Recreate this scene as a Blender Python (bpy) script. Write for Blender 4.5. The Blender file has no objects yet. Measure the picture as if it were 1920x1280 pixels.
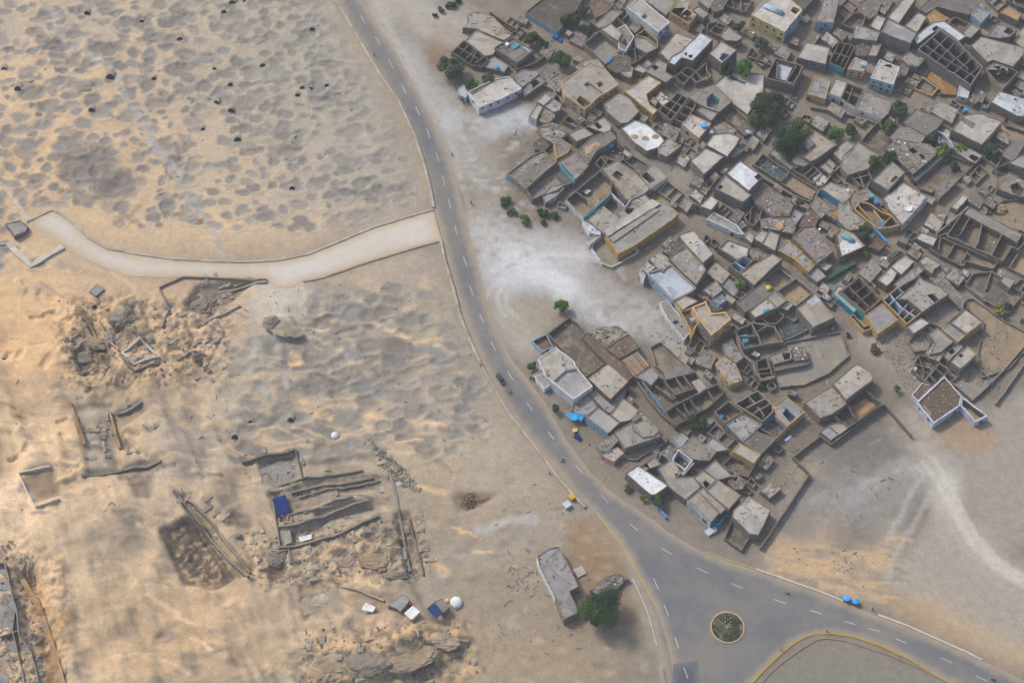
import bpy, math, random
import numpy as np
from mathutils import Vector, Matrix
from mathutils.geometry import tessellate_polygon, delaunay_2d_cdt
random.seed(7); RS = np.random.RandomState(11)
C = bpy.context.scene.collection
R = math.radians
# ------------------------------------------------------------ camera
TILT, F, HC = R(32), 3629.6, 616.0
ST, CT = math.sin(TILT), math.cos(TILT)
CAM = (0.0, -HC*math.tan(TILT), HC)
def unproj(x, y, z=0.0):
    a, b = x-960.0, 640.0-y
    d = (a, b*CT+F*ST, b*ST-F*CT)
    t = (z-CAM[2])/d[2]
    return (CAM[0]+d[0]*t, CAM[1]+d[1]*t)
def projn(X, Y, Z=0.0):
    dx, dy, dz = X-CAM[0], Y-CAM[1], Z-CAM[2]
    yc = dy*CT+dz*ST; zc = dy*ST-dz*CT
    return 960+F*dx/zc, 640-F*yc/zc
TILES = {'A':(780,0,4.8),'B':(1160,0,4.8),'C':(1520,0,4.8),'D':(900,240,4.8),'E':(1260,220,5.647),'F':(1580,220,5.647),
 'G':(1180,420,4.8),'I':(1540,420,4.924),'J':(960,560,4.8),'K':(1300,620,4.8),'L':(1080,800,4.8),'M':(1560,600,4.922),
 'N':(0,380,3.4286),'O':(400,780,3.048),'P':(0,700,2.206),'Q':(940,900,3.3684),'R':(1200,980,4.266),'S':(1480,780,2.56),
 'U':(0,0,3.0),'V':(640,0,2.78),'W':(820,640,4.0),'X':(640,1080,7.385),'Z':(0,0,1.0)}
def P(tile, s):
    ox, oy, k = TILES[tile]
    if not isinstance(s, str): return [(ox+a/k, oy+b/k) for a, b in s]
    return [(ox+float(a)/k, oy+float(b)/k) for a, b in (q.split(',') for q in s.split())]
# ------------------------------------------------------------ colour + materials
KL = 1.12   # display value of a horizontal surface / its albedo
def lin(c, k=True):
    o = []
    for v in c:
        v /= 255.0
        v = v/12.92 if v <= .04045 else ((v+.055)/1.055)**2.4
        o.append(min(.86, v/(KL if k else 1)))
    return tuple(o)
MATS = {}
def N(nt, t, **kw):
    n = nt.nodes.new(t)
    for k, v in kw.items():
        if k in n.inputs: n.inputs[k].default_value = v
        else: setattr(n, k, v)
    return n
def mat(name, rgb, kind='plaster', rough=.95, amt=1.0, rand=.12):
    """procedural surface: uneven colour, stains, fine grain and bump by kind"""
    if name in MATS: return MATS[name]
    m = bpy.data.materials.new(name); m.use_nodes = True; nt = m.node_tree; L = nt.links.new
    b = nt.nodes['Principled BSDF']; b.inputs['Roughness'].default_value = rough
    if 'Specular IOR Level' in b.inputs: b.inputs['Specular IOR Level'].default_value = .2
    base = lin(rgb); g = N(nt,'ShaderNodeNewGeometry'); pos = g.outputs['Position']
    def noise(scale, det=6, r=.6, dist=0):
        n = N(nt,'ShaderNodeTexNoise'); n.inputs['Scale'].default_value = scale; n.inputs['Detail'].default_value = det
        n.inputs['Roughness'].default_value = r; n.inputs['Distortion'].default_value = dist; L(pos, n.inputs['Vector']); return n.outputs['Fac']
    def ramp(x, a, c, lo=0., hi=1.):
        n = N(nt,'ShaderNodeMapRange'); n.clamp = True
        for i, v in enumerate((a, c, lo, hi)): n.inputs[i+1].default_value = v
        L(x, n.inputs[0]); return n.outputs[0]
    def mix(f, A, B, mode='MIX'):
        n = nt.nodes.new('ShaderNodeMix'); n.data_type = 'RGBA'; n.blend_type = mode
        if isinstance(f, float): n.inputs[0].default_value = f
        else: L(f, n.inputs[0])
        for s, v in ((6, A), (7, B)):
            if isinstance(v, tuple): n.inputs[s].default_value = (*v[:3], 1)
            else: L(v, n.inputs[s])
        return n.outputs[2]
    def mul(x, v):
        n = N(nt,'ShaderNodeMath', operation='MULTIPLY'); L(x, n.inputs[0])
        if isinstance(v, float): n.inputs[1].default_value = v
        else: L(v, n.inputs[1])
        return n.outputs[0]
    dk = tuple(v*.62 for v in base); lt = tuple(min(.86, v*1.22) for v in base)
    col = mix(ramp(noise(.35, 5), .3, .7), dk if amt > .9 else tuple(v*.8 for v in base), lt)
    col = mix(.55, col, base)
    bump_src = noise(5, 6, .7); bd = .05
    if kind in ('roof', 'rough', 'slab'):
        gy = tuple(v*.42+.01 for v in base)
        st = ramp(noise(.22, 7, .72, .6), .56, .66)          # blotchy dirt
        col = mix(mul(st, .55 if kind != 'rough' else .8), col, gy)
        sand = lin((176, 158, 132)); col = mix(mul(ramp(noise(.5, 4), .55, .7), .5), col, sand)
        vo = N(nt,'ShaderNodeTexVoronoi', feature='DISTANCE_TO_EDGE'); vo.inputs['Scale'].default_value = .22 if kind != 'rough' else .55
        wn = N(nt,'ShaderNodeTexNoise'); wn.inputs['Scale'].default_value = .8; L(pos, wn.inputs['Vector'])
        va = N(nt,'ShaderNodeVectorMath', operation='MULTIPLY_ADD'); L(wn.outputs['Color'], va.inputs[0]); va.inputs[1].default_value = (1.6,1.6,1.6); L(pos, va.inputs[2])
        L(va.outputs[0], vo.inputs['Vector'])
        crack = mul(ramp(vo.outputs['Distance'], .009 if kind != 'rough' else .03, .0), ramp(noise(.3, 2), .45, .6))
        col = mix(mul(crack, .3), col, tuple(v*.45 for v in base))
        vp = N(nt,'ShaderNodeTexVoronoi', distance='CHEBYCHEV'); vp.inputs['Scale'].default_value = .23; mp = N(nt,'ShaderNodeMapping'); mp.inputs['Rotation'].default_value = (0,0,.6); L(pos, mp.inputs['Vector']); L(mp.outputs[0], vp.inputs['Vector'])
        sx = N(nt,'ShaderNodeSeparateColor'); L(vp.outputs['Color'], sx.inputs[0]); hs2 = N(nt,'ShaderNodeHueSaturation'); L(col, hs2.inputs['Color']); L(ramp(sx.outputs[0], 0., 1., .80, 1.14), hs2.inputs['Value']); L(ramp(sx.outputs[1], 0., 1., .75, 1.1), hs2.inputs['Saturation']); col = hs2.outputs[0]
        st2 = ramp(noise(.55, 9, .8, 1.2), .57, .63); col = mix(mul(st2, .45), col, tuple(v*.45 for v in base))
        if kind == 'slab':
            w = N(nt,'ShaderNodeTexWave'); w.inputs['Scale'].default_value = .35; w.inputs['Distortion'].default_value = 1.5; L(pos, w.inputs['Vector'])
            col = mix(mul(ramp(w.outputs['Fac'], .12, .0), .6), col, tuple(v*.4 for v in base))
        bd = .09 if kind != 'rough' else .3
    elif kind == 'mud':
        col = mix(mul(ramp(noise(.8, 8, .75), .5, .62), .45), col, tuple(v*.55 for v in base))
        z = N(nt,'ShaderNodeMapping'); z.inputs['Scale'].default_value = (1.2,1.2,4.5); L(pos, z.inputs['Vector'])
        br = N(nt,'ShaderNodeTexNoise'); br.inputs['Scale'].default_value = 1.4; br.inputs['Detail'].default_value = 5; L(z.outputs[0], br.inputs['Vector'])
        col = mix(mul(ramp(br.outputs['Fac'], .52, .62), .35), col, lin((182,164,136))); bd = .12
    elif kind == 'paint':       # limewash flaking to mud
        col = mix(ramp(noise(.9, 8, .78), .56, .61), col, mix(.5, lin((150,134,112)), lin((120,106,88))))
        z = N(nt,'ShaderNodeMapping'); z.inputs['Scale'].default_value = (1.5,1.5,.25); L(pos, z.inputs['Vector'])
        dr = N(nt,'ShaderNodeTexNoise'); dr.inputs['Scale'].default_value = 1.2; dr.inputs['Detail'].default_value = 5; L(z.outputs[0], dr.inputs['Vector'])
        col = mix(mul(ramp(dr.outputs['Fac'], .5, .68), .5), col, tuple(v*.5 for v in base))
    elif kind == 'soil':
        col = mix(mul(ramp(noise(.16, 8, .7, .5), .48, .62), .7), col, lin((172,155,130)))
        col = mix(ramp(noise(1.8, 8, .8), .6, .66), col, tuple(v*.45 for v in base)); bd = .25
    elif kind == 'leaf':
        hi = N(nt,'ShaderNodeObjectInfo')
        col = mix(ramp(noise(.9, 3), .38, .62), tuple(v*.45 for v in base), tuple(v*1.5 for v in base))
        b.inputs['Roughness'].default_value = .7
    if kind != 'flat':
        col = mix(mul(ramp(noise(3.2, 7, .75), .35, .75), .4), col, tuple(v*.7 for v in base))
    if rand:
        oi = N(nt,'ShaderNodeObjectInfo'); hs = N(nt,'ShaderNodeHueSaturation'); L(col, hs.inputs['Color'])
        L(ramp(oi.outputs['Random'], 0., 1., 1-rand, 1+rand), hs.inputs['Value']); L(ramp(oi.outputs['Random'], 0., 1., 1+rand*1.2, 1-rand*1.2), hs.inputs['Saturation']); col = hs.outputs[0]
    L(col, b.inputs['Base Color'])
    if kind not in ('flat', 'leaf'):
        bp = N(nt,'ShaderNodeBump'); bp.inputs['Strength'].default_value = .7; bp.inputs['Distance'].default_value = bd
        L(bump_src, bp.inputs['Height']); L(bp.outputs[0], b.inputs['Normal'])
    if kind == 'leaf':
        b.inputs['Subsurface Weight'].default_value = 0
    MATS[name] = m; return m
PAL = {  # key: (display rgb, kind)
 'tan':((174,166,152),'roof'),'beige':((191,180,161),'roof'),'pale':((202,195,182),'roof'),'grey':((168,166,162),'roof'),
 'dgrey':((136,130,122),'roof'),'dark':((104,99,93),'rough'),'white':((220,224,228),'roof'),'wblue':((190,198,208),'roof'),
 'brown':((128,100,80),'roof'),'rubble':((158,148,134),'rough'),'prubble':((182,172,155),'rough'),'slab':((166,160,150),'slab'),
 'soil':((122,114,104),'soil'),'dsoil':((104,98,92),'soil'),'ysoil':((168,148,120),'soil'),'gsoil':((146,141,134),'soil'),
 'mud':((140,131,119),'mud'),'dmud':((122,114,105),'mud'),'pmud':((164,154,138),'mud'),'gmud':((136,133,130),'mud'),
 'ochre':((196,164,112),'paint'),'yellow':((222,202,140),'paint'),'wwash':((216,220,226),'paint'),'lblue':((150,178,206),'paint'),
 'teal':((70,164,182),'paint'),'blue':((70,138,196),'paint'),'pink':((206,172,156),'paint'),'lav':((204,208,226),'paint'),
 'orange':((176,140,98),'rough'),'black':((34,36,40),'flat'),'mint':((166,194,198),'paint'),'navy':((22,52,112),'plaster'),'sky':((30,160,235),'plaster'),
 'wood':((156,128,98),'mud'),'dwood':((98,86,74),'mud'),'cloth':((226,230,234),'plaster'),'red':((206,60,84),'plaster'),
 'green':((70,110,60),'plaster'),'gold':((226,190,92),'plaster'),'dteal':((76,98,106),'rough'),'purp':((112,107,114),'mud'),
 'psoil':((150,134,112),'soil'),'stone':((178,166,146),'rough'),'dirtw':((196,188,176),'mud'),
}
def M(k):
    c, kd = PAL[k]; return mat('mat_'+k, c, kd, rand=0.0 if kd in ('flat','soil') else .1)
# ------------------------------------------------------------ mesh helpers
def mk(name, verts, faces, mats, mi=None, parent=None, smooth=False, loc=None):
    me = bpy.data.meshes.new(name); me.from_pydata([tuple(v) for v in verts], [], faces)
    for m in mats: me.materials.append(m)
    if mi is not None: me.polygons.foreach_set('material_index', mi)
    if smooth: me.polygons.foreach_set('use_smooth', [True]*len(me.polygons))
    me.update(); o = bpy.data.objects.new(name, me); C.objects.link(o)
    if parent is not None: o.parent = parent
    if loc: o.location = loc
    return o
def tag(o, label=None, cat=None, group=None, kind=None):
    if label: o['label'] = label
    if cat: o['category'] = cat
    if group: o['group'] = group
    if kind: o['kind'] = kind
    return o
def empty(name, loc, label, cat, group=None, rz=0):
    o = bpy.data.objects.new(name, None); C.objects.link(o); o.location = loc; o.rotation_euler = (0,0,rz)
    o.empty_display_size = .5
    return tag(o, label, cat, group)
class MB:
    def __init__(s): s.v = []; s.f = []; s.m = []; s.mats = []
    def mid(s, k):
        m = M(k) if isinstance(k, str) else k
        if m not in s.mats: s.mats.append(m)
        return s.mats.index(m)
    def face(s, idx, k): s.f.append(tuple(idx)); s.m.append(s.mid(k))
    def prism(s, pts, z0, z1, k, taper=0.0):
        n = len(pts); b = len(s.v); cx = sum(p[0] for p in pts)/n; cy = sum(p[1] for p in pts)/n
        s.v += [(p[0], p[1], z0) for p in pts]+[(cx+(p[0]-cx)*(1-taper), cy+(p[1]-cy)*(1-taper), z1) for p in pts]
        for i in range(n): j = (i+1) % n; s.face((b+i, b+j, b+n+j, b+n+i), k)
        s.face([b+n+i for i in range(n)], k); s.face([b+i for i in range(n)][::-1], k)
    def box(s, c, d, k, rz=0, rx=0):
        b = len(s.v); mt = Matrix.Rotation(rz, 3, 'Z') @ Matrix.Rotation(rx, 3, 'X')
        for x in (-1,1):
            for y in (-1,1):
                for z in (-1,1): s.v.append(tuple(Vector(c)+mt @ Vector((x*d[0]/2, y*d[1]/2, z*d[2]/2))))
        for q in ((0,1,3,2),(4,6,7,5),(0,4,5,1),(2,3,7,6),(0,2,6,4),(1,5,7,3)): s.face([b+i for i in q], k)
    def tube(s, pts, rad, k, n=8, cap=True):
        pts = [Vector(p) for p in pts]; rad = rad if isinstance(rad, (list, tuple)) else [rad]*len(pts); b = len(s.v)
        for i, p in enumerate(pts):
            d = (pts[min(i+1, len(pts)-1)]-pts[max(i-1, 0)]).normalized(); u = d.orthogonal().normalized(); w = d.cross(u)
            s.v += [tuple(p+(u*math.cos(a)+w*math.sin(a))*rad[i]) for a in (2*math.pi*j/n for j in range(n))]
        for i in range(len(pts)-1):
            for j in range(n):
                q = (j+1) % n; s.face((b+i*n+j, b+i*n+q, b+(i+1)*n+q, b+(i+1)*n+j), k)
        if cap: s.face([b+j for j in range(n)][::-1], k); s.face([b+(len(pts)-1)*n+j for j in range(n)], k)
    def lathe(s, c, prof, k, n=16, sx=1, sy=1):
        b = len(s.v)
        for r, z in prof: s.v += [(c[0]+sx*r*math.cos(2*math.pi*j/n), c[1]+sy*r*math.sin(2*math.pi*j/n), c[2]+z) for j in range(n)]
        for i in range(len(prof)-1):
            for j in range(n):
                q = (j+1) % n; s.face((b+i*n+j, b+i*n+q, b+(i+1)*n+q, b+(i+1)*n+j), k)
        s.face([b+(len(prof)-1)*n+j for j in range(n)], k)
    def rock(s, c, r, k, rnd=random, flat=.6):
        b = len(s.v); rot = rnd.uniform(0, 6.28)
        dirs = [(1,0,0),(-1,0,0),(0,1,0),(0,-1,0),(0,0,1),(0,0,-1),(.7,.7,.3),(-.7,.7,.4),(.7,-.7,.3),(-.7,-.7,.35)]
        for d in dirs:
            q = rnd.uniform(.65, 1.2)*r; x, y = d[0]*math.cos(rot)-d[1]*math.sin(rot), d[0]*math.sin(rot)+d[1]*math.cos(rot)
            s.v.append((c[0]+x*q, c[1]+y*q, c[2]+d[2]*q*flat))
        for q in ((4,0,6),(4,6,2),(4,2,7),(4,7,1),(4,1,9),(4,9,3),(4,3,8),(4,8,0),(5,6,0),(5,2,6),(5,7,2),(5,1,7),(5,9,1),(5,3,9),(5,8,3),(5,0,8)):
            s.face([b+i for i in q], k)
    def build(s, name, parent=None, smooth=False, loc=None):
        return mk(name, s.v, s.f, s.mats, s.m, parent, smooth, loc)
def area(p): return sum(p[i][0]*p[(i+1) % len(p)][1]-p[(i+1) % len(p)][0]*p[i][1] for i in range(len(p)))/2
def inset(p, t):
    n = len(p); out = []
    for i in range(n):
        a, b, c = Vector(p[i-1]), Vector(p[i]), Vector(p[(i+1) % n])
        e1 = (b-a); e2 = (c-b)
        if e1.length < 1e-6 or e2.length < 1e-6: out.append(tuple(b)); continue
        e1.normalize(); e2.normalize(); n1 = Vector((-e1.y, e1.x)); n2 = Vector((-e2.y, e2.x)); m = n1+n2
        k = max(.45, 1+n1.dot(n2)); out.append(tuple(b+m*(t/k)))
    return out
def inside(pt, poly):
    x, y = pt; c = False; n = len(poly); j = n-1
    for i in range(n):
        if (poly[i][1] > y) != (poly[j][1] > y) and x < (poly[j][0]-poly[i][0])*(y-poly[i][1])/(poly[j][1]-poly[i][1])+poly[i][0]: c = not c
        j = i
    return c
# ------------------------------------------------------------ numpy noise, grid of the ground
LAT = RS.rand(16, 256, 256)
def vn(x, y, s=0):
    xi = np.floor(x).astype(int); yi = np.floor(y).astype(int); fx = x-xi; fy = y-yi
    fx = fx*fx*(3-2*fx); fy = fy*fy*(3-2*fy); T = LAT[s % 16]
    a = T[xi & 255, yi & 255]; b = T[(xi+1) & 255, yi & 255]; c = T[xi & 255, (yi+1) & 255]; d = T[(xi+1) & 255, (yi+1) & 255]
    return (a*(1-fx)+b*fx)*(1-fy)+(c*(1-fx)+d*fx)*fy
def fbm(x, y, o=4, s=0, g=.5):
    v = 0; a = 1; t = 0
    for i in range(o): v = v+a*vn(x*2**i+17*i, y*2**i+31*i, s+i); t += a; a *= g
    return v/t*2-1
STEP = .55
def axis(lo, hi):
    core = list(np.arange(lo, hi, STEP)); a = []; x, d = core[0], STEP
    while x > -3200: d *= 1.25; x -= d; a.append(x)
    b = []; x, d = core[-1], STEP
    while x < 3200: d *= 1.25; x += d; b.append(x)
    return np.array(a[::-1]+core+b)
GX = axis(-226, 226); GY = axis(-146, 180)
XX, YY = np.meshgrid(GX, GY, indexing='ij')
_yc = np.maximum(YY, -700)
PX, PY = projn(XX, _yc)
WX = PX+fbm(XX/9, YY/9, 4, 1)*9+fbm(XX/2.2, YY/2.2, 3, 2)*3      # warped photo plan coordinates: ragged borders
WY = PY+fbm(XX/9, YY/9, 4, 5)*9+fbm(XX/2.2, YY/2.2, 3, 6)*3
def blur(a, r):
    for _ in range(2):
        for ax in (0, 1):
            k = max(1, int(r)); p = np.pad(a, [(k+1, k) if i == ax else (0, 0) for i in (0, 1)], mode='edge'); c = np.cumsum(p, axis=ax)
            w = 2*k+1; a = (np.take(c, range(w, c.shape[ax]), axis=ax)-np.take(c, range(0, c.shape[ax]-w), axis=ax))/w
    return a
def polymask(pts, soft=2, warp=True):
    x, y = (WX, WY) if warp else (PX, PY); c = np.zeros(x.shape, bool); n = len(pts); j = n-1
    for i in range(n):
        xi, yi = pts[i]; xj, yj = pts[j]
        if yi != yj: c ^= ((yi > y) != (yj > y)) & (x < (xj-xi)*(y-yi)/(yj-yi)+xi)
        j = i
    c = c.astype(float); return blur(c, soft) if soft else c
def strokemask(pts, w, soft=.5, warp=True):
    x, y = (WX, WY) if warp else (PX, PY); d = np.full(x.shape, 1e9)
    for (ax, ay), (bx, by) in zip(pts[:-1], pts[1:]):
        vx, vy = bx-ax, by-ay; t = np.clip(((x-ax)*vx+(y-ay)*vy)/max(1e-6, vx*vx+vy*vy), 0, 1)
        d = np.minimum(d, np.hypot(x-ax-t*vx, y-ay-t*vy))
    return np.clip((w*(1+soft)-d)/(w*soft*2+1e-6), 0, 1)
def blobmask(x0, y0, rx, ry=None, soft=.5):
    ry = ry or rx*.85; d = np.hypot((WX-x0)/rx, (WY-y0)/ry); m = np.clip((1+soft-d)/(2*soft), 0, 1); return m*m*(3-2*m)

def win_of(x0, x1, y0, y1):
    a = unproj(x0, y0); b = unproj(x1, y0); c = unproj(x0, y1); d = unproj(x1, y1); xs = [a[0], b[0], c[0], d[0]]; ys = [a[1], c[1]]
    i0, i1 = np.searchsorted(GX, (min(xs), max(xs))); j0, j1 = np.searchsorted(GY, (min(ys), max(ys))); return (slice(int(i0), int(i1)+1), slice(int(j0), int(j1)+1))
def sp_stroke(pts, w, soft, rgb, s, dm=False, warp=True):
    m = w*(1+soft)+20; W_ = win_of(min(p[0] for p in pts)-m, max(p[0] for p in pts)+m, min(p[1] for p in pts)-m, max(p[1] for p in pts)+m)
    x, y = (WX[W_], WY[W_]) if warp else (PX[W_], PY[W_])
    if x.size == 0: return
    d = np.full(x.shape, 1e9)
    for (ax, ay), (bx, by) in zip(pts[:-1], pts[1:]):
        vx, vy = bx-ax, by-ay; t = np.clip(((x-ax)*vx+(y-ay)*vy)/max(1e-6, vx*vx+vy*vy), 0, 1); d = np.minimum(d, np.hypot(x-ax-t*vx, y-ay-t*vy))
    k = np.clip((w*(1+soft)-d)/(w*soft*2+1e-6), 0, 1)*s
    if dm: k = k*DM[W_]
    k = k[..., None]; COL[W_] = COL[W_]*(1-k)+np.array(lin(rgb))*k
def sp_blob(x0, y0, rx, ry, soft, rgb, s, dm=False):
    m = max(rx, ry)*(1+soft)+20; W_ = win_of(x0-m, x0+m, y0-m, y0+m); d = np.hypot((WX[W_]-x0)/rx, (WY[W_]-y0)/ry); k = np.clip((1+soft-d)/(2*soft), 0, 1); k = k*k*(3-2*k)*s
    if dm: k = k*DM[W_]
    k = k[..., None]; COL[W_] = COL[W_]*(1-k)+np.array(lin(rgb))*k
# ------------------------------------------------------------ ground: relief and what it is made of
def Zp(s): return P('Z', s)
road_W = Zp('470,-330 560,-150 622,-40 640,10 654,44 680,88 705,130 735,180 760,228 778,268 790,303 800,343 812,388 822,418 830,448 840,490 853,535 866,580 884,628 908,684 932,730 960,776 992,818 1024,856 1054,893 1090,938 1105,948 1137,985 1160,1015 1180,1045 1198,1080 1214,1110 1226,1132 1240,1167 1257,1226 1266,1290 1275,1350 1310,1480 1360,1640')
road_S = Zp('1440,1640 1385,1480 1372,1350 1407,1285 1432,1258 1462,1229 1492,1206 1520,1192 1560,1189 1600,1195 1650,1212 1700,1235 1750,1264 1800,1292 1900,1350 2150,1490')
road_N = Zp('2250,1440 2060,1350 1960,1295 1900,1266 1841,1238 1816,1226 1769,1205 1699,1174 1646,1154 1610,1140 1582,1129 1538,1111 1480,1091 1418,1069 1364,1052 1322,1037 1294,1022 1251,996 1226,975 1197,956 1167,937 1142,919 1107,885 1082,852 1060,822 1045,795 1020,752 1005,732 982,702 960,675 942,640 930,620 915,575 905,535 893,490 880,440 868,390 856,345 841,293 825,255 808,220 782,170 760,130 735,85 699,36 676,0 655,-40 600,-150 515,-330')
ROAD = road_W+road_S+road_N
desert = Zp('-900,-700 560,-700 600,-60 640,60 700,170 745,250 775,320 795,380 760,400 640,440 520,478 420,482 300,476 200,458 100,392 40,415 150,490 230,525 420,530 640,520 800,465 830,520 850,590 880,660 920,740 960,810 1010,870 1050,930 1000,1000 960,1100 1000,1300 1000,1800 -900,1800')
DM = polymask(desert, 14, False)
Z0 = np.zeros_like(XX)
dx, dy = XX/24, YY/24
hill = fbm(dx, dy, 3, 3)*2.0+np.abs(fbm(XX/18, YY/10, 3, 7))*-.8+fbm(XX/5.5, YY/3.2, 2, 9)*.12
lowleft = polymask(Zp('-900,560 330,640 480,760 900,1150 900,1900 -900,1900'), 22, False)
pathflat = polymask(Zp('40,405 100,385 175,440 260,468 400,481 520,478 640,438 815,380 840,460 700,495 560,535 520,600 300,640 280,560 200,530 100,480'), 6, False)
ridge = fbm((XX+YY*.5)/16, (YY-XX*.35)/52, 4, 10); Z0 += DM*(1-pathflat)*(hill*(.75+1.2*lowleft)+lowleft*ridge*5.0)
far = np.clip((np.hypot(XX, YY)-330)/900, 0, 1); Z0 += far*fbm(XX/300, YY/300, 4, 4)*25
Z0 += (1-DM)*(fbm(XX/5, YY/5, 4, 8)*.10)
COL = np.zeros(XX.shape+(3,)); ROUGH = np.zeros(XX.shape)
def paint(m, rgb, s=1.0):
    global COL
    m = np.clip(m*s, 0, 1)[..., None]; COL = COL*(1-m)+np.array(lin(rgb))*m
n1 = fbm(XX/40, YY/40, 4, 2); n2 = fbm(XX/7, YY/7, 5, 11); n3 = fbm(XX/1.6, YY/1.6, 3, 12)
paint(np.ones_like(XX), (128,121,111))
paint(np.clip(.5+n1*1.4, 0, 1), (124,115,103), .8)                       # village lanes, trodden earth
paint(np.clip(.5+n2*2.2, 0, 1), (146,137,124), .5)
# desert sand, with the left-edge glow painted into it
paint(DM, (204,180,149)); paint(DM*np.clip(.4+n1*1.8+n2*.5, 0, 1), (182,169,150), .9)
paint(DM*blobmask(60, 330, 260, 160, .9), (214,182,144), .8); paint(DM*blobmask(90, 640, 240, 170, .9), (212,178,138), .9)
paint(DM*blobmask(60, 960, 130, 190, .9), (224,194,156), .8)  # glow of light along the left edge, put into the sand colour
paint(DM*blobmask(620, 120, 240, 200, .9), (184,170,150), .55); paint(DM*strokemask(Zp('560,-60 650,140 730,300 760,400'), 120, .9), (164,158,147), .8); paint(DM*strokemask(Zp('640,-60 700,140 775,300 800,400'), 30, .9), (150,146,138), .8)
paint(DM*strokemask(Zp('760,500 810,640 880,780 960,900 960,1000'), 95, .9), (163,154,140), .85); paint(DM*strokemask(Zp('830,500 870,620 930,760 1020,880'), 22, .9), (146,142,134), .8)
paint(DM*blobmask(20, 930, 70, 60, .8), (238,212,176), .8); paint(DM*blobmask(130, 1065, 70, 30, .8), (232,204,166), .7); paint(DM*blobmask(20, 620, 120, 60, .8), (226,186,140), .6)  # first blob strengthens the painted left-edge glow
paint(DM*blobmask(640, 960, 200, 130, .6), (163,151,132), .85); paint(DM*blobmask(560, 690, 150, 90, .8), (176,164,144), .6); paint(DM*blobmask(760, 1010, 130, 110, .7), (160,148,130), .7)
paint(DM*blobmask(200, 740, 130, 50, .7), (150,138,122), .6); paint(DM*blobmask(240, 1130, 110, 60, .8), (156,144,128), .6); paint(DM*blobmask(400, 1260, 160, 50, .8), (160,146,128), .6); paint(DM*blobmask(330, 840, 60, 60, .8), (160,150,136), .6); paint(DM*blobmask(190, 990, 70, 60, .8), (156,142,126), .5)
paint(DM*blobmask(880, 1130, 210, 170, .8), (158,143,122), .8); paint(blobmask(1040, 1150, 190, 190, .6), (150,138,121), .9)
paint(blobmask(1020, 1240, 150, 80, .8), (166,148,122), .5); paint(DM*blobmask(330, 1190, 260, 110, .8), (196,166,130), .7)
# hollows dug all over the desert: gravel floors between ridges of blown sand
def hollow(x, y, rx, ry, depth, rgb=(146,138,128), s=.85):
    X, Y = unproj(x, y); i0, i1 = np.searchsorted(GX, (X-16, X+16)); j0, j1 = np.searchsorted(GY, (Y-16, Y+16)); w = (slice(i0, i1), slice(j0, j1))
    if i1-i0 < 3 or j1-j0 < 3: return
    d = np.hypot((WX[w]-x)/rx, (WY[w]-y)/ry)+n2[w]*.35; k = DM[w]*(1-pathflat[w])
    m = np.clip((1.2-d)/.75, 0, 1); m = m*m*(3-2*m)
    Z0[w] -= k*m*depth*.5; Z0[w] += k*np.exp(-((d-1.3)/.35)**2)*np.clip((y-WY[w])/ry*-.6+.35, 0, 1)*depth*.45
    a = np.clip(np.clip((1.3-d)/.5, 0, 1)*s, 0, 1)[..., None]*k[..., None]; COL[w] = COL[w]*(1-a)+np.array(lin(rgb))*a
rnd = random.Random(5); placed = []
def clear(x, y): return inside((x, y), desert) and not (45 < x < 840 and abs(y-(475 if x > 200 else 440)) < 48-min(0, (x-600)*-.15) and x < 840)
for t in range(9000):
    x, y = rnd.uniform(-120, 900), rnd.uniform(-60, 850)
    if y > 380 and x < 430 and y > 500: continue
    q = (14.5 if y < 470 else 24)*rnd.choice((.75, 1, 1.2, 1.5))
    if not clear(x, y) or any(abs(x-a) < q*1.2 and abs(y-b) < q*.75 for a, b in placed): continue
    placed.append((x, y)); k = rnd.uniform(.75, 1.15)*q/17
    if rnd.random() < .16 or (280 < x < 480 and 520 < y < 640): continue
    g = rnd.uniform(-12, 8); hollow(x, y, 15*k*rnd.uniform(.8, 1.35), 9.5*k, rnd.uniform(.4, 1.0)*min(k, 1.3), (143+g,139+g,133+g), rnd.uniform(.65, 1))
for t in range(110):
    x, y = rnd.uniform(-60, 760), rnd.uniform(680, 1300)
    k = rnd.uniform(.6, 2.0); hollow(x, y, 16*k, 9*k, rnd.uniform(.2, .7), (146,134,122), rnd.uniform(.3, .7))
for x, y, rx, ry, d in ((193,95,30,15,1),(110,87,28,12,1),(267,40,16,12,1.2),(195,300,34,26,1.5),(150,320,40,30,1.4),(215,345,42,34,1.6),(230,385,16,14,1.2),(325,310,16,24,.8),
    (750,655,34,26,1),(600,720,40,24,1.2),(560,660,40,20,.9),(520,650,24,26,1),(700,650,26,14,.9),(660,700,30,12,.6),(640,560,14,9,.8),(770,600,28,14,.6),(640,620,26,11,.7),(690,590,18,14,.9)):
    hollow(x, y, rx, ry, d, (138,130,122), .95)
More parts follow.
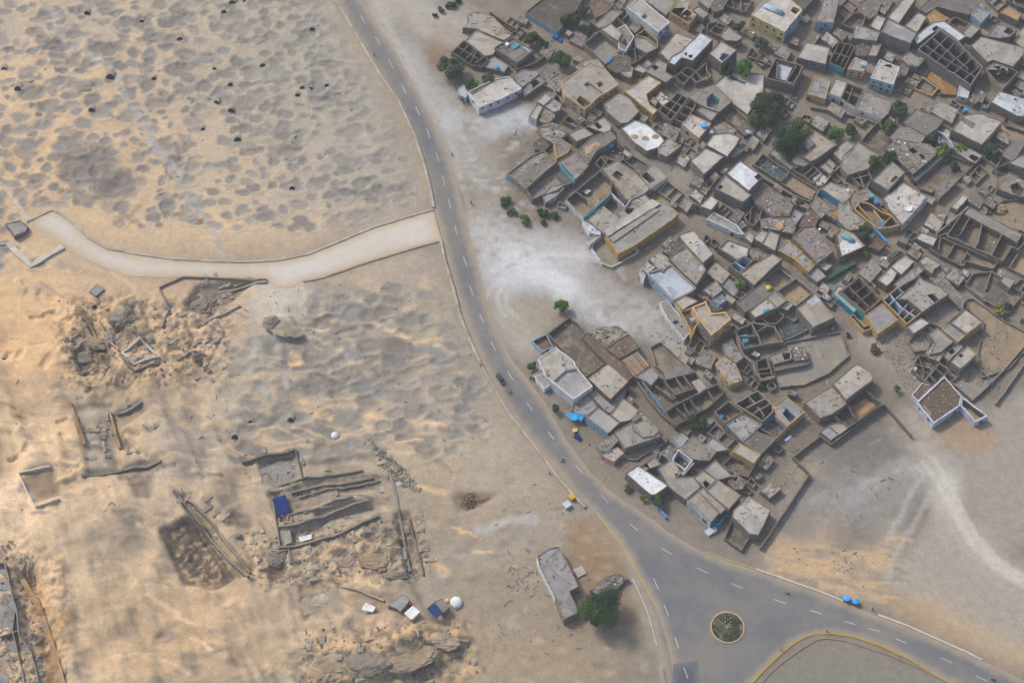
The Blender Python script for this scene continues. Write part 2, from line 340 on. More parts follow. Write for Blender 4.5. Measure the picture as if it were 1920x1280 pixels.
# tracks, pale dust, soil patches (photo plan, colour)
for pts, w, c, s in (
 ('90,10 120,70 200,130 240,190 290,270 330,330 370,400 420,470', 6, (176,170,160), .8),('250,200 300,275 345,330 385,420', 5, (170,166,160), .7),
 ('0,345 20,360 50,410', 3, (196,188,174), .8),('470,560 480,640 470,700 495,740', 5, (172,170,166), .8),('545,560 520,640 520,690 540,725', 5, (178,172,164), .8),
 ('560,620 640,660 690,700', 4, (184,176,164), .7),('500,540 520,600', 26, (194,182,164), .9),('560,540 540,600', 20, (190,178,160), .8),
 ('780,1140 840,1050 960,1010 1060,970', 34, (164,154,140), .7),('900,990 1000,975', 8, (190,186,182), .6),
 ('700,-40 720,60 760,130', 26, (176,170,162), .9),('740,-40 800,40 860,60', 40, (182,176,168), .8),('760,120 800,180 850,240 870,300', 34, (176,172,168), .9),
 ('850,230 900,240 980,220', 22, (188,192,198), .9),('880,240 900,320 930,400', 34, (160,154,146), .8),('890,420 930,500 950,600 980,640', 30, (176,170,162), .8),
 ('920,450 1000,460 1080,480', 34, (186,184,182), .9),('930,510 1040,520 1140,580 1200,600', 36, (190,190,192), .95),('960,480 1060,540', 20, (206,208,212), .9),('1120,540 1230,620 1300,700', 24, (166,160,154), .8),
 ('1440,260 1380,330 1300,400 1210,500', 12, (138,126,112), .8),('1280,300 1270,380 1250,400', 26, (150,142,130), .8),('1920,300 1830,340 1760,400 1640,490 1580,520', 14, (142,132,118), .9),
 ('1560,500 1600,560 1640,640 1720,720', 18, (150,143,134), .8),('1640,640 1700,720 1770,830 1790,900', 30, (160,154,146), .9),('1100,960 1240,1040', 10, (150,142,130), .3),

 ('1180,1080 1200,1130 1225,1210', 7, (170,160,146), .5),('1110,960 1170,1040 1215,1130 1235,1200 1250,1290', 9, (158,150,138), .9)):
    paint(strokemask(Zp(pts), w, .6), c, s)
for pts, c, s, so in (
 ('1440,960 1500,840 1700,860 1760,900 1700,960 1660,1100 1620,1130 1430,1060', (152,146,138), .9, 4),
 ('1430,1000 1500,1010 1560,975 1640,1000 1700,1010 1660,1090 1640,1112 1560,1100 1440,1065', (196,168,132), .85, 7),
 ('1660,1100 1760,940 1800,980 1900,1100 2100,1250 1900,1240 1760,1160', (166,158,146), .95, 3),
 ('1640,1108 1740,1120 1850,1180 2000,1260 1900,1255 1760,1190 1660,1140', (186,162,130), .75, 6),
 ('1800,760 1860,760 2100,600 2100,1000 1850,1040 1800,900', (160,152,142), .9, 6),
 ('1560,780 1640,820 1720,800 1660,900 1580,900 1520,900', (126,122,118), .6, 5),
 ('1730,790 1850,780 1880,840 1800,850 1740,830', (166,142,114), .8, 4),
 ('1880,215 2000,215 2000,290 1900,280 1840,260', (168,138,110), .8, 3),
 ('1430,1290 1500,1215 1580,1200 1700,1250 1800,1300 1700,1400 1430,1400', (134,129,119), .95, 3),
 ('800,30 900,60 870,110 830,120 800,100', (150,136,118), .4, 4),('800,80 850,90 850,140 810,130', (140,112,88), .6, 3),
 ('1055,975 1130,960 1170,1060 1180,1090 1080,1090', (152,128,98), .8, 3),('1090,1060 1170,1050 1190,1180 1080,1150', (140,112,84), .5, 4),
 ('945,560 1030,560 1060,590 1000,640 960,620', (166,158,140), .7, 4),('985,20 1010,70 900,60 920,30', (146,126,106), .7, 3),
 ('1320,700 1560,700 1700,640 1760,760 1640,800 1520,900 1400,940', (122,112,100), .5, 5)):
    paint(polymask(Zp(pts), so), c, s)
for _ in range(200):
    x = rnd.uniform(1430, 1660); y = rnd.uniform(max(960+(x-1430)*.12, 1060-(x-1430)*.5), 1112+(x-1560)*.12); l = rnd.uniform(12, 60); c = rnd.choice(((206,172,130),(210,178,138),(150,142,132),(196,166,128),(136,130,122)))
    sp_stroke([(x, y), (x+l, y+l*.12+rnd.uniform(-4, 4))], rnd.uniform(1.2, 4), .9, c, .5)
for _ in range(40):
    x, y = rnd.uniform(1500, 1740), rnd.uniform(790, 970); l = rnd.uniform(8, 50); sp_stroke([(x, y), (x+l, y-l*rnd.uniform(.2, .8))], rnd.uniform(1.5, 6), .9, rnd.choice(((120,117,113),(172,166,158),(132,128,122),(168,150,124))), .6)
for k_, (cx, cy, r0, r1) in enumerate(((1010,560,60,42),(1010,560,74,52),(1000,575,90,62),(1060,520,110,44),(1040,530,130,50),(960,520,70,60))):
    for o_ in (0, 5): paint(strokemask([(cx+(r0+o_)*math.cos(t), cy+(r1+o_)*math.sin(t)) for t in np.linspace(2.2+k_*.3, 5.4+k_*.2, 14)], 1.3, .6, False), (208,208,210), .5)
paint(strokemask(Zp('1620,905 1690,870 1750,890'), 13, .9), (186,186,186), .5); paint(strokemask(Zp('1700,800 1750,870 1775,930 1800,990 1860,1050 1940,1100'), 24, .95, False), (178,171,161), .85); paint(strokemask(Zp('1770,900 1790,950 1820,1005 1870,1060 1940,1100'), 9, .95, False), (198,191,181), .8); paint(blobmask(1775, 925, 26, 34, .9), (196,191,184), .7)
for a_ in ('1610,905 1650,890', '1690,860 1730,880', '1720,900 1690,960 1660,1020', '1745,930 1700,1000 1665,1080'): paint(strokemask(Zp(a_), 5, .95), (184,182,180), .5)
paint(blobmask(1600, 1000, 46, 30, .6), (116,113,110), .75); paint(blobmask(1610, 850, 80, 34, .8), (112,109,106), .6); paint(blobmask(1500, 990, 30, 24, .8), (126,121,116), .6); paint(blobmask(1570, 930, 90, 60, .9), (140,136,131), .5); paint(blobmask(1590, 930, 34, 16, .8), (160,162,166), .6); paint(blobmask(1510, 880, 30, 20, .8), (166,152,126), .6)
for o_ in (-9, 7): paint(strokemask([(x+o_, y-o_*.5) for x, y in Zp('1740,860 1765,895 1792,950 1822,1005 1870,1058 1940,1098')], 4, .95, False), (204,198,188), .5)
for o_ in (0, 6): paint(strokemask([(x+o_, y) for x, y in Zp('700,0 725,50 760,110 790,170 830,230 850,290 872,370 885,440')], 1.5, .7, False), (196,192,184), .4)
for _ in range(380):
    x, y = rnd.uniform(0, 900), rnd.uniform(500, 1280); l = rnd.uniform(10, 70); s_ = rnd.uniform(-.25, .6)
    sp_stroke([(x, y), (x+l*.5, y+l*s_*.4), (x+l, y+l*s_)], rnd.uniform(1, 5), .9, rnd.choice(((224,190,146),(212,182,144),(158,148,134),(150,138,122),(230,200,160),(176,160,138))), rnd.uniform(.4, .85), True)
for _ in range(160):
    x, y = rnd.uniform(880, 1240), rnd.uniform(940, 1290); sp_blob(x, y, rnd.uniform(2, 14), rnd.uniform(2, 9), .8, rnd.choice(((128,118,106),(170,156,134),(144,130,112),(184,174,158))), rnd.uniform(.2, .6))
for _ in range(200):
    x, y = rnd.uniform(860, 1000), rnd.uniform(220, 520); sp_blob(x, y, rnd.uniform(2, 11), rnd.uniform(1.5, 6), .8, rnd.choice(((140,130,112),(196,198,202),(158,146,124),(180,180,180))), rnd.uniform(.2, .6))
# excavations, cuttings and mud terraces: sunk into the slope
def cut(pts, d, rgb=None, s=.9, soft=1, so2=2):
    m = polymask(Zp(pts), soft, False)
    Z0[:] -= m*d*1.5
    if rgb: paint(polymask(Zp(pts), so2), rgb, s)
cut('298,992 352,968 392,992 446,1080 402,1104 346,1092', 1.6, (106,98,90))
cut('330,690 380,660 420,700 400,720 350,712', .9, (120,108,96), .7); cut('560,870 700,850 730,880 590,905', .7, (168,156,138), .6); cut('585,955 700,930 725,945 600,975', .9, (126,118,108), .7); cut('500,1060 545,1050 540,1090 510,1090', 1.4, (110,100,90), .8); cut('240,885 285,885 285,930 255,930', 1.0, (124,114,102), .8)
cut('0,790 30,800 40,900 0,900', .8, (210,184,148), .5); cut('640,1120 700,1110 760,1140 690,1160', .7, (140,126,108), .7); cut('560,1090 640,1080 650,1150 570,1160', .8, (150,138,120), .8); cut('430,950 470,960 470,985 425,980', 1.0, (120,108,96), .8)
cut('303,990 352,974 388,996 438,1078 400,1098 350,1088', .5, (92,86,80), .85, 1, 2)
cut('325,920 350,930 480,1070 450,1085', 1.2, (158,140,114)); 
for k in range(5): Z0[:] -= strokemask(Zp(f'{332+k*9},{925+k*6} {430+k*11},{1085-k*3}'), 2.2, .3, False)*.8
cut('140,760 210,750 225,880 165,890', 1.3, (172,160,142)); cut('205,770 265,750 270,770 225,800 250,840 220,830', 1.2, (140,126,108), .7)
cut('155,880 300,850 300,870 160,895', .8, (118,108,98), .9); cut('40,885 100,876 120,930 68,945', .9, (138,120,98))
cut('480,855 555,843 566,895 520,910 490,880', 1.6, (132,126,118)); cut('500,915 710,885 740,905 520,960', 1.4, (146,136,122), .8)
cut('530,990 700,935 720,955 540,1018', 1.2, (160,150,136)); cut('740,960 770,960 795,1080 765,1080', 1.6, (122,116,110))
cut('370,535 480,525 440,560 390,595 345,570', 1.5, (124,114,104)); cut('135,650 200,640 215,690 150,700', 1.8, (112,98,86)); 
cut('215,570 262,566 285,640 250,640 220,610', -1.4, (124,116,108), .8); cut('495,600 545,590 560,625 520,635', -1.6, (118,104,92), .9)
cut('185,650 160,610 175,600 200,650', 1.5, (110,98,86), .7)
cut('590,1225 720,1210 780,1195 800,1240 720,1275 600,1300', -2.4, (128,118,106), .8, 2); cut('700,1200 860,1165 880,1200 820,1230 720,1215', -1.5, (176,150,116), .7, 2)
cut('850,925 940,925 900,950 860,960', .6, (120,106,90), .8); cut('30,1065 60,1060 110,1200 130,1290 90,1290', 2.0, (200,160,112), .8, 3)
for k in range(60):
    x, y = rnd.uniform(0, 420), rnd.uniform(540, 900); w_ = rnd.uniform(2, 7)
    Z0[:] += (strokemask([(x, y), (x+rnd.uniform(-30, 30), y+rnd.uniform(-14, 14))], w_, .5)*DM*(1-pathflat))*rnd.choice((-1.1, .9)) if k % 2 == 0 else 0
paint(blobmask(525, 560, 44, 58, .7), (196,188,174), .9); paint(blobmask(440, 700, 60, 60, .8), (170,160,144), .5); sp_blob(90, 415, 14, 8, .6, (150,138,118), .7)
for k in range(7): sp_stroke([(505+k*7, 900+k*11), (610+k*8, 884+k*8), (712+k*4, 872+k*12)], 1.6, .6, (112,103,92) if k % 2 else (178,164,142), .7)
for k in range(24): x, y = rnd.uniform(540, 720), rnd.uniform(915, 985); sp_blob(x, y, rnd.uniform(2, 9), rnd.uniform(1.5, 4), .6, rnd.choice(((96,90,84),(120,110,98),(176,166,148))), .8)
for k in range(60): x, y = rnd.uniform(120, 440), rnd.uniform(560, 720); sp_blob(x, y, rnd.uniform(3, 13), rnd.uniform(2, 8), .5, rnd.choice(((104,94,84),(128,116,102),(206,176,138))), rnd.uniform(.4, .8))
for k in range(90): x, y = rnd.uniform(480, 800), rnd.uniform(1000, 1095); sp_blob(x, y, rnd.uniform(2, 9), rnd.uniform(1.5, 6), .5, rnd.choice(((98,92,86),(124,114,102),(204,182,150))), rnd.uniform(.5, .85))
for k in range(70): x, y = rnd.uniform(570, 890), rnd.uniform(1180, 1290); sp_blob(x, y, rnd.uniform(4, 18), rnd.uniform(3, 12), .5, rnd.choice(((112,104,96),(132,122,110),(196,166,126),(208,178,136))), rnd.uniform(.4, .8))
for k in range(60): x, y = rnd.uniform(0, 130), rnd.uniform(1040, 1290); sp_blob(x, y, rnd.uniform(3, 9), rnd.uniform(3, 16), .5, rnd.choice(((214,168,108),(150,132,110),(222,188,140))), rnd.uniform(.4, .8))
crumb = polymask(Zp('110,560 420,560 440,700 300,720 130,720'), 10)+polymask(Zp('440,1000 800,960 800,1090 470,1100'), 8)+polymask(Zp('570,1180 880,1160 900,1290 560,1300'), 8)+polymask(Zp('0,1000 120,1040 130,1290 0,1290'), 8)
crumb = crumb+polymask(Zp('303,985 350,975 400,1010 432,1075 395,1098 340,1088'), 3)+polymask(Zp('110,600 220,560 300,640 280,720 130,720'), 6)*.6; crumb = np.clip(crumb, 0, 1); Z0 += crumb*fbm(XX/2.2, YY/2.2, 4, 13)*1.3
paint(crumb*np.clip(n3*2.5+n2, 0, 1), (112,98,86), .7); paint(crumb*np.clip(-n3*2-n2, 0, 1), (206,174,134), .7)
vill = polymask(Zp('860,60 1000,0 2100,-60 2100,700 1830,790 1430,1030 1180,900 980,700 1200,500 930,400 980,260'), 12)
paint(vill*np.clip(fbm(XX/3, YY/3, 4, 14)*2.2, 0, 1), (118,107,95), .45)
# keep the carriageway bed level
rb = polymask(ROAD, 2, False); wide = polymask(ROAD, 9, False); Z0 *= 1-np.clip(wide*2.2, 0, 1)*.97; Z0 -= rb*.12
paint(wide, (150,142,130), .5)
paint(DM*strokemask([(x+2, y-1) for x, y in road_W[4:32]], 9, .6), (192,164,128), .8)
def gz(X, Y):
    i = min(max(int(np.searchsorted(GX, X))-1, 0), len(GX)-2); j = min(max(int(np.searchsorted(GY, Y))-1, 0), len(GY)-2)
    fx = (X-GX[i])/(GX[i+1]-GX[i]); fy = (Y-GY[j])/(GY[j+1]-GY[j])
    return float((Z0[i,j]*(1-fx)+Z0[i+1,j]*fx)*(1-fy)+(Z0[i,j+1]*(1-fx)+Z0[i+1,j+1]*fx)*fy)
def onground(px, py, up=0.0):
    z = 0.0
    for _ in range(4): X, Y = unproj(px, py, z+up); z = gz(X, Y)
    return X, Y, z
nx, ny = XX.shape
vv = np.stack([XX, YY, Z0], -1).reshape(-1, 3)
ii = np.arange(nx*ny).reshape(nx, ny); q = np.stack([ii[:-1,:-1], ii[1:,:-1], ii[1:,1:], ii[:-1,1:]], -1).reshape(-1, 4)
me = bpy.data.meshes.new('ground'); me.vertices.add(len(vv)); me.vertices.foreach_set('co', vv.ravel())
me.loops.add(q.size); me.polygons.add(len(q)); me.loops.foreach_set('vertex_index', q.ravel().astype(np.int32))
me.polygons.foreach_set('loop_start', np.arange(0, q.size, 4, dtype=np.int32)); me.polygons.foreach_set('use_smooth', np.ones(len(q), bool)); me.update()
ca = me.color_attributes.new('soil_mix', 'FLOAT_COLOR', 'POINT'); ca.data.foreach_set('color', np.concatenate([np.clip(COL, 0, .86).reshape(-1, 3), np.ones((nx*ny, 1))], 1).astype(np.float32).ravel())
ground = bpy.data.objects.new('ground', me); C.objects.link(ground); tag(ground, kind='structure', label='open desert ground of sand, gravel and trodden earth')
def ground_mat():
    m = bpy.data.materials.new('mat_ground'); m.use_nodes = True; nt = m.node_tree; L = nt.links.new; b = nt.nodes['Principled BSDF']
    b.inputs['Roughness'].default_value = 1; b.inputs['Specular IOR Level'].default_value = .1
    at = N(nt,'ShaderNodeAttribute', attribute_name='soil_mix'); pos = N(nt,'ShaderNodeNewGeometry').outputs['Position']; col = at.outputs['Color']
    def no(s, d=6, r=.65):
        n = N(nt,'ShaderNodeTexNoise'); n.inputs['Scale'].default_value = s; n.inputs['Detail'].default_value = d; n.inputs['Roughness'].default_value = r; L(pos, n.inputs['Vector']); return n.outputs['Fac']
    def rg(x, a, c, lo, hi):
        n = N(nt,'ShaderNodeMapRange'); [setattr(n.inputs[i+1], 'default_value', v) for i, v in enumerate((a, c, lo, hi))]; L(x, n.inputs[0]); return n.outputs[0]
    for s, a, lo, hi in ((.35, .3, .86, 1.12), (1.6, .35, .86, 1.13), (6, .35, .88, 1.1)):
        mx = nt.nodes.new('ShaderNodeMix'); mx.data_type = 'RGBA'; mx.blend_type = 'MULTIPLY'; mx.inputs[0].default_value = 1
        cb = N(nt,'ShaderNodeCombineColor'); v = rg(no(s, 5), a, 1-a, lo, hi)
        for i in range(3): L(v, cb.inputs[i])
        L(col, mx.inputs[6]); L(cb.outputs[0], mx.inputs[7]); col = mx.outputs[2]
    vo = N(nt,'ShaderNodeTexVoronoi'); vo.inputs['Scale'].default_value = .9; L(pos, vo.inputs['Vector'])   # scattered stones
    sp = rg(vo.outputs['Distance'], .10, .16, 1, 0); pm = rg(no(.12, 4), .52, .6, 0, 1)
    mu = N(nt,'ShaderNodeMath', operation='MULTIPLY'); L(sp, mu.inputs[0]); L(pm, mu.inputs[1]); mu2 = N(nt,'ShaderNodeMath', operation='MULTIPLY'); L(mu.outputs[0], mu2.inputs[0]); mu2.inputs[1].default_value = .6
    mx = nt.nodes.new('ShaderNodeMix'); mx.data_type = 'RGBA'; L(mu2.outputs[0], mx.inputs[0]); L(col, mx.inputs[6]); mx.inputs[7].default_value = (.10,.09,.085,1); col = mx.outputs[2]
    L(col, b.inputs['Base Color']); bp = N(nt,'ShaderNodeBump'); bp.inputs['Strength'].default_value = .8; bp.inputs['Distance'].default_value = .15
    L(no(1.3, 9, .7), bp.inputs['Height']); L(bp.outputs[0], b.inputs['Normal']); return m
me.materials.append(ground_mat())
# ------------------------------------------------------------ carriageway
def sheet(name, poly_px, z, material, step=3.0, follow=False, label=None, parent=None, w=5.0, kind='structure'):
    poly = [unproj(x, y, 0) for x, y in poly_px]
    if area(poly) < 0: poly = poly[::-1]
    out = []
    for i in range(len(poly)):
        a, b = Vector(poly[i]), Vector(poly[(i+1) % len(poly)]); n = max(1, int((b-a).length/step))
        out += [tuple(a.lerp(b, k/n)) for k in range(n)]
    A = np.array(out); Bn = np.roll(A, -1, 0); xs = [p[0] for p in out]; ys = [p[1] for p in out]; pts = [Vector(p) for p in out]
    def dist(p):
        v = Bn-A; t = np.clip(((p-A)*v).sum(1)/np.maximum(1e-9, (v*v).sum(1)), 0, 1); return float(np.min(np.hypot(*(A+v*t[:, None]-p).T)))
    ds = [0.0]*len(out)
    x = min(xs)
    while x < max(xs):
        y = min(ys)
        while y < max(ys):
            p = (x+random.uniform(-.3, .3), y+random.uniform(-.3, .3))
            if inside(p, out):
                d = dist(np.array(p))
                if d > step*.35 and (d < 9 or random.random() < .35): pts.append(Vector(p)); ds.append(d)
            y += step
        x += step
    r = delaunay_2d_cdt(pts, [], [list(range(len(out)))], 1, 1e-4)
    vs = [(v.x, v.y, (gz(v.x, v.y)+z) if follow else z) for v in r[0]]
    o = mk(name, vs, [tuple(f) for f in r[2]], [material], parent=parent, smooth=True)
    at = o.data.attributes.new('edge', 'FLOAT', 'POINT')
    dd = [dist(np.array((v.x, v.y))) for v in r[0]]; at.data.foreach_set('value', np.array([min(d/w, 1) for d in dd], np.float32))
    tag(o, label, kind=kind); return o
def road_mat(name, base, dust, e0=.05, e1=.55, patch=.5):
    m = bpy.data.materials.new(name); m.use_nodes = True; nt = m.node_tree; L = nt.links.new; b = nt.nodes['Principled BSDF']; b.inputs['Roughness'].default_value = .9; b.inputs['Specular IOR Level'].default_value = .2
    at = N(nt,'ShaderNodeAttribute', attribute_name='edge'); pos = N(nt,'ShaderNodeNewGeometry').outputs['Position']
    def no(s, d=6, r=.65):
        n = N(nt,'ShaderNodeTexNoise'); n.inputs['Scale'].default_value = s; n.inputs['Detail'].default_value = d; n.inputs['Roughness'].default_value = r; L(pos, n.inputs['Vector']); return n.outputs['Fac']
    def rg(x, a, c, lo, hi):
        n = N(nt,'ShaderNodeMapRange'); [setattr(n.inputs[i+1], 'default_value', v) for i, v in enumerate((a, c, lo, hi))]; L(x, n.inputs[0]); return n.outputs[0]
    def mix(f, A, B, mode='MIX'):
        n = nt.nodes.new('ShaderNodeMix'); n.data_type = 'RGBA'; n.blend_type = mode; L(f, n.inputs[0])
        for s, v in ((6, A), (7, B)):
            if isinstance(v, tuple): n.inputs[s].default_value = (*v, 1)
            else: L(v, n.inputs[s])
        return n.outputs[2]
    bl = lin(base); du = lin(dust)
    col = mix(rg(no(.05, 5), .4, .62, 0, patch), bl, tuple(a*.6+c*.4 for a, c in zip(bl, du)))
    col = mix(rg(no(.3, 6), .45, .75, 0, .35), col, tuple(v*.75 for v in bl))
    ad = N(nt,'ShaderNodeMath', operation='ADD'); L(at.outputs['Fac'], ad.inputs[0]); L(rg(no(.22, 7, .7), .2, .8, -.28, .28), ad.inputs[1])
    col = mix(rg(ad.outputs[0], e0, e1, .95, 0), col, du)
    col = mix(rg(no(9, 3), .4, .6, 0, .18), col, tuple(v*.6 for v in bl)); L(col, b.inputs['Base Color'])
    bp = N(nt,'ShaderNodeBump'); bp.inputs['Strength'].default_value = .3; bp.inputs['Distance'].default_value = .03; L(no(4, 5), bp.inputs['Height']); L(bp.outputs[0], b.inputs['Normal']); return m
asphalt = road_mat('mat_asphalt', (112,114,118), (168,154,134), .02, .66, .85)
road = sheet('road', ROAD, .03, asphalt, 3.0, label='grey tarred road curving past the village to a fork')
patch = sheet('asphalt_patch', Zp('1262,1244 1308,1238 1316,1300 1260,1300'), .036, road_mat('mat_patch', (88,94,102), (116,118,120), .0, .5, .3), 2.0, parent=road, kind='structure')
def ribbon(pts, w, z, k, name, parent=None, n=3, follow=False):
    """painted line on a surface; pts in photo plan"""
    p = [Vector(unproj(*q)) for q in pts]; v = []; f = []
    for i, a in enumerate(p):
        d = (p[min(i+1, len(p)-1)]-p[max(i-1, 0)]).normalized(); s = Vector((-d.y, d.x))*w/2
        v += [(*(a+s), z), (*(a-s), z)]
    f = [(2*i, 2*i+1, 2*i+3, 2*i+2) for i in range(len(p)-1)]
    return mk(name, v, f, [M(k)], parent=parent)
PAL['lwhite'] = ((192,190,192),'plaster'); PAL['lyel'] = ((188,158,84),'paint')
DASH = [(680,36,-60),(708,77,-62),(733,120,-62),(757,167,-63),(783,208,-65),(803,250,-70),(820,294,-73),(832,339,-74),(843,382,-75),(855,432,-76),(872,490,-70),(884,545,-70),(903,597,-66),(925,649,-62),(957,704,-60),(993,762,-56),(1033,816,-53),(1086,880,-50),(1134,935,-49),(1189,988,-40),(1250,1033,-30),(1317,1069,-26),(1382,1098,-24),(1462,1127,-20),(1530,1147,-18),(1593,1167,-15),(1638,1180,-15),(1690,1201,-22),(1774,1237,-24),(1840,1271,-24),(1230,1094,-66),(1249,1143,-70),(1269,1204,-72),(1286,1261,-70)]
for x, y, a in DASH:
    l = 9.5 if y < 1000 else 11.5; c, s = math.cos(R(a)), math.sin(R(a))
    ribbon([(x-c*l, y+s*l), (x+c*l, y-s*l)], .3, .048, 'lwhite', 'lane_dash', road)
edge_y = ribbon(Zp('1118,959 1132,979 1145,998 1158,1013 1169,1028 1180,1047 1192,1069 1203,1088 1213,1105 1224,1130'), .45, .048, 'lyel', 'edge_line', road)
ribbon(Zp('1322,1034 1364,1049 1418,1066 1440,1073'), .4, .048, 'lyel', 'edge_line', road)
ribbon(Zp('1138,893 1125,912 1109,941'), .18, .046, 'dark', 'shadow_line', road)  # thin cast shadow drawn as a dark strip across the tar
pathp = Zp('50,415 97,393 112,398 142,420 167,445 202,466 262,478 330,487 400,491 460,492 520,489 580,477 640,452 700,427 760,409 812,394 828,450 790,460 730,478 670,497 610,518 568,527 545,540 515,540 500,523 420,520 340,519 305,520 240,518 190,500 150,480 100,447')
dirt = sheet('dirt_road', pathp, .07, road_mat('mat_dirt', (208,203,194), (190,170,140), .08, .75, 1.0), 3.0, follow=True, label='pale dusty side road with low walls')
# ------------------------------------------------------------ builders of houses, yards and walls
for k_ in ('tan','beige','pale','grey','dgrey','slab','rubble','prubble','mud','dmud','pmud','gmud','brown'):
    c_, q_ = PAL[k_]; g_ = sum(c_)/3; PAL[k_] = (tuple((v*.86+g_*.14)*(.92 if i < 2 else .94) for i, v in enumerate(c_)), q_)
HR = random.Random(21); OCC = []
def subdivide(poly, step, jit, rnd):
    out, eid = [], []
    for i in range(len(poly)):
        a, b = Vector(poly[i]), Vector(poly[(i+1) % len(poly)]); n = max(1, int(round((b-a).length/step)))
        for k in range(n):
            p = a.lerp(b, k/n)
            if k: p += Vector((rnd.uniform(-jit, jit), rnd.uniform(-jit, jit)))
            out.append((p.x, p.y)); eid.append(i)
    return out, eid
def windowbox(parent, a, b, t, z, w, h, name, trim, pane, proud=.03):
    """framed opening on the wall from a to b (outward normal to the right of a->b)"""
    d = Vector((b[0]-a[0], b[1]-a[1])); L_ = d.length; d.normalize(); nrm = Vector((d.y, -d.x)); c = Vector((a[0], a[1]))+d*L_*t
    rz = math.atan2(d.y, d.x); m = MB(); f = .14
    def bx(du, dz, su, sz, off, th, k): q = c+d*du+nrm*off; m.box((q.x, q.y, z+dz), (su, th, sz), k, rz)
    bx(-w/2-f/2, 0, f, h+2*f, proud, .16, trim); bx(w/2+f/2, 0, f, h+2*f, proud, .16, trim)
    bx(0, h/2+f/2, w, f, proud+.003, .16, trim); bx(0, -h/2-f/2, w, f, proud+.003, .16, trim)
    bx(0, 0, w, h, proud-.06+.02, .08, pane); 
    if name == 'window' and w > .7: bx(0, 0, .06, h, proud+.02, .05, trim)
    return m.build(name, parent)
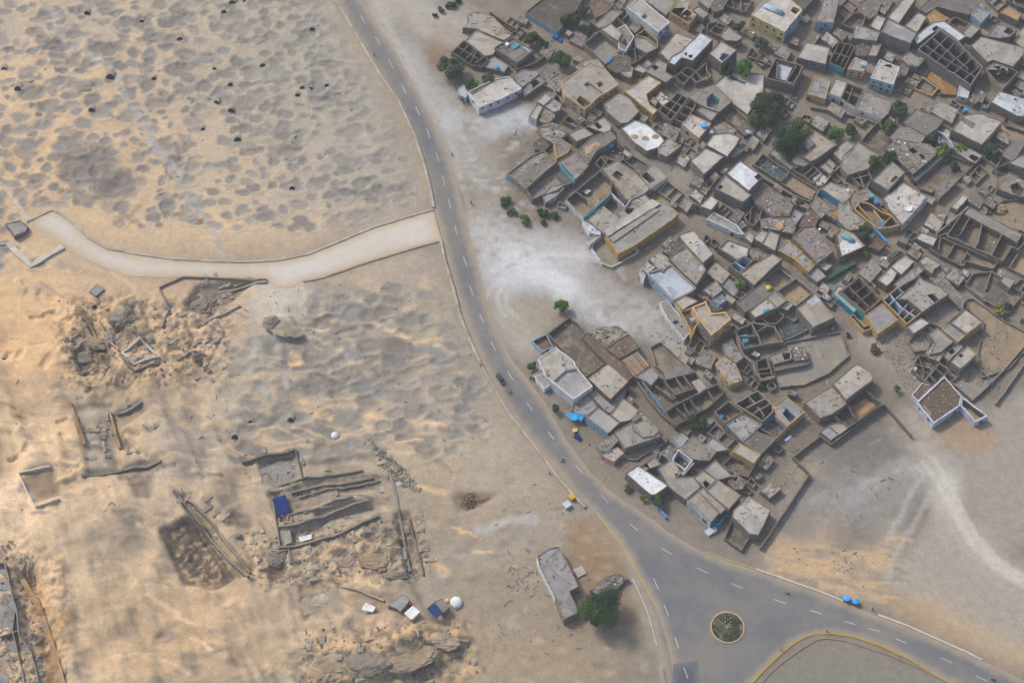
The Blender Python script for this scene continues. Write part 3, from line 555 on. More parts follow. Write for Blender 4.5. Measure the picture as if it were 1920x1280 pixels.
def house(tile, name, label, pts, h, roof='tan', wall='mud', we=None, p=.3, open_=False, holes=(), parts=(), win=None, door=None, cat=None, debris=0, group=None, t=.3, trim='pmud', blocks=(), patch=(), slope=0):
    rnd = random.Random(hash((tile, pts)) & 0xffff if False else sum(map(ord, tile+pts)))
    px = P(tile, pts); cx = sum(q[0] for q in px)/len(px); cy = sum(q[1] for q in px)/len(px)
    X0, Y0, g = onground(cx, cy, h); zt = g+h
    poly = [unproj(x, y, zt) for x, y in px]; we = we or {}; n = len(poly); emap = list(range(n))
    if area(poly) < 0: poly = poly[::-1]; emap = [(n-2-i) % n for i in range(n)]
    ox = sum(q[0] for q in poly)/n; oy = sum(q[1] for q in poly)/n; poly = [(a-ox, b-oy) for a, b in poly]
    OCC.append((px, [projn(a+ox, b+oy, g) for a, b in poly], label, (cx, cy)))
    root = empty(name, (ox, oy, g), label, cat or ('ruin' if open_ else 'house'), group)
    if abs(area(poly)) < 30: t = min(t, .22)
    ring, eid = subdivide(poly, 2.2, .11, rnd); m = len(ring); t_ = t*(1.15 if open_ else 1)
    inn = inset(ring, t_); zf = .12 if open_ else h-p; zb = -.6; dz = [h+rnd.uniform(-.10, .10)*(1.5 if open_ else 1)-(.35*(rnd.random() < .12) if open_ else 0) for _ in range(m)]
    bot = inset(ring, -.10-.018*h)
    W = MB(); W.v = [(x, y, zb) for x, y in bot]+[(x, y, z) for (x, y), z in zip(ring, dz)]+[(x, y, z-.02) for (x, y), z in zip(inn, dz)]+[(x, y, zf-.05) for x, y in inn]
    for i in range(m):
        j = (i+1) % m; k = we.get(emap[eid[i]], wall)
        W.face((i, j, m+j, m+i), k); W.face((m+i, m+j, 2*m+j, 2*m+i), wall if not we.get('top') else we['top']); W.face((2*m+i, 2*m+j, 3*m+j, 3*m+i), we.get('in', 'mud' if open_ else wall))
    W.build('wall', root)
    hp = []
    for hd in holes:                       # openings down through the roof: (tile coords, depth, floor, lining)
        q = [unproj(x, y, g+zf) for x, y in P(tile, hd[0])]; q = [(a-ox, b-oy) for a, b in q]
        if area(q) > 0: q = q[::-1]
        hp.append(q)
    loops = [[Vector((x, y, 0)) for x, y in inn]]+[[Vector((x, y, 0)) for x, y in q] for q in hp]
    flat = [(v.x, v.y) for l in loops for v in l]
    tri = tessellate_polygon(loops); rv = []
    for i, (x, y) in enumerate(flat): rv.append((x, y, zf+(rnd.uniform(-.05, .05) if not open_ else 0)))
    fs = []
    for a, b, c in tri:
        s = (flat[b][0]-flat[a][0])*(flat[c][1]-flat[a][1])-(flat[c][0]-flat[a][0])*(flat[b][1]-flat[a][1])
        fs.append((a, b, c) if s > 0 else (a, c, b))
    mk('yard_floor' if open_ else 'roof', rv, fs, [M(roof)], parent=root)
    for q, hd in zip(hp, holes):
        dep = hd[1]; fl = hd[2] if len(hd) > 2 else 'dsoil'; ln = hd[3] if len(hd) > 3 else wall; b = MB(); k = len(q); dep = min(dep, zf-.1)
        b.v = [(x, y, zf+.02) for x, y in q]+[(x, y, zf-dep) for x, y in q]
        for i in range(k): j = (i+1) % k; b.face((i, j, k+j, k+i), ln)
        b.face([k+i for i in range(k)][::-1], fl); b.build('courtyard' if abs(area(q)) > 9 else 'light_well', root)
    for w in parts:                        # room walls as polylines, at wall height
        kk, hh = wall, h-.06
        if isinstance(w, tuple): w, kk, hh = (w+(h-.06,))[:3]
        q = [unproj(x, y, g+hh) for x, y in P(tile, w)]; q = [(a-ox, b-oy) for a, b in q]; b = MB()
        for a, c in zip(q[:-1], q[1:]):
            d = Vector(c)-Vector(a)
            if d.length < .3: continue
            d.normalize(); s = Vector((-d.y, d.x))*.17; a_ = Vector(a)-d*.1; c_ = Vector(c)+d*.1; z0 = zf-.03; e = len(b.v); zt_ = [hh+rnd.uniform(-.12, .03) for _ in (0, 1)]
            ns = max(1, int((c_-a_).length/2.5))
            for u in range(ns+1):
                p_ = a_.lerp(c_, u/ns)+s*rnd.uniform(-.3, .3); zz = hh+rnd.uniform(-.15, .03); b.v += [(*(p_+s), z0), (*(p_-s), z0), (*(p_-s), zz), (*(p_+s), zz)]
            for u in range(ns):
                o = e+4*u; o2 = o+4
                b.face((o, o2, o2+3, o+3), kk); b.face((o+1, o+2, o2+2, o2+1), kk); b.face((o+2, o+3, o2+3, o2+2), kk)
            b.face((e, e+3, e+2, e+1), kk); o = e+4*ns; b.face((o, o+1, o+2, o+3), kk)
        if b.v: b.build('partition', root)
    for bl in blocks:                      # raised rooms / slabs standing on the roof or in the yard
        q = [unproj(x, y, g+bl[1]) for x, y in P(tile, bl[0])]; q = [(a-ox, b-oy) for a, b in q]
        if area(q) < 0: q = q[::-1]
        q, _ = subdivide(q, 2.5, .1, rnd); b = MB(); k = len(q); z0 = zf-.02; hh = bl[1]
        if len(bl) > 4: z0 = hh-bl[4]
        b.v = [(x, y, z0) for x, y in q]+[(x, y, hh+rnd.uniform(-.06, .06)) for x, y in q]
        for i in range(k): j = (i+1) % k; b.face((i, j, k+j, k+i), bl[3] if len(bl) > 3 else wall)
        b.face([k+i for i in range(k)], bl[2])
        if len(bl) > 4: b.face([i for i in range(k)][::-1], bl[2])
        b.build('roof_slab' if len(bl) > 4 else 'upper_room', root)
    for i, pt in enumerate(patch):          # flat things laid on the roof: mats, sheets, mud patches
        q = [unproj(x, y, g+zf+.06) for x, y in P(tile, pt[0])]; q = [(a-ox, b-oy) for a, b in q]
        if area(q) < 0: q = q[::-1]
        b = MB(); b.prism(q, zf-.02, zf+.07+i*.01, pt[1]); b.build('roof_patch', root)
    bots = inset(poly, -.10)
    for i in range(n):
        a, b = bots[i], bots[(i+1) % n]; d = Vector(b)-Vector(a); L_ = d.length
        if L_ < 3.2: continue
        nr = Vector((d.y, -d.x)).normalized(); e = emap[i]
        if nr.y > -.25: continue
        nw = (win or {}).get(e, None)
        if nw is None: nw = 0 if open_ else (int(L_/4.2) if win is None and rnd.random() < .6 else 0)
        k = we.get(e, wall); pr = 'blue' if rnd.random() < .25 else trim
        for fl in ((0, 1) if h > 5 and not open_ else (0,)):
            for q in range(nw):
                if rnd.random() < .12 and win is None: continue
                windowbox(root, a, b, (q+.5+rnd.uniform(-.12, .12))/nw, (h*.74-.3 if fl == 0 else h*.28)-(.5 if h < 5 else 0)*0, .75, .95, 'window', pr, 'black', .03+.012*h*.5)
        dr = door if door is not None else (rnd.random() < .45)
        if dr is True and L_ > 3.5 or (isinstance(dr, (list, tuple)) and e in dr):
            windowbox(root, a, b, rnd.choice((.15, .82, .5 if nw % 2 == 0 else .85)), 1.05, 1.1, 2.05, 'door', trim, rnd.choice(('dwood','blue','teal','dwood')), .10); door = False if door is None else door
    if debris:
        b = MB(); bb = [min(a for a, _ in inn), max(a for a, _ in inn), min(c for _, c in inn), max(c for _, c in inn)]; kk = ('mud','pmud','dwood','stone','dmud','wood','gmud','grey','pale','mud','wblue' if rnd.random() < .5 else 'mud', rnd.choice(('teal','lblue','cloth','mud','mud')))
        for _ in range(debris*8):
            x, y = rnd.uniform(bb[0], bb[1]), rnd.uniform(bb[2], bb[3])
            if not inside((x, y), inn) or any(inside((x, y), q) for q in hp): continue
            s = rnd.uniform(.1, .36)
            if rnd.random() < .55: b.rock((x, y, zf+s*.2), s, rnd.choice(kk), rnd)
            elif rnd.random() < .5: b.box((x, y, zf+.08), (rnd.uniform(.8, 2.6), rnd.uniform(.1, .3), .14), rnd.choice(('dwood','wood','gmud')), rnd.uniform(0, 3.14))
            else: b.box((x, y, zf+.12), (rnd.uniform(.4, 1.1), rnd.uniform(.3, .9), .26), rnd.choice(kk), rnd.uniform(0, 3.14))
        if b.v: tag(b.build('roof_debris' if not open_ else 'rubble', root), kind='stuff')
    return root
def wallrun(name, label, pts, h=1.0, t=.4, k='mud', tile='Z', cat='wall', group=None, top=None, step=2.5, jit=.08):
    """free-standing wall or kerb along a photo-plan line"""
    q = []; t = t*.68 if name == "ruin_wall" else t; jit = .14 if name == "ruin_wall" else jit
    px = P(tile, pts) if isinstance(pts, str) else pts
    for x, y in px: X, Y, g = onground(x, y, h); q.append((X, Y, g))
    out = []
    for a, b in zip(q[:-1], q[1:]):
        n = max(1, int(math.hypot(b[0]-a[0], b[1]-a[1])/step))
        for u in range(n): X, Y = a[0]+(b[0]-a[0])*u/n+HR.uniform(-jit, jit), a[1]+(b[1]-a[1])*u/n+HR.uniform(-jit, jit); out.append((X, Y, gz(X, Y)))
    out.append(q[-1]); o0 = out[0]; B = MB(); m = len(out); k2 = top or k
    for i, a in enumerate(out):
        d = Vector(out[min(i+1, m-1)][:2])-Vector(out[max(i-1, 0)][:2]); d.normalize(); s = Vector((-d.y, d.x))*t/2; c = Vector(a[:2])-Vector(o0[:2]); zb = a[2]-o0[2]; zt = zb+h+HR.uniform(-jit, jit)
        B.v += [(*(c+s*1.15), zb-.7), (*(c-s*1.15), zb-.7), (*(c-s), zt), (*(c+s), zt)]
    for i in range(m-1):
        o, p_ = 4*i, 4*i+4; B.face((o, p_, p_+3, o+3), k); B.face((o+1, o+2, p_+2, p_+1), k); B.face((o+2, o+3, p_+3, p_+2), k2)
    B.face((0, 3, 2, 1), k); o = 4*(m-1); B.face((o, o+1, o+2, o+3), k)
    ob = B.build(name, None, loc=o0); return tag(ob, label, cat, group)
H = house
VG = None
# ---- tile A: north-west corner of the village
H('A','ruined_house','cracked pale roof of the long ruined house at the village north-west tip','460,130 560,105 700,150 860,325 790,365 700,330 545,262 420,250 470,200',3.4,'prubble','mud',debris=6,p=.1)
H('A','mud_house','smooth beige flat roof between the cracked pale roof and the dark roofless rooms, north-west tip','548,272 780,378 690,490 620,505 445,362 530,280',3.2,'beige','pmud')
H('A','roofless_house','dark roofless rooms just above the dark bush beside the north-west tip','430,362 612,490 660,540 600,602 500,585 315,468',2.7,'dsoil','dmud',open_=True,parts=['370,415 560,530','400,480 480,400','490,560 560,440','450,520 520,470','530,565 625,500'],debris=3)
H('A','courtyard_house','square mud house with a blue pool box and scrap on its sunken roof terrace','705,428 870,332 1060,455 905,568',4.6,'dgrey','mud',p=.8,blocks=[('850,425 905,385 935,405 880,445',4.35,'teal','wblue')],patch=[('820,490 930,440 980,470 880,540','rubble'),('960,425 1000,410 1045,450 1015,470','lblue')],debris=5,win={})
H('A','concrete_shed','low grey concrete roof with a blue tank, beneath the square terrace house','690,495 840,590 795,650 620,605 655,540',2.2,'grey','gmud')
H('A','whitewashed_house','long flaking whitewashed house facing the road bend, bright bushes behind it','465,828 700,712 830,688 955,795 775,885 565,968',4.4,'pale','wwash',we={5:'wwash',3:'lav',4:'wwash'},p=.45,patch=[('480,835 660,735 680,750 510,860','dgrey')],debris=4,win={4:3,5:1,3:2},door=[3])
H('A','annexe','blue-trimmed corner annexe at the left end of the long whitewashed house','378,790 430,762 465,828 450,885 380,850',3.0,'pale','lblue',win={})
H('A','mud_house','smooth grey roof behind the right end of the whitewashed house','880,670 960,625 1085,632 1112,668 960,785 905,740',3.2,'grey','mud',debris=1)
H('A','ruined_house','broken mud shell with a green tarp, right of the whitewashed house','1040,715 1120,680 1172,738 1030,832 985,862 950,830',2.8,'rubble','dmud',holes=[('1030,740 1080,715 1115,745 1055,795',2.0,'dteal')],debris=4,p=.15)
H('A','walled_depot','large dark flat roof edged with a long light-blue wall at the top of the village','985,108 1130,-8 1210,-90 1530,-70 1445,90 1335,215 1268,288',3.4,'dark','mud',we={6:'lblue',5:'lblue'},p=.5,cat='building',debris=2,win={})
H('A','sand_house','ochre-walled two-storey house with a broken front terrace in the upper village','1338,852 1312,745 1450,640 1570,560 1700,612 1822,765 1632,880 1522,985',5.8,'tan','ochre',we={5:'ochre',6:'ochre',7:'ochre'},holes=[('1622,748 1660,733 1692,760 1650,790',2.5,'dwood'),('1508,765 1545,735 1690,838 1655,868',1.2,'grey'),('1440,905 1475,862 1590,935 1525,985',3.0,'dgrey','ochre')],debris=3,win={5:4,6:4,7:3})
H('A','rubble_house','rough low roofs touching the back of the ochre two-storey house','1425,600 1520,545 1640,530 1700,600 1600,640 1480,650',4.6,'prubble','mud',debris=4,p=.12)
H('A','courtyard_house','big roofless courtyard with a pale cyan patch on its grey floor','1505,392 1655,272 1880,445 1868,495 1705,578',3.6,'gsoil','mud',open_=True,debris=5)
H('A','pale_house','smooth cream roof wedge behind the courtyard with the cyan patch','1665,265 1745,205 1855,300 1818,368',4.8,'beige','pmud')
H('A','domed_ruin','dark rubble vault with a curved blue sheet at its edge','1715,600 1772,510 1850,488 1935,520 1935,640 1800,655',3.6,'dark','dmud',debris=6,p=.1,cat='ruin')
H('A','mud_house','grey slab roof stepping down left of the village top edge, above the cream wedge','1600,218 1755,85 1870,100 1750,215 1645,258',3.6,'slab','mud')
H('A','roofless_house','long roofless strip house with teal cloth beside the blue-muralled white house','1790,150 1850,60 1960,140 2040,230 1975,300',3.4,'gsoil','mud',open_=True,parts=['1860,170 1930,110'],debris=4)
H('A','brown_shed','small pinkish brown sheds at the very top beside the tall blue-grey tree','1560,40 1640,-30 1780,40 1700,120 1620,160',3.0,'brown','mud',debris=3)
H('A','mud_house','first beige roof of the stepped row right of the bare white yard','1085,905 1160,835 1225,880 1150,950',4.4,'beige','pmud')
H('A','mud_house','grey stained roof with blue cloths at its right end, second of the stepped row','1152,952 1227,884 1312,932 1300,990 1240,1010',4.0,'grey','mud',debris=2)
H('A','mud_house','cream roof over a lavender front wall, lowest of the stepped row','1016,1043 1095,935 1142,962 1085,1082',4.2,'pale','mud',we={3:'lav'})
H('A','broken_house','dark cracked middle roof joining the stepped row','1140,965 1240,1012 1255,1050 1190,1110 1090,1090',3.4,'rubble','mud',debris=4,p=.12)
H('A','roofless_house','tiny roofless cell with a pale blue rim beneath the ochre two-storey house','1320,1082 1368,1035 1480,1112 1440,1148',2.6,'gsoil','mud',open_=True,debris=2)
H('A','mud_house','broad rounded beige roof across the lane below the ochre two-storey house','1690,930 1832,830 1930,888 2010,1000 1910,1105 1840,1110 1720,1010',4.2,'tan','mud',debris=2,we={5:'pmud'})
H('A','mud_house','small tan roof with a dark blue slot, under the broad rounded beige roof','1532,1140 1690,1048 1758,1125 1750,1198 1680,1190',3.6,'beige','mud',holes=[('1600,1120 1635,1100 1680,1145 1645,1165',1.8,'dteal')])
H('A','mud_house','cream slab roofs directly above the lane with the blue arch','1385,1195 1482,1130 1592,1200 1520,1262 1420,1255',3.4,'pale','mud')
H('A','ruined_house','jagged brown roofs left of the cream slab roofs, edging the white yard','1105,1140 1200,1095 1290,1120 1370,1190 1290,1250 1160,1235',3.2,'rubble','mud',debris=6,p=.12)
# ---- tile B: top centre
H('B','mural_house','narrow white two-storey house painted with blue emblems at the top of the village','75,66 185,-25 461,202 356,287',6.6,'pale','wwash',we={3:'wblue',2:'lav'},holes=[('195,150 235,120 270,145 230,177',1.5,'teal')],win={2:0,3:0},debris=1)
H('B','ochre_house','open-topped bright ochre box house at the top edge','458,105 560,-30 640,10 622,80 702,130 632,215',5.0,'tan','ochre',holes=[('560,130 600,70 670,100 640,170',2.0,'dark','ochre')],debris=2,win={5:2})
H('B','mud_house','small tan cube house touching the bright ochre box house','665,90 712,55 815,125 762,166',5.0,'tan','gmud')
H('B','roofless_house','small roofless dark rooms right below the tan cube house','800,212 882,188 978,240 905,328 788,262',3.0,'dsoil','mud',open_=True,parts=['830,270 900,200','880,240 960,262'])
H('B','mud_house','tan slanted roof at the corner of the wide crossing lane','905,325 985,237 1112,327 1100,352 1060,372 965,366',4.6,'tan','mud')
H('B','mud_house','beige roof with a curved rib next to the long chalk-white roof','362,470 512,292 680,350 605,440 452,552',5.0,'beige','mud',debris=2)
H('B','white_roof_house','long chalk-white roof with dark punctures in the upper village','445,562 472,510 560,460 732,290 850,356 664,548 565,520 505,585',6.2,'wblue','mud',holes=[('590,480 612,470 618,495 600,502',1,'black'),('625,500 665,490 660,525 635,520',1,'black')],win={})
H('B','tall_mud_house','tall square house with a teal roof hole between lane and green trees','812,482 920,365 1066,450 926,572',6.8,'pale','mud',holes=[('905,525 940,475 1000,495 930,556',2.6,'teal','lblue')],we={0:'mud'})
H('B','yellow_house','big two-storey house with pale yellow windowed front and blue-white end wall','1195,132 1290,30 1400,-35 1530,-15 1655,88 1495,288',7.0,'pale','yellow',we={5:'yellow',4:'lblue'},win={5:5,4:2},door=[5],trim='mud',holes=[('1545,100 1572,60 1640,88 1592,132',2.2,'dark')],group=None)
H('B','walled_yard','dark flat yard roof cut by the top edge right of the yellow windowed house','1530,10 1600,-60 1800,-60 1750,-5 1672,82',4.0,'dark','mud',win={})
H('B','shell_house','tall roofless grey shell with a pale inner room above the dark trees','1322,702 1410,520 1664,592 1572,768',5.4,'gsoil','gmud',open_=True,parts=['1500,745 1600,590','1420,700 1560,745','1430,560 1420,700'],blocks=[('1425,690 1440,565 1570,600 1500,735',3.2,'wblue','gmud')],t=.35)
H('B','pale_shop_row','wide pale slab roof along the lane with small dark wall holes','1605,517 1690,378 1900,428 1865,582',4.8,'pale','gmud',win={0:0,3:4})
H('B','ochre_front_house','pale roof over an orange-ochre front wall on the lane bend','1695,842 1770,685 1905,728 1862,892',3.8,'grey','ochre',we={3:'ochre'},debris=3,win={})
H('B','mud_house','tan roof with a dark ragged hole in the crowded upper block','240,645 350,530 440,572 425,645 495,690 425,742',4.8,'tan','mud',holes=[('290,600 330,585 362,605 330,640',1.6,'dark')])
H('B','long_mud_house','large cream roof with ochre flank wall sloping down to the lane in the upper village','50,822 270,680 385,742 250,850 280,940 352,990 310,1032',4.4,'pale','ochre',we={6:'ochre'},debris=2)
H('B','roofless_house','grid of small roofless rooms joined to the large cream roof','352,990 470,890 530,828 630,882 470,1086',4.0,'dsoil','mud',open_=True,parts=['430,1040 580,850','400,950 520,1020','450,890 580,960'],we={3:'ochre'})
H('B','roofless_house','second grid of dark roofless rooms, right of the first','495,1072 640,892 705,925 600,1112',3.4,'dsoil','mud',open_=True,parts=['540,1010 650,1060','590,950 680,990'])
H('B','teal_court_house','ragged house around a teal-lined court in the upper middle of the village','620,870 760,790 860,762 1025,905 905,1010 760,958',4.2,'rubble','mud',holes=[('790,885 840,840 912,900 880,985 795,955',3.2,'dgrey','teal')],debris=8,p=.15)
H('B','flat_yard','smooth pale threshing yard beside the tall grey shell','852,762 990,642 1310,668 1300,850 1222,930 1160,1035 1022,930',1.0,'pale','mud',cat='yard',win={},door=False,patch=[('1000,680 1150,745 1130,760 1010,710','dteal')],debris=2,p=.4)
H('B','mud_house','brown slab roof immediately below the teal-lined court','702,985 760,955 902,1010 832,1088',3.6,'slab','mud')
H('B','blue_dome_house','pale roof with a small bright blue dome and pinkish front wall','570,1112 655,1030 832,1110 722,1245 680,1212',3.6,'pale','pink',debris=3)
H('B','walled_yard','dark triangular yard with a blue-white object, left of the dark tree clump','932,1042 1032,950 1248,1172 1135,1222 1060,1150',1.8,'dsoil','dmud',open_=True,debris=1,cat='yard',win={})
H('B','ruined_house','heap of broken stones on a low roof left of the triangular yard','855,1140 960,1095 1062,1170 1010,1245 900,1230',3.2,'prubble','mud',debris=10,p=.1)
H('B','mud_house','low roof with white-framed opening at the left edge of the upper block','-10,255 60,220 140,330 65,462 0,430',4.2,'rubble','wwash',holes=[('10,370 60,340 100,390 60,420',2,'dsoil')],debris=3)
H('B','mud_house','pair of tan lean-to roofs stepping toward the chalk-white roof','138,332 240,345 352,432 250,482 150,422',3.8,'tan','mud')
H('B','mud_house','small round-cornered tan roof in the crowded upper block','10,652 62,585 132,602 120,690 90,702',3.6,'tan','mud')
H('B','mud_house','small square brown roof near the ragged hole roof','130,622 180,580 262,622 222,662',3.3,'tan','mud')
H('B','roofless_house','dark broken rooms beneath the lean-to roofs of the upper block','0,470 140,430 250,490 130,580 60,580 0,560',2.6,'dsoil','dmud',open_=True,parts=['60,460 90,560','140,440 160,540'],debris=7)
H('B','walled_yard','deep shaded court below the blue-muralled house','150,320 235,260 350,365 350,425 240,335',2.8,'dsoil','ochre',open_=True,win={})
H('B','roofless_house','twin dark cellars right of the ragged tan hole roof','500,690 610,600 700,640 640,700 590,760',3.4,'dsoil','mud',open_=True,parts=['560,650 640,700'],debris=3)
H('B','roofless_house','empty mud shell above the lane that climbs to the tall square house','640,690 790,560 800,640 835,680 800,715 700,740',3.2,'soil','mud',open_=True,parts=['700,650 760,720'],debris=3)
H('B','ruined_house','black-streaked ruin cluster at the top edge between ochre box and scrub','830,60 900,-30 1000,-30 930,90 860,110',3.2,'dark','dmud',debris=5,p=.1)
H('B','ruined_house','long dark ruins hugging the top edge left of the yellow windowed house','960,-30 1190,-30 1190,30 1150,110 1060,90 980,60',2.4,'dsoil','dmud',open_=True,parts=['1020,-10 1040,70','1100,0 1110,80'],debris=9)
H('B','white_dome_house','white roof with three round brown pans beside the alley','20,1152 140,1080 245,1112 392,1232 432,1310 250,1360 150,1290',3.8,'white','mud',we={6:'pmud'},patch=[],win={})
# ---- tile C: north-east
H('C','striped_house','narrow tall house of alternating grey and tan roof strips by the long lane','45,192 112,-10 265,-30 205,212',5.6,'slab','mud',we={3:'lblue'},patch=[('75,145 215,180 210,205 60,180','beige')],debris=2)
H('C','walled_yard','dark enclosed yard right of the narrow striped house','275,215 395,108 500,122 470,235 410,225 385,260',2.8,'dsoil','mud',open_=True,cat='yard',debris=2,win={})
H('C','mud_house','small square cream roof, left end of the pale roof group','528,237 592,130 682,160 622,282',5.0,'pale','mud')
H('C','mud_house','long curved cream roof running up to the top edge','690,158 822,0 880,-30 955,-20 792,212',5.4,'pale','mud',win={})
H('C','tall_grey_house','tall grey house with a blank shadowed side wall and one dark door','632,285 695,170 955,292 900,392 760,342',8.0,'grey','gmud',win={},door=[3])
H('C','mud_house','grey roof joined to the left of the tall blank-walled house','370,342 402,218 628,290 592,372',5.4,'grey','mud',debris=3)
H('C','mud_house','cream double roof with teal gap, near the ochre vault','845,232 968,110 1048,150 958,292',5.6,'pale','mud')
H('C','ochre_vault','ochre plastered vaulted roof behind the white L-shaped roof','1050,142 1112,85 1240,165 1195,192 1085,205',5.4,'orange','ochre',cat='vault')
H('C','white_l_house','white L-shaped roof wrapping the big purple-grey roofless grid','915,342 1100,200 1200,188 1402,326 1332,372 1192,268 1158,252 962,398',6.4,'wblue','gmud',holes=[('1088,262 1130,232 1158,248 1118,288',1.8,'black')],win={})
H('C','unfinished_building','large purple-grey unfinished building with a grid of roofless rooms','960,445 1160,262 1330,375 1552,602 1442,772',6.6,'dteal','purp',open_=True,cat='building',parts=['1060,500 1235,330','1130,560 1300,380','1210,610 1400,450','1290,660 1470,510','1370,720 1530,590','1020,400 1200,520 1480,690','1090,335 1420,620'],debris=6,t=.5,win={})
H('C','mud_house','wide cracked pale roof at the right side of the north-east lane','1442,412 1532,330 1700,372 1925,428 1922,482 1822,602 1642,540 1592,562',6.0,'prubble','mud',debris=5,p=.15)
H('C','tan_corner_house','tan house with two dark openings pointing down into the lane fork','1572,622 1645,545 1868,645 1732,802',5.2,'slab','mud',holes=[('1640,600 1680,568 1720,595 1690,630',1.8,'dark'),('1735,610 1775,580 1815,615 1780,645',1.8,'dark')],debris=4,we={3:'pmud'})
H('C','mud_house','grey roofs with a dark opening near the top right corner','1585,330 1682,210 1860,262 1800,330 1700,345',4.8,'grey','mud',holes=[('1735,290 1770,248 1830,275 1800,320',1.8,'dark')],debris=2)
H('C','orange_roof_house','bright orange sheet roof in the top right corner','1700,112 1782,50 1902,122 1862,188',4.0,'orange','mud',win={})
H('C','blue_kiosk','pale blue-white cube kiosk with one black window under the purple-grey grid building','1318,862 1350,742 1442,772 1418,882',3.2,'wblue','wwash',cat='kiosk',win={3:1})
H('C','ochre_yard','sunken ochre-rimmed yard full of dry brush','930,790 1008,690 1152,792 1092,862',1.8,'dsoil','ochre',open_=True,cat='yard',debris=3,win={})
H('C','brush_yard','wide yard carpeted with brown straw under the purple-grey grid building','1015,690 1080,590 1335,735 1312,858 1160,850 1155,790',1.2,'orange','dmud',open_=True,cat='yard',win={},debris=3)
H('C','mud_house','brownish roof with a teal mat left of the purple-grey grid building','800,522 922,440 1035,520 965,602 880,590',4.2,'slab','mud',patch=[('900,475 930,455 1000,510 970,522','dteal')],debris=2)
H('C','pink_front_house','narrow peach-fronted two-storey house with a blue tank box','332,620 400,515 512,560 476,642',5.4,'tan','pink',we={3:'pink'},win={3:2})
H('C','mint_front_house','two-storey house with a mint-blue windowed front and white cracked roof','540,702 622,535 802,605 742,762',6.2,'pale','wwash',we={3:'mint'},win={3:3},trim='wblue',holes=[('650,590 672,555 740,580 722,615',1.2,'dark')],debris=4)
H('C','roofless_house','dark roofless rooms over a turquoise street wall','165,560 252,375 402,410 300,625',4.4,'dsoil','dmud',open_=True,we={3:'teal'},parts=['230,550 320,385','270,580 370,400','200,470 350,515'],debris=5)
H('C','mud_house','creamy square roof with a sprawled dark mark, second on the front terrace row','158,842 222,705 332,740 272,882',3.9,'beige','gmud',we={3:'wwash'})
H('C','roofless_house','roofless rooms in the middle of the front terrace row','272,882 334,745 482,802 402,972',3.6,'soil','mud',open_=True,we={3:'wwash'},parts=['335,905 380,790','300,820 450,880'],debris=4)
H('C','mud_house','grey-brown planked roof at the right end of the front terrace row','402,972 484,812 742,920 700,1020 640,1072',3.8,'slab','mud',we={4:'wwash',3:'mud'},debris=4)
H('C','mud_house','small tan box with black doorway, between the tall blank-walled house and mint front','510,500 562,375 642,392 592,502',3.8,'tan','mud')
H('C','ruined_house','tumbled grey ruins behind the peach-fronted house','410,410 540,350 560,380 500,500 400,500',3.0,'dark','mud',debris=6,p=.1)
H('C','ruined_house','low tumbled roofs right of the mint-fronted house','800,605 830,560 900,590 860,680 810,690',3.0,'rubble','mud',debris=4,p=.1)
H('C','mud_house','low tan roof right of the white L-shaped roof','1370,290 1440,208 1530,252 1440,345 1400,330',3.8,'tan','mud',win={})
H('C','walled_yard','shadowed yard behind the white L-shaped roof','1245,200 1300,150 1430,210 1365,290',2.8,'dsoil','mud',open_=True,win={})
H('C','mud_house','flat earth roof with a low rim at the top edge of the north-east block','970,80 1080,-20 1480,-20 1490,60 1420,135 1250,90 1140,60 1040,120',3.8,'dgrey','mud',debris=3,win={})
H('C','mud_house','grey and blue-rimmed roofs in the top right corner left of the orange sheet','1440,130 1500,60 1625,110 1530,210',4.0,'grey','lblue',debris=1,win={})
H('C','ruined_house','broken top-edge ruins left of the long curved cream roof','430,30 560,-40 640,20 600,120 540,170 430,100',3.0,'dgrey','mud',debris=6)
H('C','patchy_house','rough pale-blue roof at the right frame edge below the lane fork','1625,920 1692,822 1940,890 1940,1050 1860,1045',4.6,'wblue','mud',debris=6,p=.15,win={})
H('C','roofless_house','roofless ochre-streaked rooms in the far top right corner','1760,0 1800,-40 1940,-40 1940,80 1880,60',3.2,'dsoil','mud',open_=True,parts=['1820,-20 1850,50'],debris=3)
H('C','mud_house','dark pitched earth roof below the straw yard','832,1102 942,975 1202,1070 1130,1162 1042,1222',3.8,'dgrey','mud',debris=2,win={})
H('C','mud_house','cracked light roof leaning on the dark pitched earth roof','705,1240 790,1145 870,1130 1040,1222 980,1300 860,1330',3.4,'rubble','mud',debris=4,p=.15)
H('F','large_cream_house','large cream roof with pinkish edge wall above the small green tree','1152,132 1285,-25 1440,-50 1695,40 1472,292',5.2,'pale','mud',we={3:'pink'},patch=[('1225,10 1250,-15 1410,70 1370,125','dgrey')],debris=3)
H('F','walled_garden','fenced earth plot with thin posts at the right frame edge below the rough pale-blue roof','1700,40 1780,-90 1960,-60 1960,170 1840,120 1740,95',1.6,'soil','dmud',open_=True,cat='yard',win={})
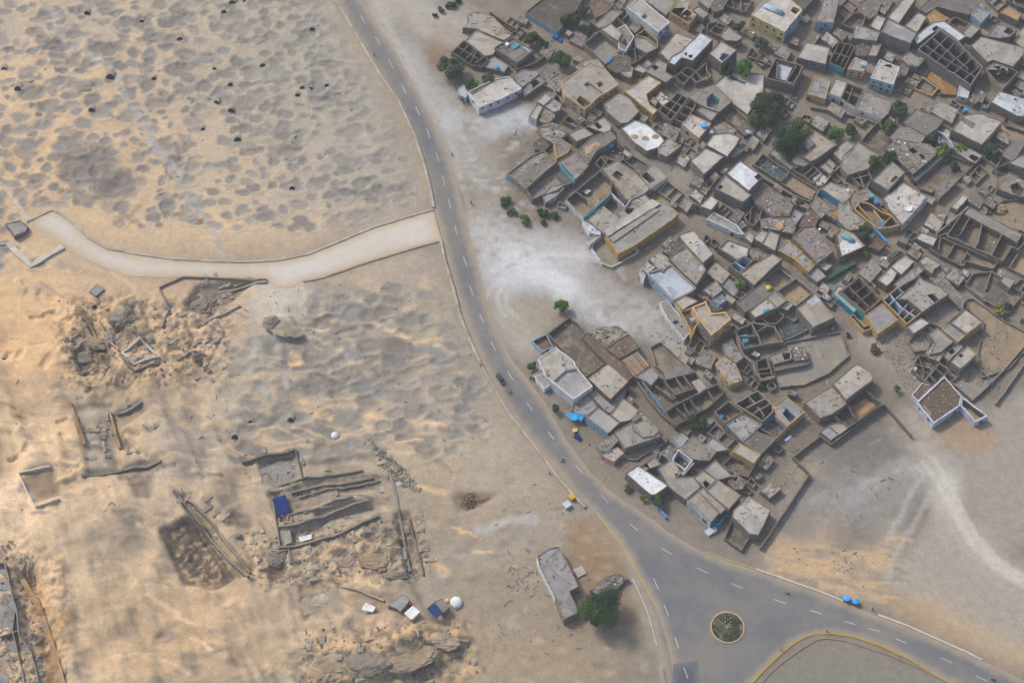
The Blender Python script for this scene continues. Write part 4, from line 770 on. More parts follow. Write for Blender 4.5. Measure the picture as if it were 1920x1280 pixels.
# ---- tile D: west side of the village, plaza edge
H('D','ruined_house','half-collapsed house with tan side strip, west edge facing the road','238,412 470,240 572,202 692,300 412,545 292,442',3.6,'rubble','pmud',we={0:'ochre',5:'lblue'},debris=12,p=.6,patch=[('300,420 560,225 600,250 340,450','rubble')])
H('D','roofless_house','roofless twin rooms with a pale grey floor and a turquoise end wall','412,545 692,300 850,480 745,520 700,560 560,602 470,640',3.2,'gsoil','mud',open_=True,we={1:'teal'},parts=['480,470 700,310',],debris=6,blocks=[('690,420 750,385 830,480 780,530',2.4,'dark')])
H('D','mud_house','low tan roof with rounded end above the roadside shrubs','556,602 640,522 752,498 758,545 690,612 590,672',2.8,'tan','gmud',we={4:'lblue'},win={})
H('D','mud_house','jumbled tan roofs above the turquoise end wall','712,298 862,202 982,342 912,412 850,470',3.6,'slab','mud',debris=6)
H('D','domed_ruin','dark sagging earth roof with thatch peaks beside the blue arch alley','872,202 1002,82 1168,18 1232,88 1142,150 1052,202 972,322',4.4,'dgrey','mud',debris=8,patch=[('930,190 1050,120 1090,150 960,240','orange')],cat='ruin')
H('D','mud_house','clean square tan roof directly above the sagging earth roof','792,50 930,-10 1022,60 870,122',4.2,'beige','mud')
H('D','ruined_house','broken tan roof with ochre gable beside the dark sacks','662,140 732,100 822,160 790,222 692,272',3.6,'rubble','ochre',debris=4)
H('D','ruined_house','crumbling round oven-like stump beside white refuse on the west edge','480,130 560,90 630,150 580,205 500,190',2.2,'dark','dmud',debris=5)
H('D','mud_house','brown-edged tan roofs at the north-west corner of the oven stump','520,-10 640,-20 800,40 730,100 660,140 560,80',3.4,'slab','mud',debris=3)
H('D','roofless_house','dark roofless rooms joined by crossing thin walls right of the narrow alley','1032,320 1092,250 1205,290 1280,300 1200,330 1090,365',3.0,'dsoil','mud',open_=True,parts=['1090,255 1160,345','1150,270 1100,360'],debris=2)
H('D','long_ruin','large open shell at the plaza with a turquoise inner wall and small blue basin','772,642 1082,375 1192,470 1182,582 932,802',3.8,'psoil','mud',open_=True,we={3:'teal',4:'wwash'},parts=['850,560 960,640'],blocks=[('920,570 960,540 1000,565 960,595',1.6,'wblue')],debris=12,win={})
H('D','ruined_house','rough tan roofs with collapsed patches right of the open plaza shell','1092,362 1232,290 1392,390 1532,540 1482,592 1352,652 1312,640 1192,480',4.2,'prubble','mud',debris=10,holes=[('1190,420 1230,380 1290,420 1250,480',1.8,'dsoil')],patch=[('1350,450 1400,412 1530,535 1480,580','beige')])
H('D','mud_house','tan twin roof with a dark square well, upper right of the plaza block','1442,430 1562,310 1687,440 1528,545',4.0,'tan','pmud',we={2:'wwash'},holes=[('1450,432 1500,395 1580,470 1530,500',3,'dsoil')])
H('D','walled_yard','low walled yard with a round dark pit beside the alley mouth','1292,290 1382,250 1522,330 1442,422',1.6,'dsoil','dmud',open_=True,cat='yard',win={},debris=2)
H('D','courtyard_house','house folded around a shaded courtyard behind the turquoise wall','935,805 1105,690 1182,588 1312,712 1350,650 1480,592 1560,662 1130,965 1090,930',4.0,'prubble','mud',we={2:'lav',3:'lav'},holes=[('1110,700 1182,620 1300,720 1390,720 1350,790 1290,742 1210,780',3.4,'soil','mud')],debris=12,win={})
H('D','long_house','long house with a pale plank ridge and an ochre street wall beside the plaza','1130,968 1562,662 1642,648 1787,765 1722,830 1382,1062 1242,1132',4.6,'slab','ochre',we={4:'ochre',3:'ochre'},blocks=[('1112,925 1548,640 1625,680 1150,975',5.1,'pale','mud'),('1160,990 1560,720 1620,735 1200,1030',4.8,'tan','mud')],debris=10,win={})
H('D','whitewashed_ruin','pale blue-white curving wall fragment with black holes at the plaza corner','922,832 965,800 1092,922 1082,962 985,942',3.4,'wblue','wwash',win={3:2},debris=2,cat='ruin')
H('D','walled_forecourt','wedge-shaped pale forecourt with a yellow curb wall, tip of the plaza','1000,1082 1092,960 1242,1132 1432,1090 1402,1132 1185,1252 1100,1222',1.4,'gsoil','wwash',open_=True,we={4:'ochre',5:'ochre'},cat='yard',win={},debris=5)
H('D','lean_to','narrow white lean-to with a dark slit jutting over the plaza','942,1010 1075,935 1095,965 985,1050',3.0,'tan','wwash',cat='shed',win={})
H('D','ruined_house','fan-shaped broken tower stub with straw top next to the white roof with round pans','1600,180 1640,130 1700,85 1812,160 1680,260 1610,230',4.0,'prubble','mud',debris=5)
H('D','roofless_house','shabby open pens at the north-west foot of the white roof with round pans','1090,180 1200,130 1290,200 1300,290 1200,290 1090,240',2.2,'dsoil','dmud',open_=True,debris=4,win={})
# ---- tile E: middle
H('E','mud_house','large pale hexagonal roof below the alley, lower of the joined pair','197,452 355,322 550,415 337,605',4.8,'pale','gmud',win={},we={3:'gmud'})
H('E','mud_house','large pale roof, upper of the joined pair beside the bent lane','358,290 432,180 602,162 720,205 690,280 585,418',5.0,'pale','mud',debris=2)
H('E','mud_house','small rounded pale roof tucked against the joined pair','588,405 690,305 757,345 650,432',2.8,'pale','gmud',win={})
H('E','white_roof_house','bluish white square roof with a black scribble in the centre of the village','575,590 722,457 965,625 815,782',7.2,'white','gmud',holes=[('868,632 905,590 965,628 915,672',1.5,'dgrey')],win={})
H('E','mud_house','cream stepped roof attached below the bluish white roof','455,747 562,605 842,822 752,897 652,852',6.0,'beige','gmud',holes=[('480,740 515,712 542,735 510,770',1.2,'dgrey')],win={2:2})
H('E','cube_house','small cream cube at the street corner below the cream stepped roof','290,940 407,825 497,885 412,985',4.6,'pale','mud',win={})
H('E','long_terrace','long grey-white terrace roof along the diagonal street','370,1078 442,1000 692,1140 762,1238 702,1232',3.0,'grey','wwash',debris=3,win={})
H('E','rubble_mound_house','collapsed grey mound roof filling the block right of the bluish white roof','832,802 965,702 1140,800 1292,930 1242,1042 1062,1052 872,902',3.6,'rubble','dmud',debris=26,p=.1)
H('E','tarp_yard','walled yard littered with teal tarpaulins','857,490 962,378 1245,570 1152,682',2.2,'dteal','mud',open_=True,cat='yard',debris=16,win={})
H('E','walled_yard','long swept earth yard right of the teal tarpaulin yard','1152,690 1245,575 1542,760 1472,880 1300,790',1.8,'psoil','mud',open_=True,cat='yard',win={},debris=2)
H('E','l_house','tan L-shaped roof with a dark grey corner between the two tree groups','1442,200 1510,135 1752,290 1682,332 1562,420 1467,470 1385,415 1522,300',5.2,'beige','mud',patch=[('1440,225 1520,275 1440,345 1370,290','dgrey')],debris=2)
H('E','mud_house','grey lean-to roof left of the tan L-shaped roof','1270,450 1400,300 1440,345 1385,418 1465,475 1400,520 1310,500',3.6,'slab','mud',debris=3)
H('E','mud_house','strip of low grey roofs along the garden edge beside the dark olive trees','1030,375 1085,332 1290,530 1255,555',2.4,'grey','mud',win={})
H('E','roofless_house','dark roofless rooms in a grid below the tan L-shaped roof','1275,560 1340,500 1480,490 1600,600 1500,700 1410,632',3.2,'dsoil','mud',open_=True,parts=['1400,610 1490,525','1450,640 1550,560'],debris=5)
H('E','mud_house','pale roof pad right of the dark roofless grid','1562,522 1620,480 1722,560 1672,602',3.2,'tan','mud')
H('E','mud_house','crumbling pale roof with dark hollows beside the long slanting wall','1482,642 1572,580 1665,650 1602,725 1540,730',3.2,'pale','mud',debris=4)
H('E','mud_house','brown-grey roof with blurred edges right of the tan L-shaped roof','1702,372 1840,232 1925,290 1930,330 1800,470',3.8,'tan','mud')
H('E','blue_wall_house','cream broken roof above a long bright blue wall','1575,750 1682,680 1862,750 1905,832 1815,922',3.8,'beige','mud',we={4:'blue'},debris=5,win={})
H('E','mud_house','brown flat roof beside the straw heap','1345,1150 1440,958 1562,1052 1500,1175',3.6,'brown','mud',debris=3,win={})
H('E','ruined_house','heap of golden straw and rubble on a low roof','1610,1010 1700,980 1830,920 1925,1000 1840,1110 1740,1090',3.2,'orange','dmud',debris=9,p=.1)
H('E','courtyard_house','dark scrap-filled rooms with ochre lumps below the mound roof','760,1050 880,920 960,950 930,1080 860,1150 800,1110',2.6,'dsoil','mud',open_=True,parts=['840,960 820,1100'],debris=9)
H('E','ruined_house','messy roofs with an orange oval heap beside the diagonal street','930,1080 1060,1050 1240,1045 1310,1130 1290,1230 1130,1200 960,1170',3.0,'rubble','mud',debris=14,p=.15,blocks=[('1090,1160 1120,1100 1175,1100 1180,1170 1130,1200',3.5,'orange','orange')])
H('E','mud_house','bluish grey low roof right of the collapsed mound','1240,1030 1290,960 1400,1020 1310,1140',2.8,'grey','gmud',debris=2,win={})
# ---- tile F
H('F','mud_house','broad light tan roof left of the two round bushes','0,405 162,260 392,400 262,548 50,612 -20,520',4.0,'tan','mud',win={})
H('F','walled_yard','dark triangular yard with pale blue arms of wall meeting in a point','185,250 368,45 575,188 545,262 432,425',2.4,'dsoil','mud',open_=True,we={0:'wblue',1:'wblue'},cat='yard',win={},debris=3)
H('F','rubble_house','large brown caved-in roof strewn with stones, between bushes and the yellow-green tree','460,340 562,222 762,262 912,280 1002,345 982,402 748,605',3.8,'rubble','dmud',holes=[('695,350 740,315 800,360 760,395',2,'dark'),('800,400 840,385 880,430 850,450',2,'dark')],debris=40,p=.15)
H('F','covered_lane','long dark blue-grey sheet roof running down beside the caved-in roof','730,642 985,420 1100,392 775,680',2.6,'dteal','dmud',cat='shed',win={},p=.1)
H('F','mud_house','tall pale roof with a yellowish dark corner under the two round bushes','312,672 522,465 662,580 482,772',6.6,'prubble','gmud',we={2:'gmud'},holes=[('500,675 560,615 600,645 545,705',1.0,'ysoil')],win={2:1},debris=4)
H('F','terrace_house','large pale terrace roof with a round blue basin and lavender cut-out parapet','430,852 642,682 902,842 632,1142 482,962',5.0,'pale','mud',we={2:'lav'},debris=6,win={2:3})
H('F','ruined_house','rough earthen hump building beside the lane, right of the lavender parapet','982,742 1142,612 1227,665 1022,862',3.4,'rubble','mud',debris=6,p=.1)
H('F','garden_yard','overgrown walled garden with green ground cover by the lane','780,690 1130,390 1400,495 1225,665 1140,610 940,800 830,760',1.6,'dsoil','dmud',open_=True,cat='garden',win={})
H('F','small_house','small forecourt building with a dark opening in front of the large cream roof','1165,330 1200,300 1350,330 1490,400 1405,495 1240,400',3.0,'grey','dmud',holes=[('1330,420 1370,390 1450,430 1400,475',2,'dark')],debris=2)
H('F','cube_house','small chalky white block beside the wide lane','1142,945 1272,807 1332,850 1212,980',3.0,'pale','pmud',win={})
H('F','ruined_house','ochre and blue patched ruin of small cells near the lavender parapet','120,970 185,885 280,910 420,1000 520,1040 610,1140 380,1180 260,1090',3.6,'rubble','ochre',open_=True,parts=[('160,920 320,1100','ochre'),'330,980 430,1110','420,960 540,1060',('520,1040 390,1175','ochre')],debris=14)
H('F','ruined_house','collapsed brown roof left of the blue tank','120,800 250,740 310,800 270,880 180,900 100,980 80,870',3.4,'rubble','mud',debris=9,p=.1)
H('F','rubble_house','cracked grey roofs strewn with rags, left of the ochre and blue cells','-40,900 60,860 110,1000 240,1100 200,1180 60,1200 -60,1080',3.6,'prubble','mud',debris=14,p=.1)
H('F','roofless_house','dark cells below the broad light tan roof','90,610 270,555 310,640 260,760 180,720',3.0,'dsoil','mud',open_=True,parts=['170,590 230,740','120,650 290,600'],debris=5)
H('F','mud_house','small broken pale roof at the left of the collapsed brown roof','-60,720 60,700 145,770 60,860 -30,850',3.4,'prubble','mud',debris=5)
H('F','roofless_house','brown-walled roofless rooms at the right frame edge below the lane','1600,540 1760,475 1960,600 1960,640 1840,625 1680,600',3.0,'dteal','brown',open_=True,debris=3,win={})
H('F','ruined_house','dark brown caved roof with a black hollow near the right frame edge','1650,632 1760,590 1960,680 1960,860 1800,820 1640,760',3.4,'rubble','dmud',debris=12,holes=[('1770,720 1850,690 1920,760 1880,850 1800,800',2.2,'dark')],p=.15)
H('F','mud_house','flat grey roof cut by the right frame edge beside the sandy lane','1760,480 1850,410 1960,385 1960,560',4.2,'grey','mud')
H('F','walled_yard','large earth yard around a lone boulder near the right frame edge','1530,1060 1580,960 1690,880 1860,860 1960,900 1960,1230 1800,1180',1.2,'psoil','dmud',open_=True,cat='yard',win={},debris=3)
H('F','compound','large walled compound with inner rooms at the right, below the boulder yard','1262,1005 1332,945 1560,1050 1925,1242 1960,1290 1860,1400 1790,1370 1700,1520 1100,1250',3.8,'soil','mud',open_=True,parts=['1262,1005 1700,1240 1860,1330','1480,1110 1430,1340','1690,1230 1570,1470','1350,1050 1250,1230'],cat='compound',debris=14,blocks=[('1340,960 1560,1060 1900,1250 1850,1320 1500,1140 1290,1020',3.5,'slab','mud')],win={})
# ---- tile G: centre-south
H('G','mud_house','cream roof streaked with blue-grey, upper of the cracked pair at the plaza','440,102 572,45 762,265 662,352 522,202',4.8,'pale','mud',patch=[('620,165 650,150 700,210 670,225','wblue')],debris=5)
H('G','mud_house','stained pale roof with a blue tin corner, lower of the cracked pair at the plaza','357,302 512,202 672,370 692,412 602,547 442,402',5.4,'prubble','mud',debris=7,patch=[('625,385 660,370 670,410 635,425','wblue')])
H('G','ruined_house','blackened caved-in corner above the stained pale roof','302,242 402,150 500,190 512,200 372,295',3.6,'dark','dmud',debris=12,p=.1)
H('G','round_ruin','round crumbling pale roof at the north-west corner of the blue-grey terrace','175,312 262,250 342,290 372,352 302,432 242,392',4.8,'prubble','mud',debris=6,p=.1)
H('G','ruined_house','jagged white-tipped wall stump at the far west corner of the blue-grey terrace','90,432 162,342 230,392 152,435 130,500',4.2,'prubble','wwash',debris=4,p=.1)
H('G','blue_terrace_house','long smooth blue-grey terrace roof with a thick tan parapet and light-blue street wall','152,432 312,392 372,352 602,572 560,612 412,682 390,690',4.8,'wblue','pmud',we={6:'lblue',5:'lblue'},p=.7,t=.6,win={6:2})
H('G','lean_to','patchwork lean-to roofs below the tan parapet, facing the plaza','275,702 342,682 420,780 560,962 492,1042 342,850 305,780',2.8,'slab','wwash',holes=[('380,880 430,855 460,885 410,905',1.2,'dark')],debris=3,cat='shed')
H('G','mud_house','cream roof between the blue-grey terrace and the ochre tower house','412,692 500,637 622,690 520,745 482,776',5.4,'beige','mud')
H('G','ochre_tower_house','tall ochre house with a smooth cream roof and broad parapet at the plaza corner','562,747 690,690 742,800 862,787 917,858 738,1003 632,872',8.4,'beige','ochre',we={'top':'ochre',4:'ochre',5:'gmud'},p=.6,t=.7,win={4:2,5:2},door=[5],debris=1)
H('G','terrace_house','ochre lower terrace with a brown floor beside the ochre tower house','400,690 482,775 562,750 632,862 560,1010 545,950',5.0,'brown','ochre',we={3:'ochre',5:'beige'},p=1.4,t=.5,win={})
H('G','small_house','small tan block on the lane between the cracked pair and the ochre tower house','662,592 782,500 842,590 752,662',3.4,'tan','mud',debris=4)
H('G','small_house','small grey roof with a curved blue trim right of the small tan block','745,682 832,628 882,682 802,732',3.0,'grey','blue',debris=2)
H('G','ruined_house','dark rubble pocket with reddish earth behind the ochre tower house','600,640 720,700 760,790 830,770 850,760 740,690 690,640',2.6,'brown','dmud',debris=10,p=.1)
H('G','mud_house','pale shallow-domed roof inside a thick mud rim by the street','797,212 882,130 1082,202 1064,292 965,322',3.8,'pale','mud',p=.7,t=.5,patch=[('905,190 935,180 945,210 920,225','gmud')])
H('G','roofless_house','roofless pair of rooms plastered blue inside','900,367 1032,285 1112,332 990,442',4.4,'dteal','mud',open_=True,we={'in':'lblue'},parts=[('950,340 1040,400','lblue')])
H('G','mud_house','wide cream roof with a blue-grey blotch in the middle of the centre-south block','990,442 1200,310 1285,265 1377,312 1122,552',5.2,'beige','mud',debris=3,win={2:1})
H('G','ruined_house','scrap-covered teal and cream strip roof above the wide cream roof','1070,250 1085,210 1180,240 1260,280 1200,310 1120,330',3.6,'rubble','mud',debris=8)
H('G','walled_yard','brown corner yard with tan walls right of the wide cream roof','1205,500 1345,385 1475,490 1332,602',2.8,'psoil','pmud',open_=True,cat='yard',win={},debris=2)
H('G','walled_yard','second tan-walled yard strewn with straw, next to the white-roofed new house','1335,604 1500,480 1655,612 1500,740 1400,680',2.6,'ysoil','pmud',open_=True,cat='yard',win={},debris=3)
H('G','mud_house','large grey-brown roof below the bright green tree','970,702 1200,512 1332,602 1230,662 1080,770 1040,792',4.2,'dgrey','mud',patch=[('1040,715 1065,705 1070,725 1050,730','dark')])
H('G','mud_house','cream roof with a teal cloth and yellow rag','1075,782 1230,662 1332,750 1132,842',4.6,'pale','mud',debris=2,win={})
H('G','mud_house','tan curled roof right of the teal cloth roof','1227,657 1305,600 1425,682 1332,752',4.8,'tan','mud')
H('G','mud_house','low pale roof edged by a thin white pipe','1345,752 1430,690 1480,720 1420,775',3.4,'pale','mud',win={})
H('G','new_house','clean cream roof with a light-blue rectangle at its top corner','1505,755 1677,620 1852,835 1652,932',5.2,'beige','gmud',patch=[('1590,690 1672,625 1728,690 1640,742','wblue')],win={2:2})
H('G','scrap_yard','cluttered yard of tubs and pipes left of the clean cream roof','1330,900 1420,830 1480,870 1545,820 1645,935 1400,1050',1.4,'dteal','dmud',open_=True,cat='yard',win={},debris=16)
H('G','roofless_house','roofless rooms with two teal-lined tubs beside the tall curving dark wall','945,962 1105,880 1312,922 1392,1062 1205,1082 1040,1120',3.6,'dsoil','mud',open_=True,parts=['1100,890 1160,1000 1190,1080','1160,960 1250,905','1160,1000 960,1010'],blocks=[('1000,1000 1060,990 1075,1050 1030,1070',2.6,'teal','lblue'),('1045,1090 1110,1075 1118,1110 1070,1125',2.2,'dteal','teal')],debris=6)
H('G','roofless_house','shaded cells between the teal cloth roof and the teal-lined tubs','1100,880 1230,820 1330,760 1400,820 1320,900 1210,900',3.0,'dsoil','mud',open_=True,parts=['1190,840 1260,900'],debris=6)
H('G','row_house','creased cream roof, first of the street row','1115,125 1185,50 1255,75 1192,172',4.0,'pale','mud')
H('G','row_house','square cream roof, second of the street row','1192,177 1257,57 1352,92 1312,242',4.0,'beige','mud')
H('G','row_house','broad grey roof over an ochre street wall, third of the street row','1345,240 1422,140 1562,250 1482,312',4.0,'grey','ochre',we={3:'ochre'},debris=2,win={})
H('G','row_house','grey roof with a cyan bucket over a yellow street wall, end of the street row','1482,314 1562,258 1672,362 1612,432',4.0,'grey','ochre',we={3:'ochre'},debris=3,win={})
H('G','row_house','small dark-topped gap house between the second and third of the street row','1315,242 1345,120 1425,140 1345,245',3.2,'dgrey','mud',win={})
H('G','mud_house','tall-rimmed grey earth roof with white litter above the street row end','1470,112 1560,20 1660,10 1842,242 1692,352',5.2,'rubble','mud',we={4:'mud'},debris=14,p=.5)
H('G','shed','small pale shed roofs in front of the dark green awning','1698,372 1750,330 1830,370 1770,420',3.2,'pale','gmud',cat='shed',win={})
H('G','shed','grey tin shed roof at the street corner beyond the row end','1605,455 1680,375 1772,470 1690,520',2.6,'grey','gmud',cat='shed',win={},p=.1)
# ---- tile I: east
H('I','mud_house','tan roof with a torn turquoise sheet and white spill beside the dark green tree','138,100 182,28 300,80 412,200 182,305',4.6,'beige','brown',debris=6,patch=[('150,200 200,150 330,160 380,210 200,290','white')])
H('I','shed','small purple-grey roof at the foot of the dark green tree','432,205 492,100 602,185 530,242',3.0,'brown','mud',cat='shed',win={})
H('I','awning','dark green sheet awning over the street front','60,480 170,400 310,335 318,365 180,440 80,500',2.6,'dteal','green',cat='awning',win={},p=.1)
H('I','mud_house','long pale roof, lower of the two beside the white car','512,512 640,392 702,450 662,520 602,572',4.0,'pale','mud')
H('I','mud_house','long pale roof, upper of the two beside the white car','640,388 772,275 862,345 742,470',4.2,'pale','mud')
H('I','mud_house','bright cream roof with ragged lower edge behind the long pale pair','905,332 962,282 1112,372 1050,410 1022,462 955,412',4.2,'beige','mud',debris=3)
H('I','carport','corner pen striped with dark and pale poles','605,312 712,230 768,265 652,342',2.6,'slab','mud',open_=True,cat='shed',win={},blocks=[('625,310 712,240 730,250 650,320',2.3,'dteal')])
H('I','mud_house','grey middle roofs below the long pale pair','665,560 790,432 900,380 950,420 870,500 760,560 720,590',3.4,'grey','mud',debris=4)
H('I','roofless_house','brown-rimmed roofless building with a grid of rooms, turquoise arches on its street side','160,622 352,478 562,690 402,832',4.4,'dsoil','brown',open_=True,we={3:'teal'},parts=['300,640 460,530','360,700 500,600','240,560 440,760'],t=.7,debris=8)
H('I','arched_front','pale porch with turquoise arches beside the brown-rimmed grid house','100,640 150,565 205,580 230,650 330,790 300,815 160,690',3.2,'pale','teal',cat='porch',win={5:2,6:2},trim='wwash')
H('I','teal_room_house','row of roofless rooms plastered turquoise and lavender inside','562,700 702,580 790,650 932,812 790,922',4.0,'dteal','ochre',open_=True,we={'in':'teal'},parts=[('630,640 740,770 860,850','lav'),('620,750 740,640','lblue'),('700,840 800,730','lblue'),'760,870 850,790'],debris=4)
H('I','terrace_house','wide grey-beige terrace with a ragged black roof hole','692,690 852,560 905,480 955,520 1092,570 1182,642 932,812 800,700',5.4,'tan','mud',holes=[('975,655 1030,640 1092,700 1055,735',2.6,'dteal')],debris=6,win={})
H('I','mud_house','smooth grey roof with an ochre front corner, below the brown-rimmed grid house','402,842 562,730 712,882 522,1012',4.2,'grey','ochre',we={2:'ochre'},win={})
H('I','l_wall_yard','ochre corner wall enclosing a dark pen at the lane','262,850 300,830 400,940 470,915 480,960 392,985',2.6,'dark','ochre',open_=True,cat='yard',win={})
H('I','mud_house','plain pale roof in the lane south of the turquoise rooms','790,942 922,860 1002,912 852,1012',3.8,'pale','mud',win={})
H('I','walled_yard','shaded square court between terrace and stained roof','935,825 1172,672 1322,782 1112,962 1000,900',2.8,'gsoil','mud',open_=True,cat='yard',win={},debris=2)
H('I','mud_house','square pale roof with a large sooty stain in its middle','1190,905 1332,785 1492,905 1342,1017',5.0,'beige','mud',we={2:'ochre'},patch=[],debris=2,win={})
H('I','mud_house','plain grey-beige roof leaning on the sooty stained roof','1110,962 1192,908 1342,1017 1262,1087',4.2,'grey','ochre',win={})
H('I','mud_house','curved tan roofs forming an S in the south-east block','990,1012 1072,952 1222,1082 1162,1130 1102,1182 1000,1200 1050,1092',4.0,'tan','mud')
H('M','cube_house','cream two-storey cube with one dark blue roof light in the south-east','1095,382 1247,235 1337,312 1185,447',5.6,'beige','pmud',holes=[('1165,328 1190,310 1218,328 1190,347',1.2,'dteal')],win={2:0,3:1})
H('I','compound','outer ring of low stables along the big right-hand compound','1000,225 1062,100 1640,345 1585,412 1330,345 1320,390 1100,290',2.4,'soil','mud',open_=True,parts=['1230,180 1180,280','1350,250 1310,330','1100,130 1080,240'],cat='stable',debris=10,win={})
H('I','walled_garden','walled yard with two trees near the right frame edge','1322,562 1402,450 1572,430 1872,640 1722,822 1500,700',1.8,'dsoil','mud',open_=True,cat='garden',win={},parts=['1570,435 1520,600'],debris=4)
H('I','small_house','pair of tiny whitish roofs at the start of the compound lane','870,132 922,70 1072,130 1032,202',3.4,'pale','mud',win={})
H('I','walled_yard','sandy yard with thick walls cut by the right frame edge','1730,402 1870,180 1960,100 1960,520',2.0,'ysoil','pmud',open_=True,cat='yard',win={})
H('I','mud_house','small square roof by the sandy yard wall, beside two dark drums','1642,520 1692,470 1792,520 1742,592',3.4,'tan','mud',win={})
H('I','walled_yard','broad bare yard sloping down behind the sooty stained roof','1330,690 1400,680 1680,880 1900,1000 1920,1120 1740,1330 1480,1420 1440,1200 1500,900 1340,780',1.2,'psoil','mud',open_=True,cat='yard',win={})
H('I','ruined_house','crumbled earthen walls climbing to the stained pale roof','1000,500 1090,370 1200,560 1330,700 1300,790 1170,670',2.4,'rubble','mud',debris=20,p=.1)
H('I','blue_shed','small cut-off blue-grey box at the right frame edge','1850,870 1890,790 1960,800 1960,900',3.0,'wblue','gmud',cat='shed',win={})
# ---- tile M: south-east corner
H('M','dark_roof_house','large dark brown roof with a lavender-white zigzag front wall','782,758 1036,515 1200,700 1180,790 938,952',3.8,'dwood','mud',we={3:'lav',4:'lav','top':'lav'},p=.5,t=.5,debris=7,win={4:2},patch=[('840,770 920,860 900,900 860,860','rubble')])
H('M','walled_yard','tan forecourt behind a lavender-white wall, right of the large dark brown roof','1182,788 1202,700 1442,885 1322,938',3.4,'ysoil','mud',open_=True,we={3:'lav',2:'lav','top':'lav'},t=.55,cat='yard',win={},debris=2)
H('M','roofless_house','roofless grey rooms wedged above the large dark brown roof','850,562 992,390 1087,460 1040,512 940,605',3.2,'dteal','mud',open_=True,parts=['900,500 960,560','950,440 1030,500'],debris=6)
H('M','ruined_house','burnt-looking tumble of walls left of the roofless grey rooms','740,450 800,320 900,330 990,380 900,500 850,560',2.4,'dark','dmud',open_=True,parts=['800,330 860,500','760,400 900,440'],debris=22)
H('M','ruined_house','eroded tan roofs linking the S-shaped roofs to the burnt tumble','860,300 960,190 1110,200 1040,300 990,385 900,350',3.0,'prubble','mud',debris=12,p=.1)
H('M','walled_yard','pale square yard between the cream two-storey cube and the parallel walls','1092,560 1200,490 1322,390 1480,550 1300,742',1.5,'gsoil','mud',open_=True,cat='yard',win={},debris=3)
H('M','mud_house','low cells left of the cream two-storey cube','1045,300 1110,250 1190,210 1210,250 1110,340 1080,380 1030,330',3.0,'grey','mud',holes=[('1070,290 1110,260 1140,290 1100,320',1.5,'dark')],debris=2)
H('M','low_annexe','pinkish netted annexe on the left side of the large dark brown roof','735,690 830,575 900,600 960,590 795,750',2.2,'brown','wwash',debris=4,cat='shed',win={})
H('M','mud_house','pale grey court room below the plain pale roof in the lane','745,140 890,60 930,175 880,280 760,290 700,200',1.4,'gsoil','mud',open_=True,cat='yard',win={})
# ---- tile J: south-west block by the road
H('J','walled_yard','large dark earth yard with mud walls under the lone bright tree','320,312 522,150 665,300 632,342 852,572 665,702 545,565',2.3,'dsoil','dmud',open_=True,cat='yard',debris=8,win={})
H('J','walled_yard','small brown earth plot with a pale blue rim beside the road','178,377 312,310 372,432 265,472',1.8,'brown','lblue',open_=True,cat='yard',win={})
H('J','white_wall_house','cream-roofed house with a white-rimmed terrace and blue-white wall facing the road','235,540 392,430 562,562 572,602 727,787 552,902 302,702',5.6,'beige','wwash',we={6:'lav',5:'lav',3:'wwash'},p=.35,holes=[('375,735 480,640 575,625 700,785 555,880',1.1,'grey','wwash')],debris=8,win={6:3})
H('J','mud_house','big square cream roof with black shreds, beside the white-rimmed terrace','675,712 862,575 1057,737 887,907',5.4,'beige','brown',debris=3,win={2:1})
H('J','brown_roof_house','red-brown roof partly buried under pale rubble','840,437 1050,310 1157,430 967,532',4.4,'brown','mud',debris=4,we={2:'pmud'},win={})
H('J','ruined_house','pale collapsed mound spilling over the red-brown roof','690,300 790,255 960,240 1045,325 900,400 842,432 740,350',3.2,'prubble','mud',debris=26,p=.05)
H('J','long_wall_house','long narrow brown range running between yard and plank roof','632,342 668,300 845,437 967,535 1085,700 1045,730 850,570',3.2,'brown','mud',win={})
H('J','plank_roof_house','roof of long pale planks between the red-brown roof and the grey house','977,545 1122,457 1252,602 1092,702',3.8,'slab','brown',blocks=[('1000,560 1030,540 1150,668 1120,685',4.1,'wood','wood'),('1050,535 1075,520 1190,635 1165,655',4.1,'wood','wood'),('1095,508 1118,495 1225,610 1200,628',4.1,'wood','wood')],win={})
H('J','walled_yard','open earth yard behind a bent tan wall facing the plaza','1238,430 1342,378 1625,640 1370,662 1290,600',1.6,'soil','pmud',open_=True,cat='yard',win={},debris=1)
H('J','mud_house','smooth grey sloping roof next to the plank roof','1100,702 1252,604 1330,690 1250,780 1200,740',4.0,'grey','mud',win={})
H('J','roofless_house','grey compound with teal rags in its upper rooms and white arches on its side wall','1160,722 1290,690 1372,722 1652,652 1768,802 1375,1008',3.6,'soil','mud',open_=True,parts=['1372,735 1470,860 1640,800','1470,700 1560,830','1545,690 1620,790','1430,860 1470,890','1290,780 1450,900'],blocks=[('1615,745 1690,715 1765,800 1690,850',3.3,'tan','mud'),('1370,665 1560,590 1640,650 1500,700 1380,730',2.8,'dgrey','mud')],we={5:'lblue'},debris=12,win={5:4})
H('J','roofless_house','dark roofless rooms below the grey compound with white arches','1375,1012 1665,845 1850,762 1922,832 1790,960 1472,1142',3.2,'dsoil','dmud',open_=True,parts=['1540,940 1600,1040','1600,900 1680,1010','1760,820 1820,910','1480,980 1560,1060'],debris=10)
H('J','walled_court','small grey court with white trays, under the white-rimmed terrace','532,1010 560,902 702,860 772,970 662,1062',2.8,'grey','mud',we={0:'lblue'},p=.6,cat='yard',win={},debris=3)
H('J','mud_house','smooth grey-beige roof with a light-blue flank toward the road','667,1062 772,972 972,1112 862,1212',4.4,'grey','mud',we={3:'lblue'},win={})
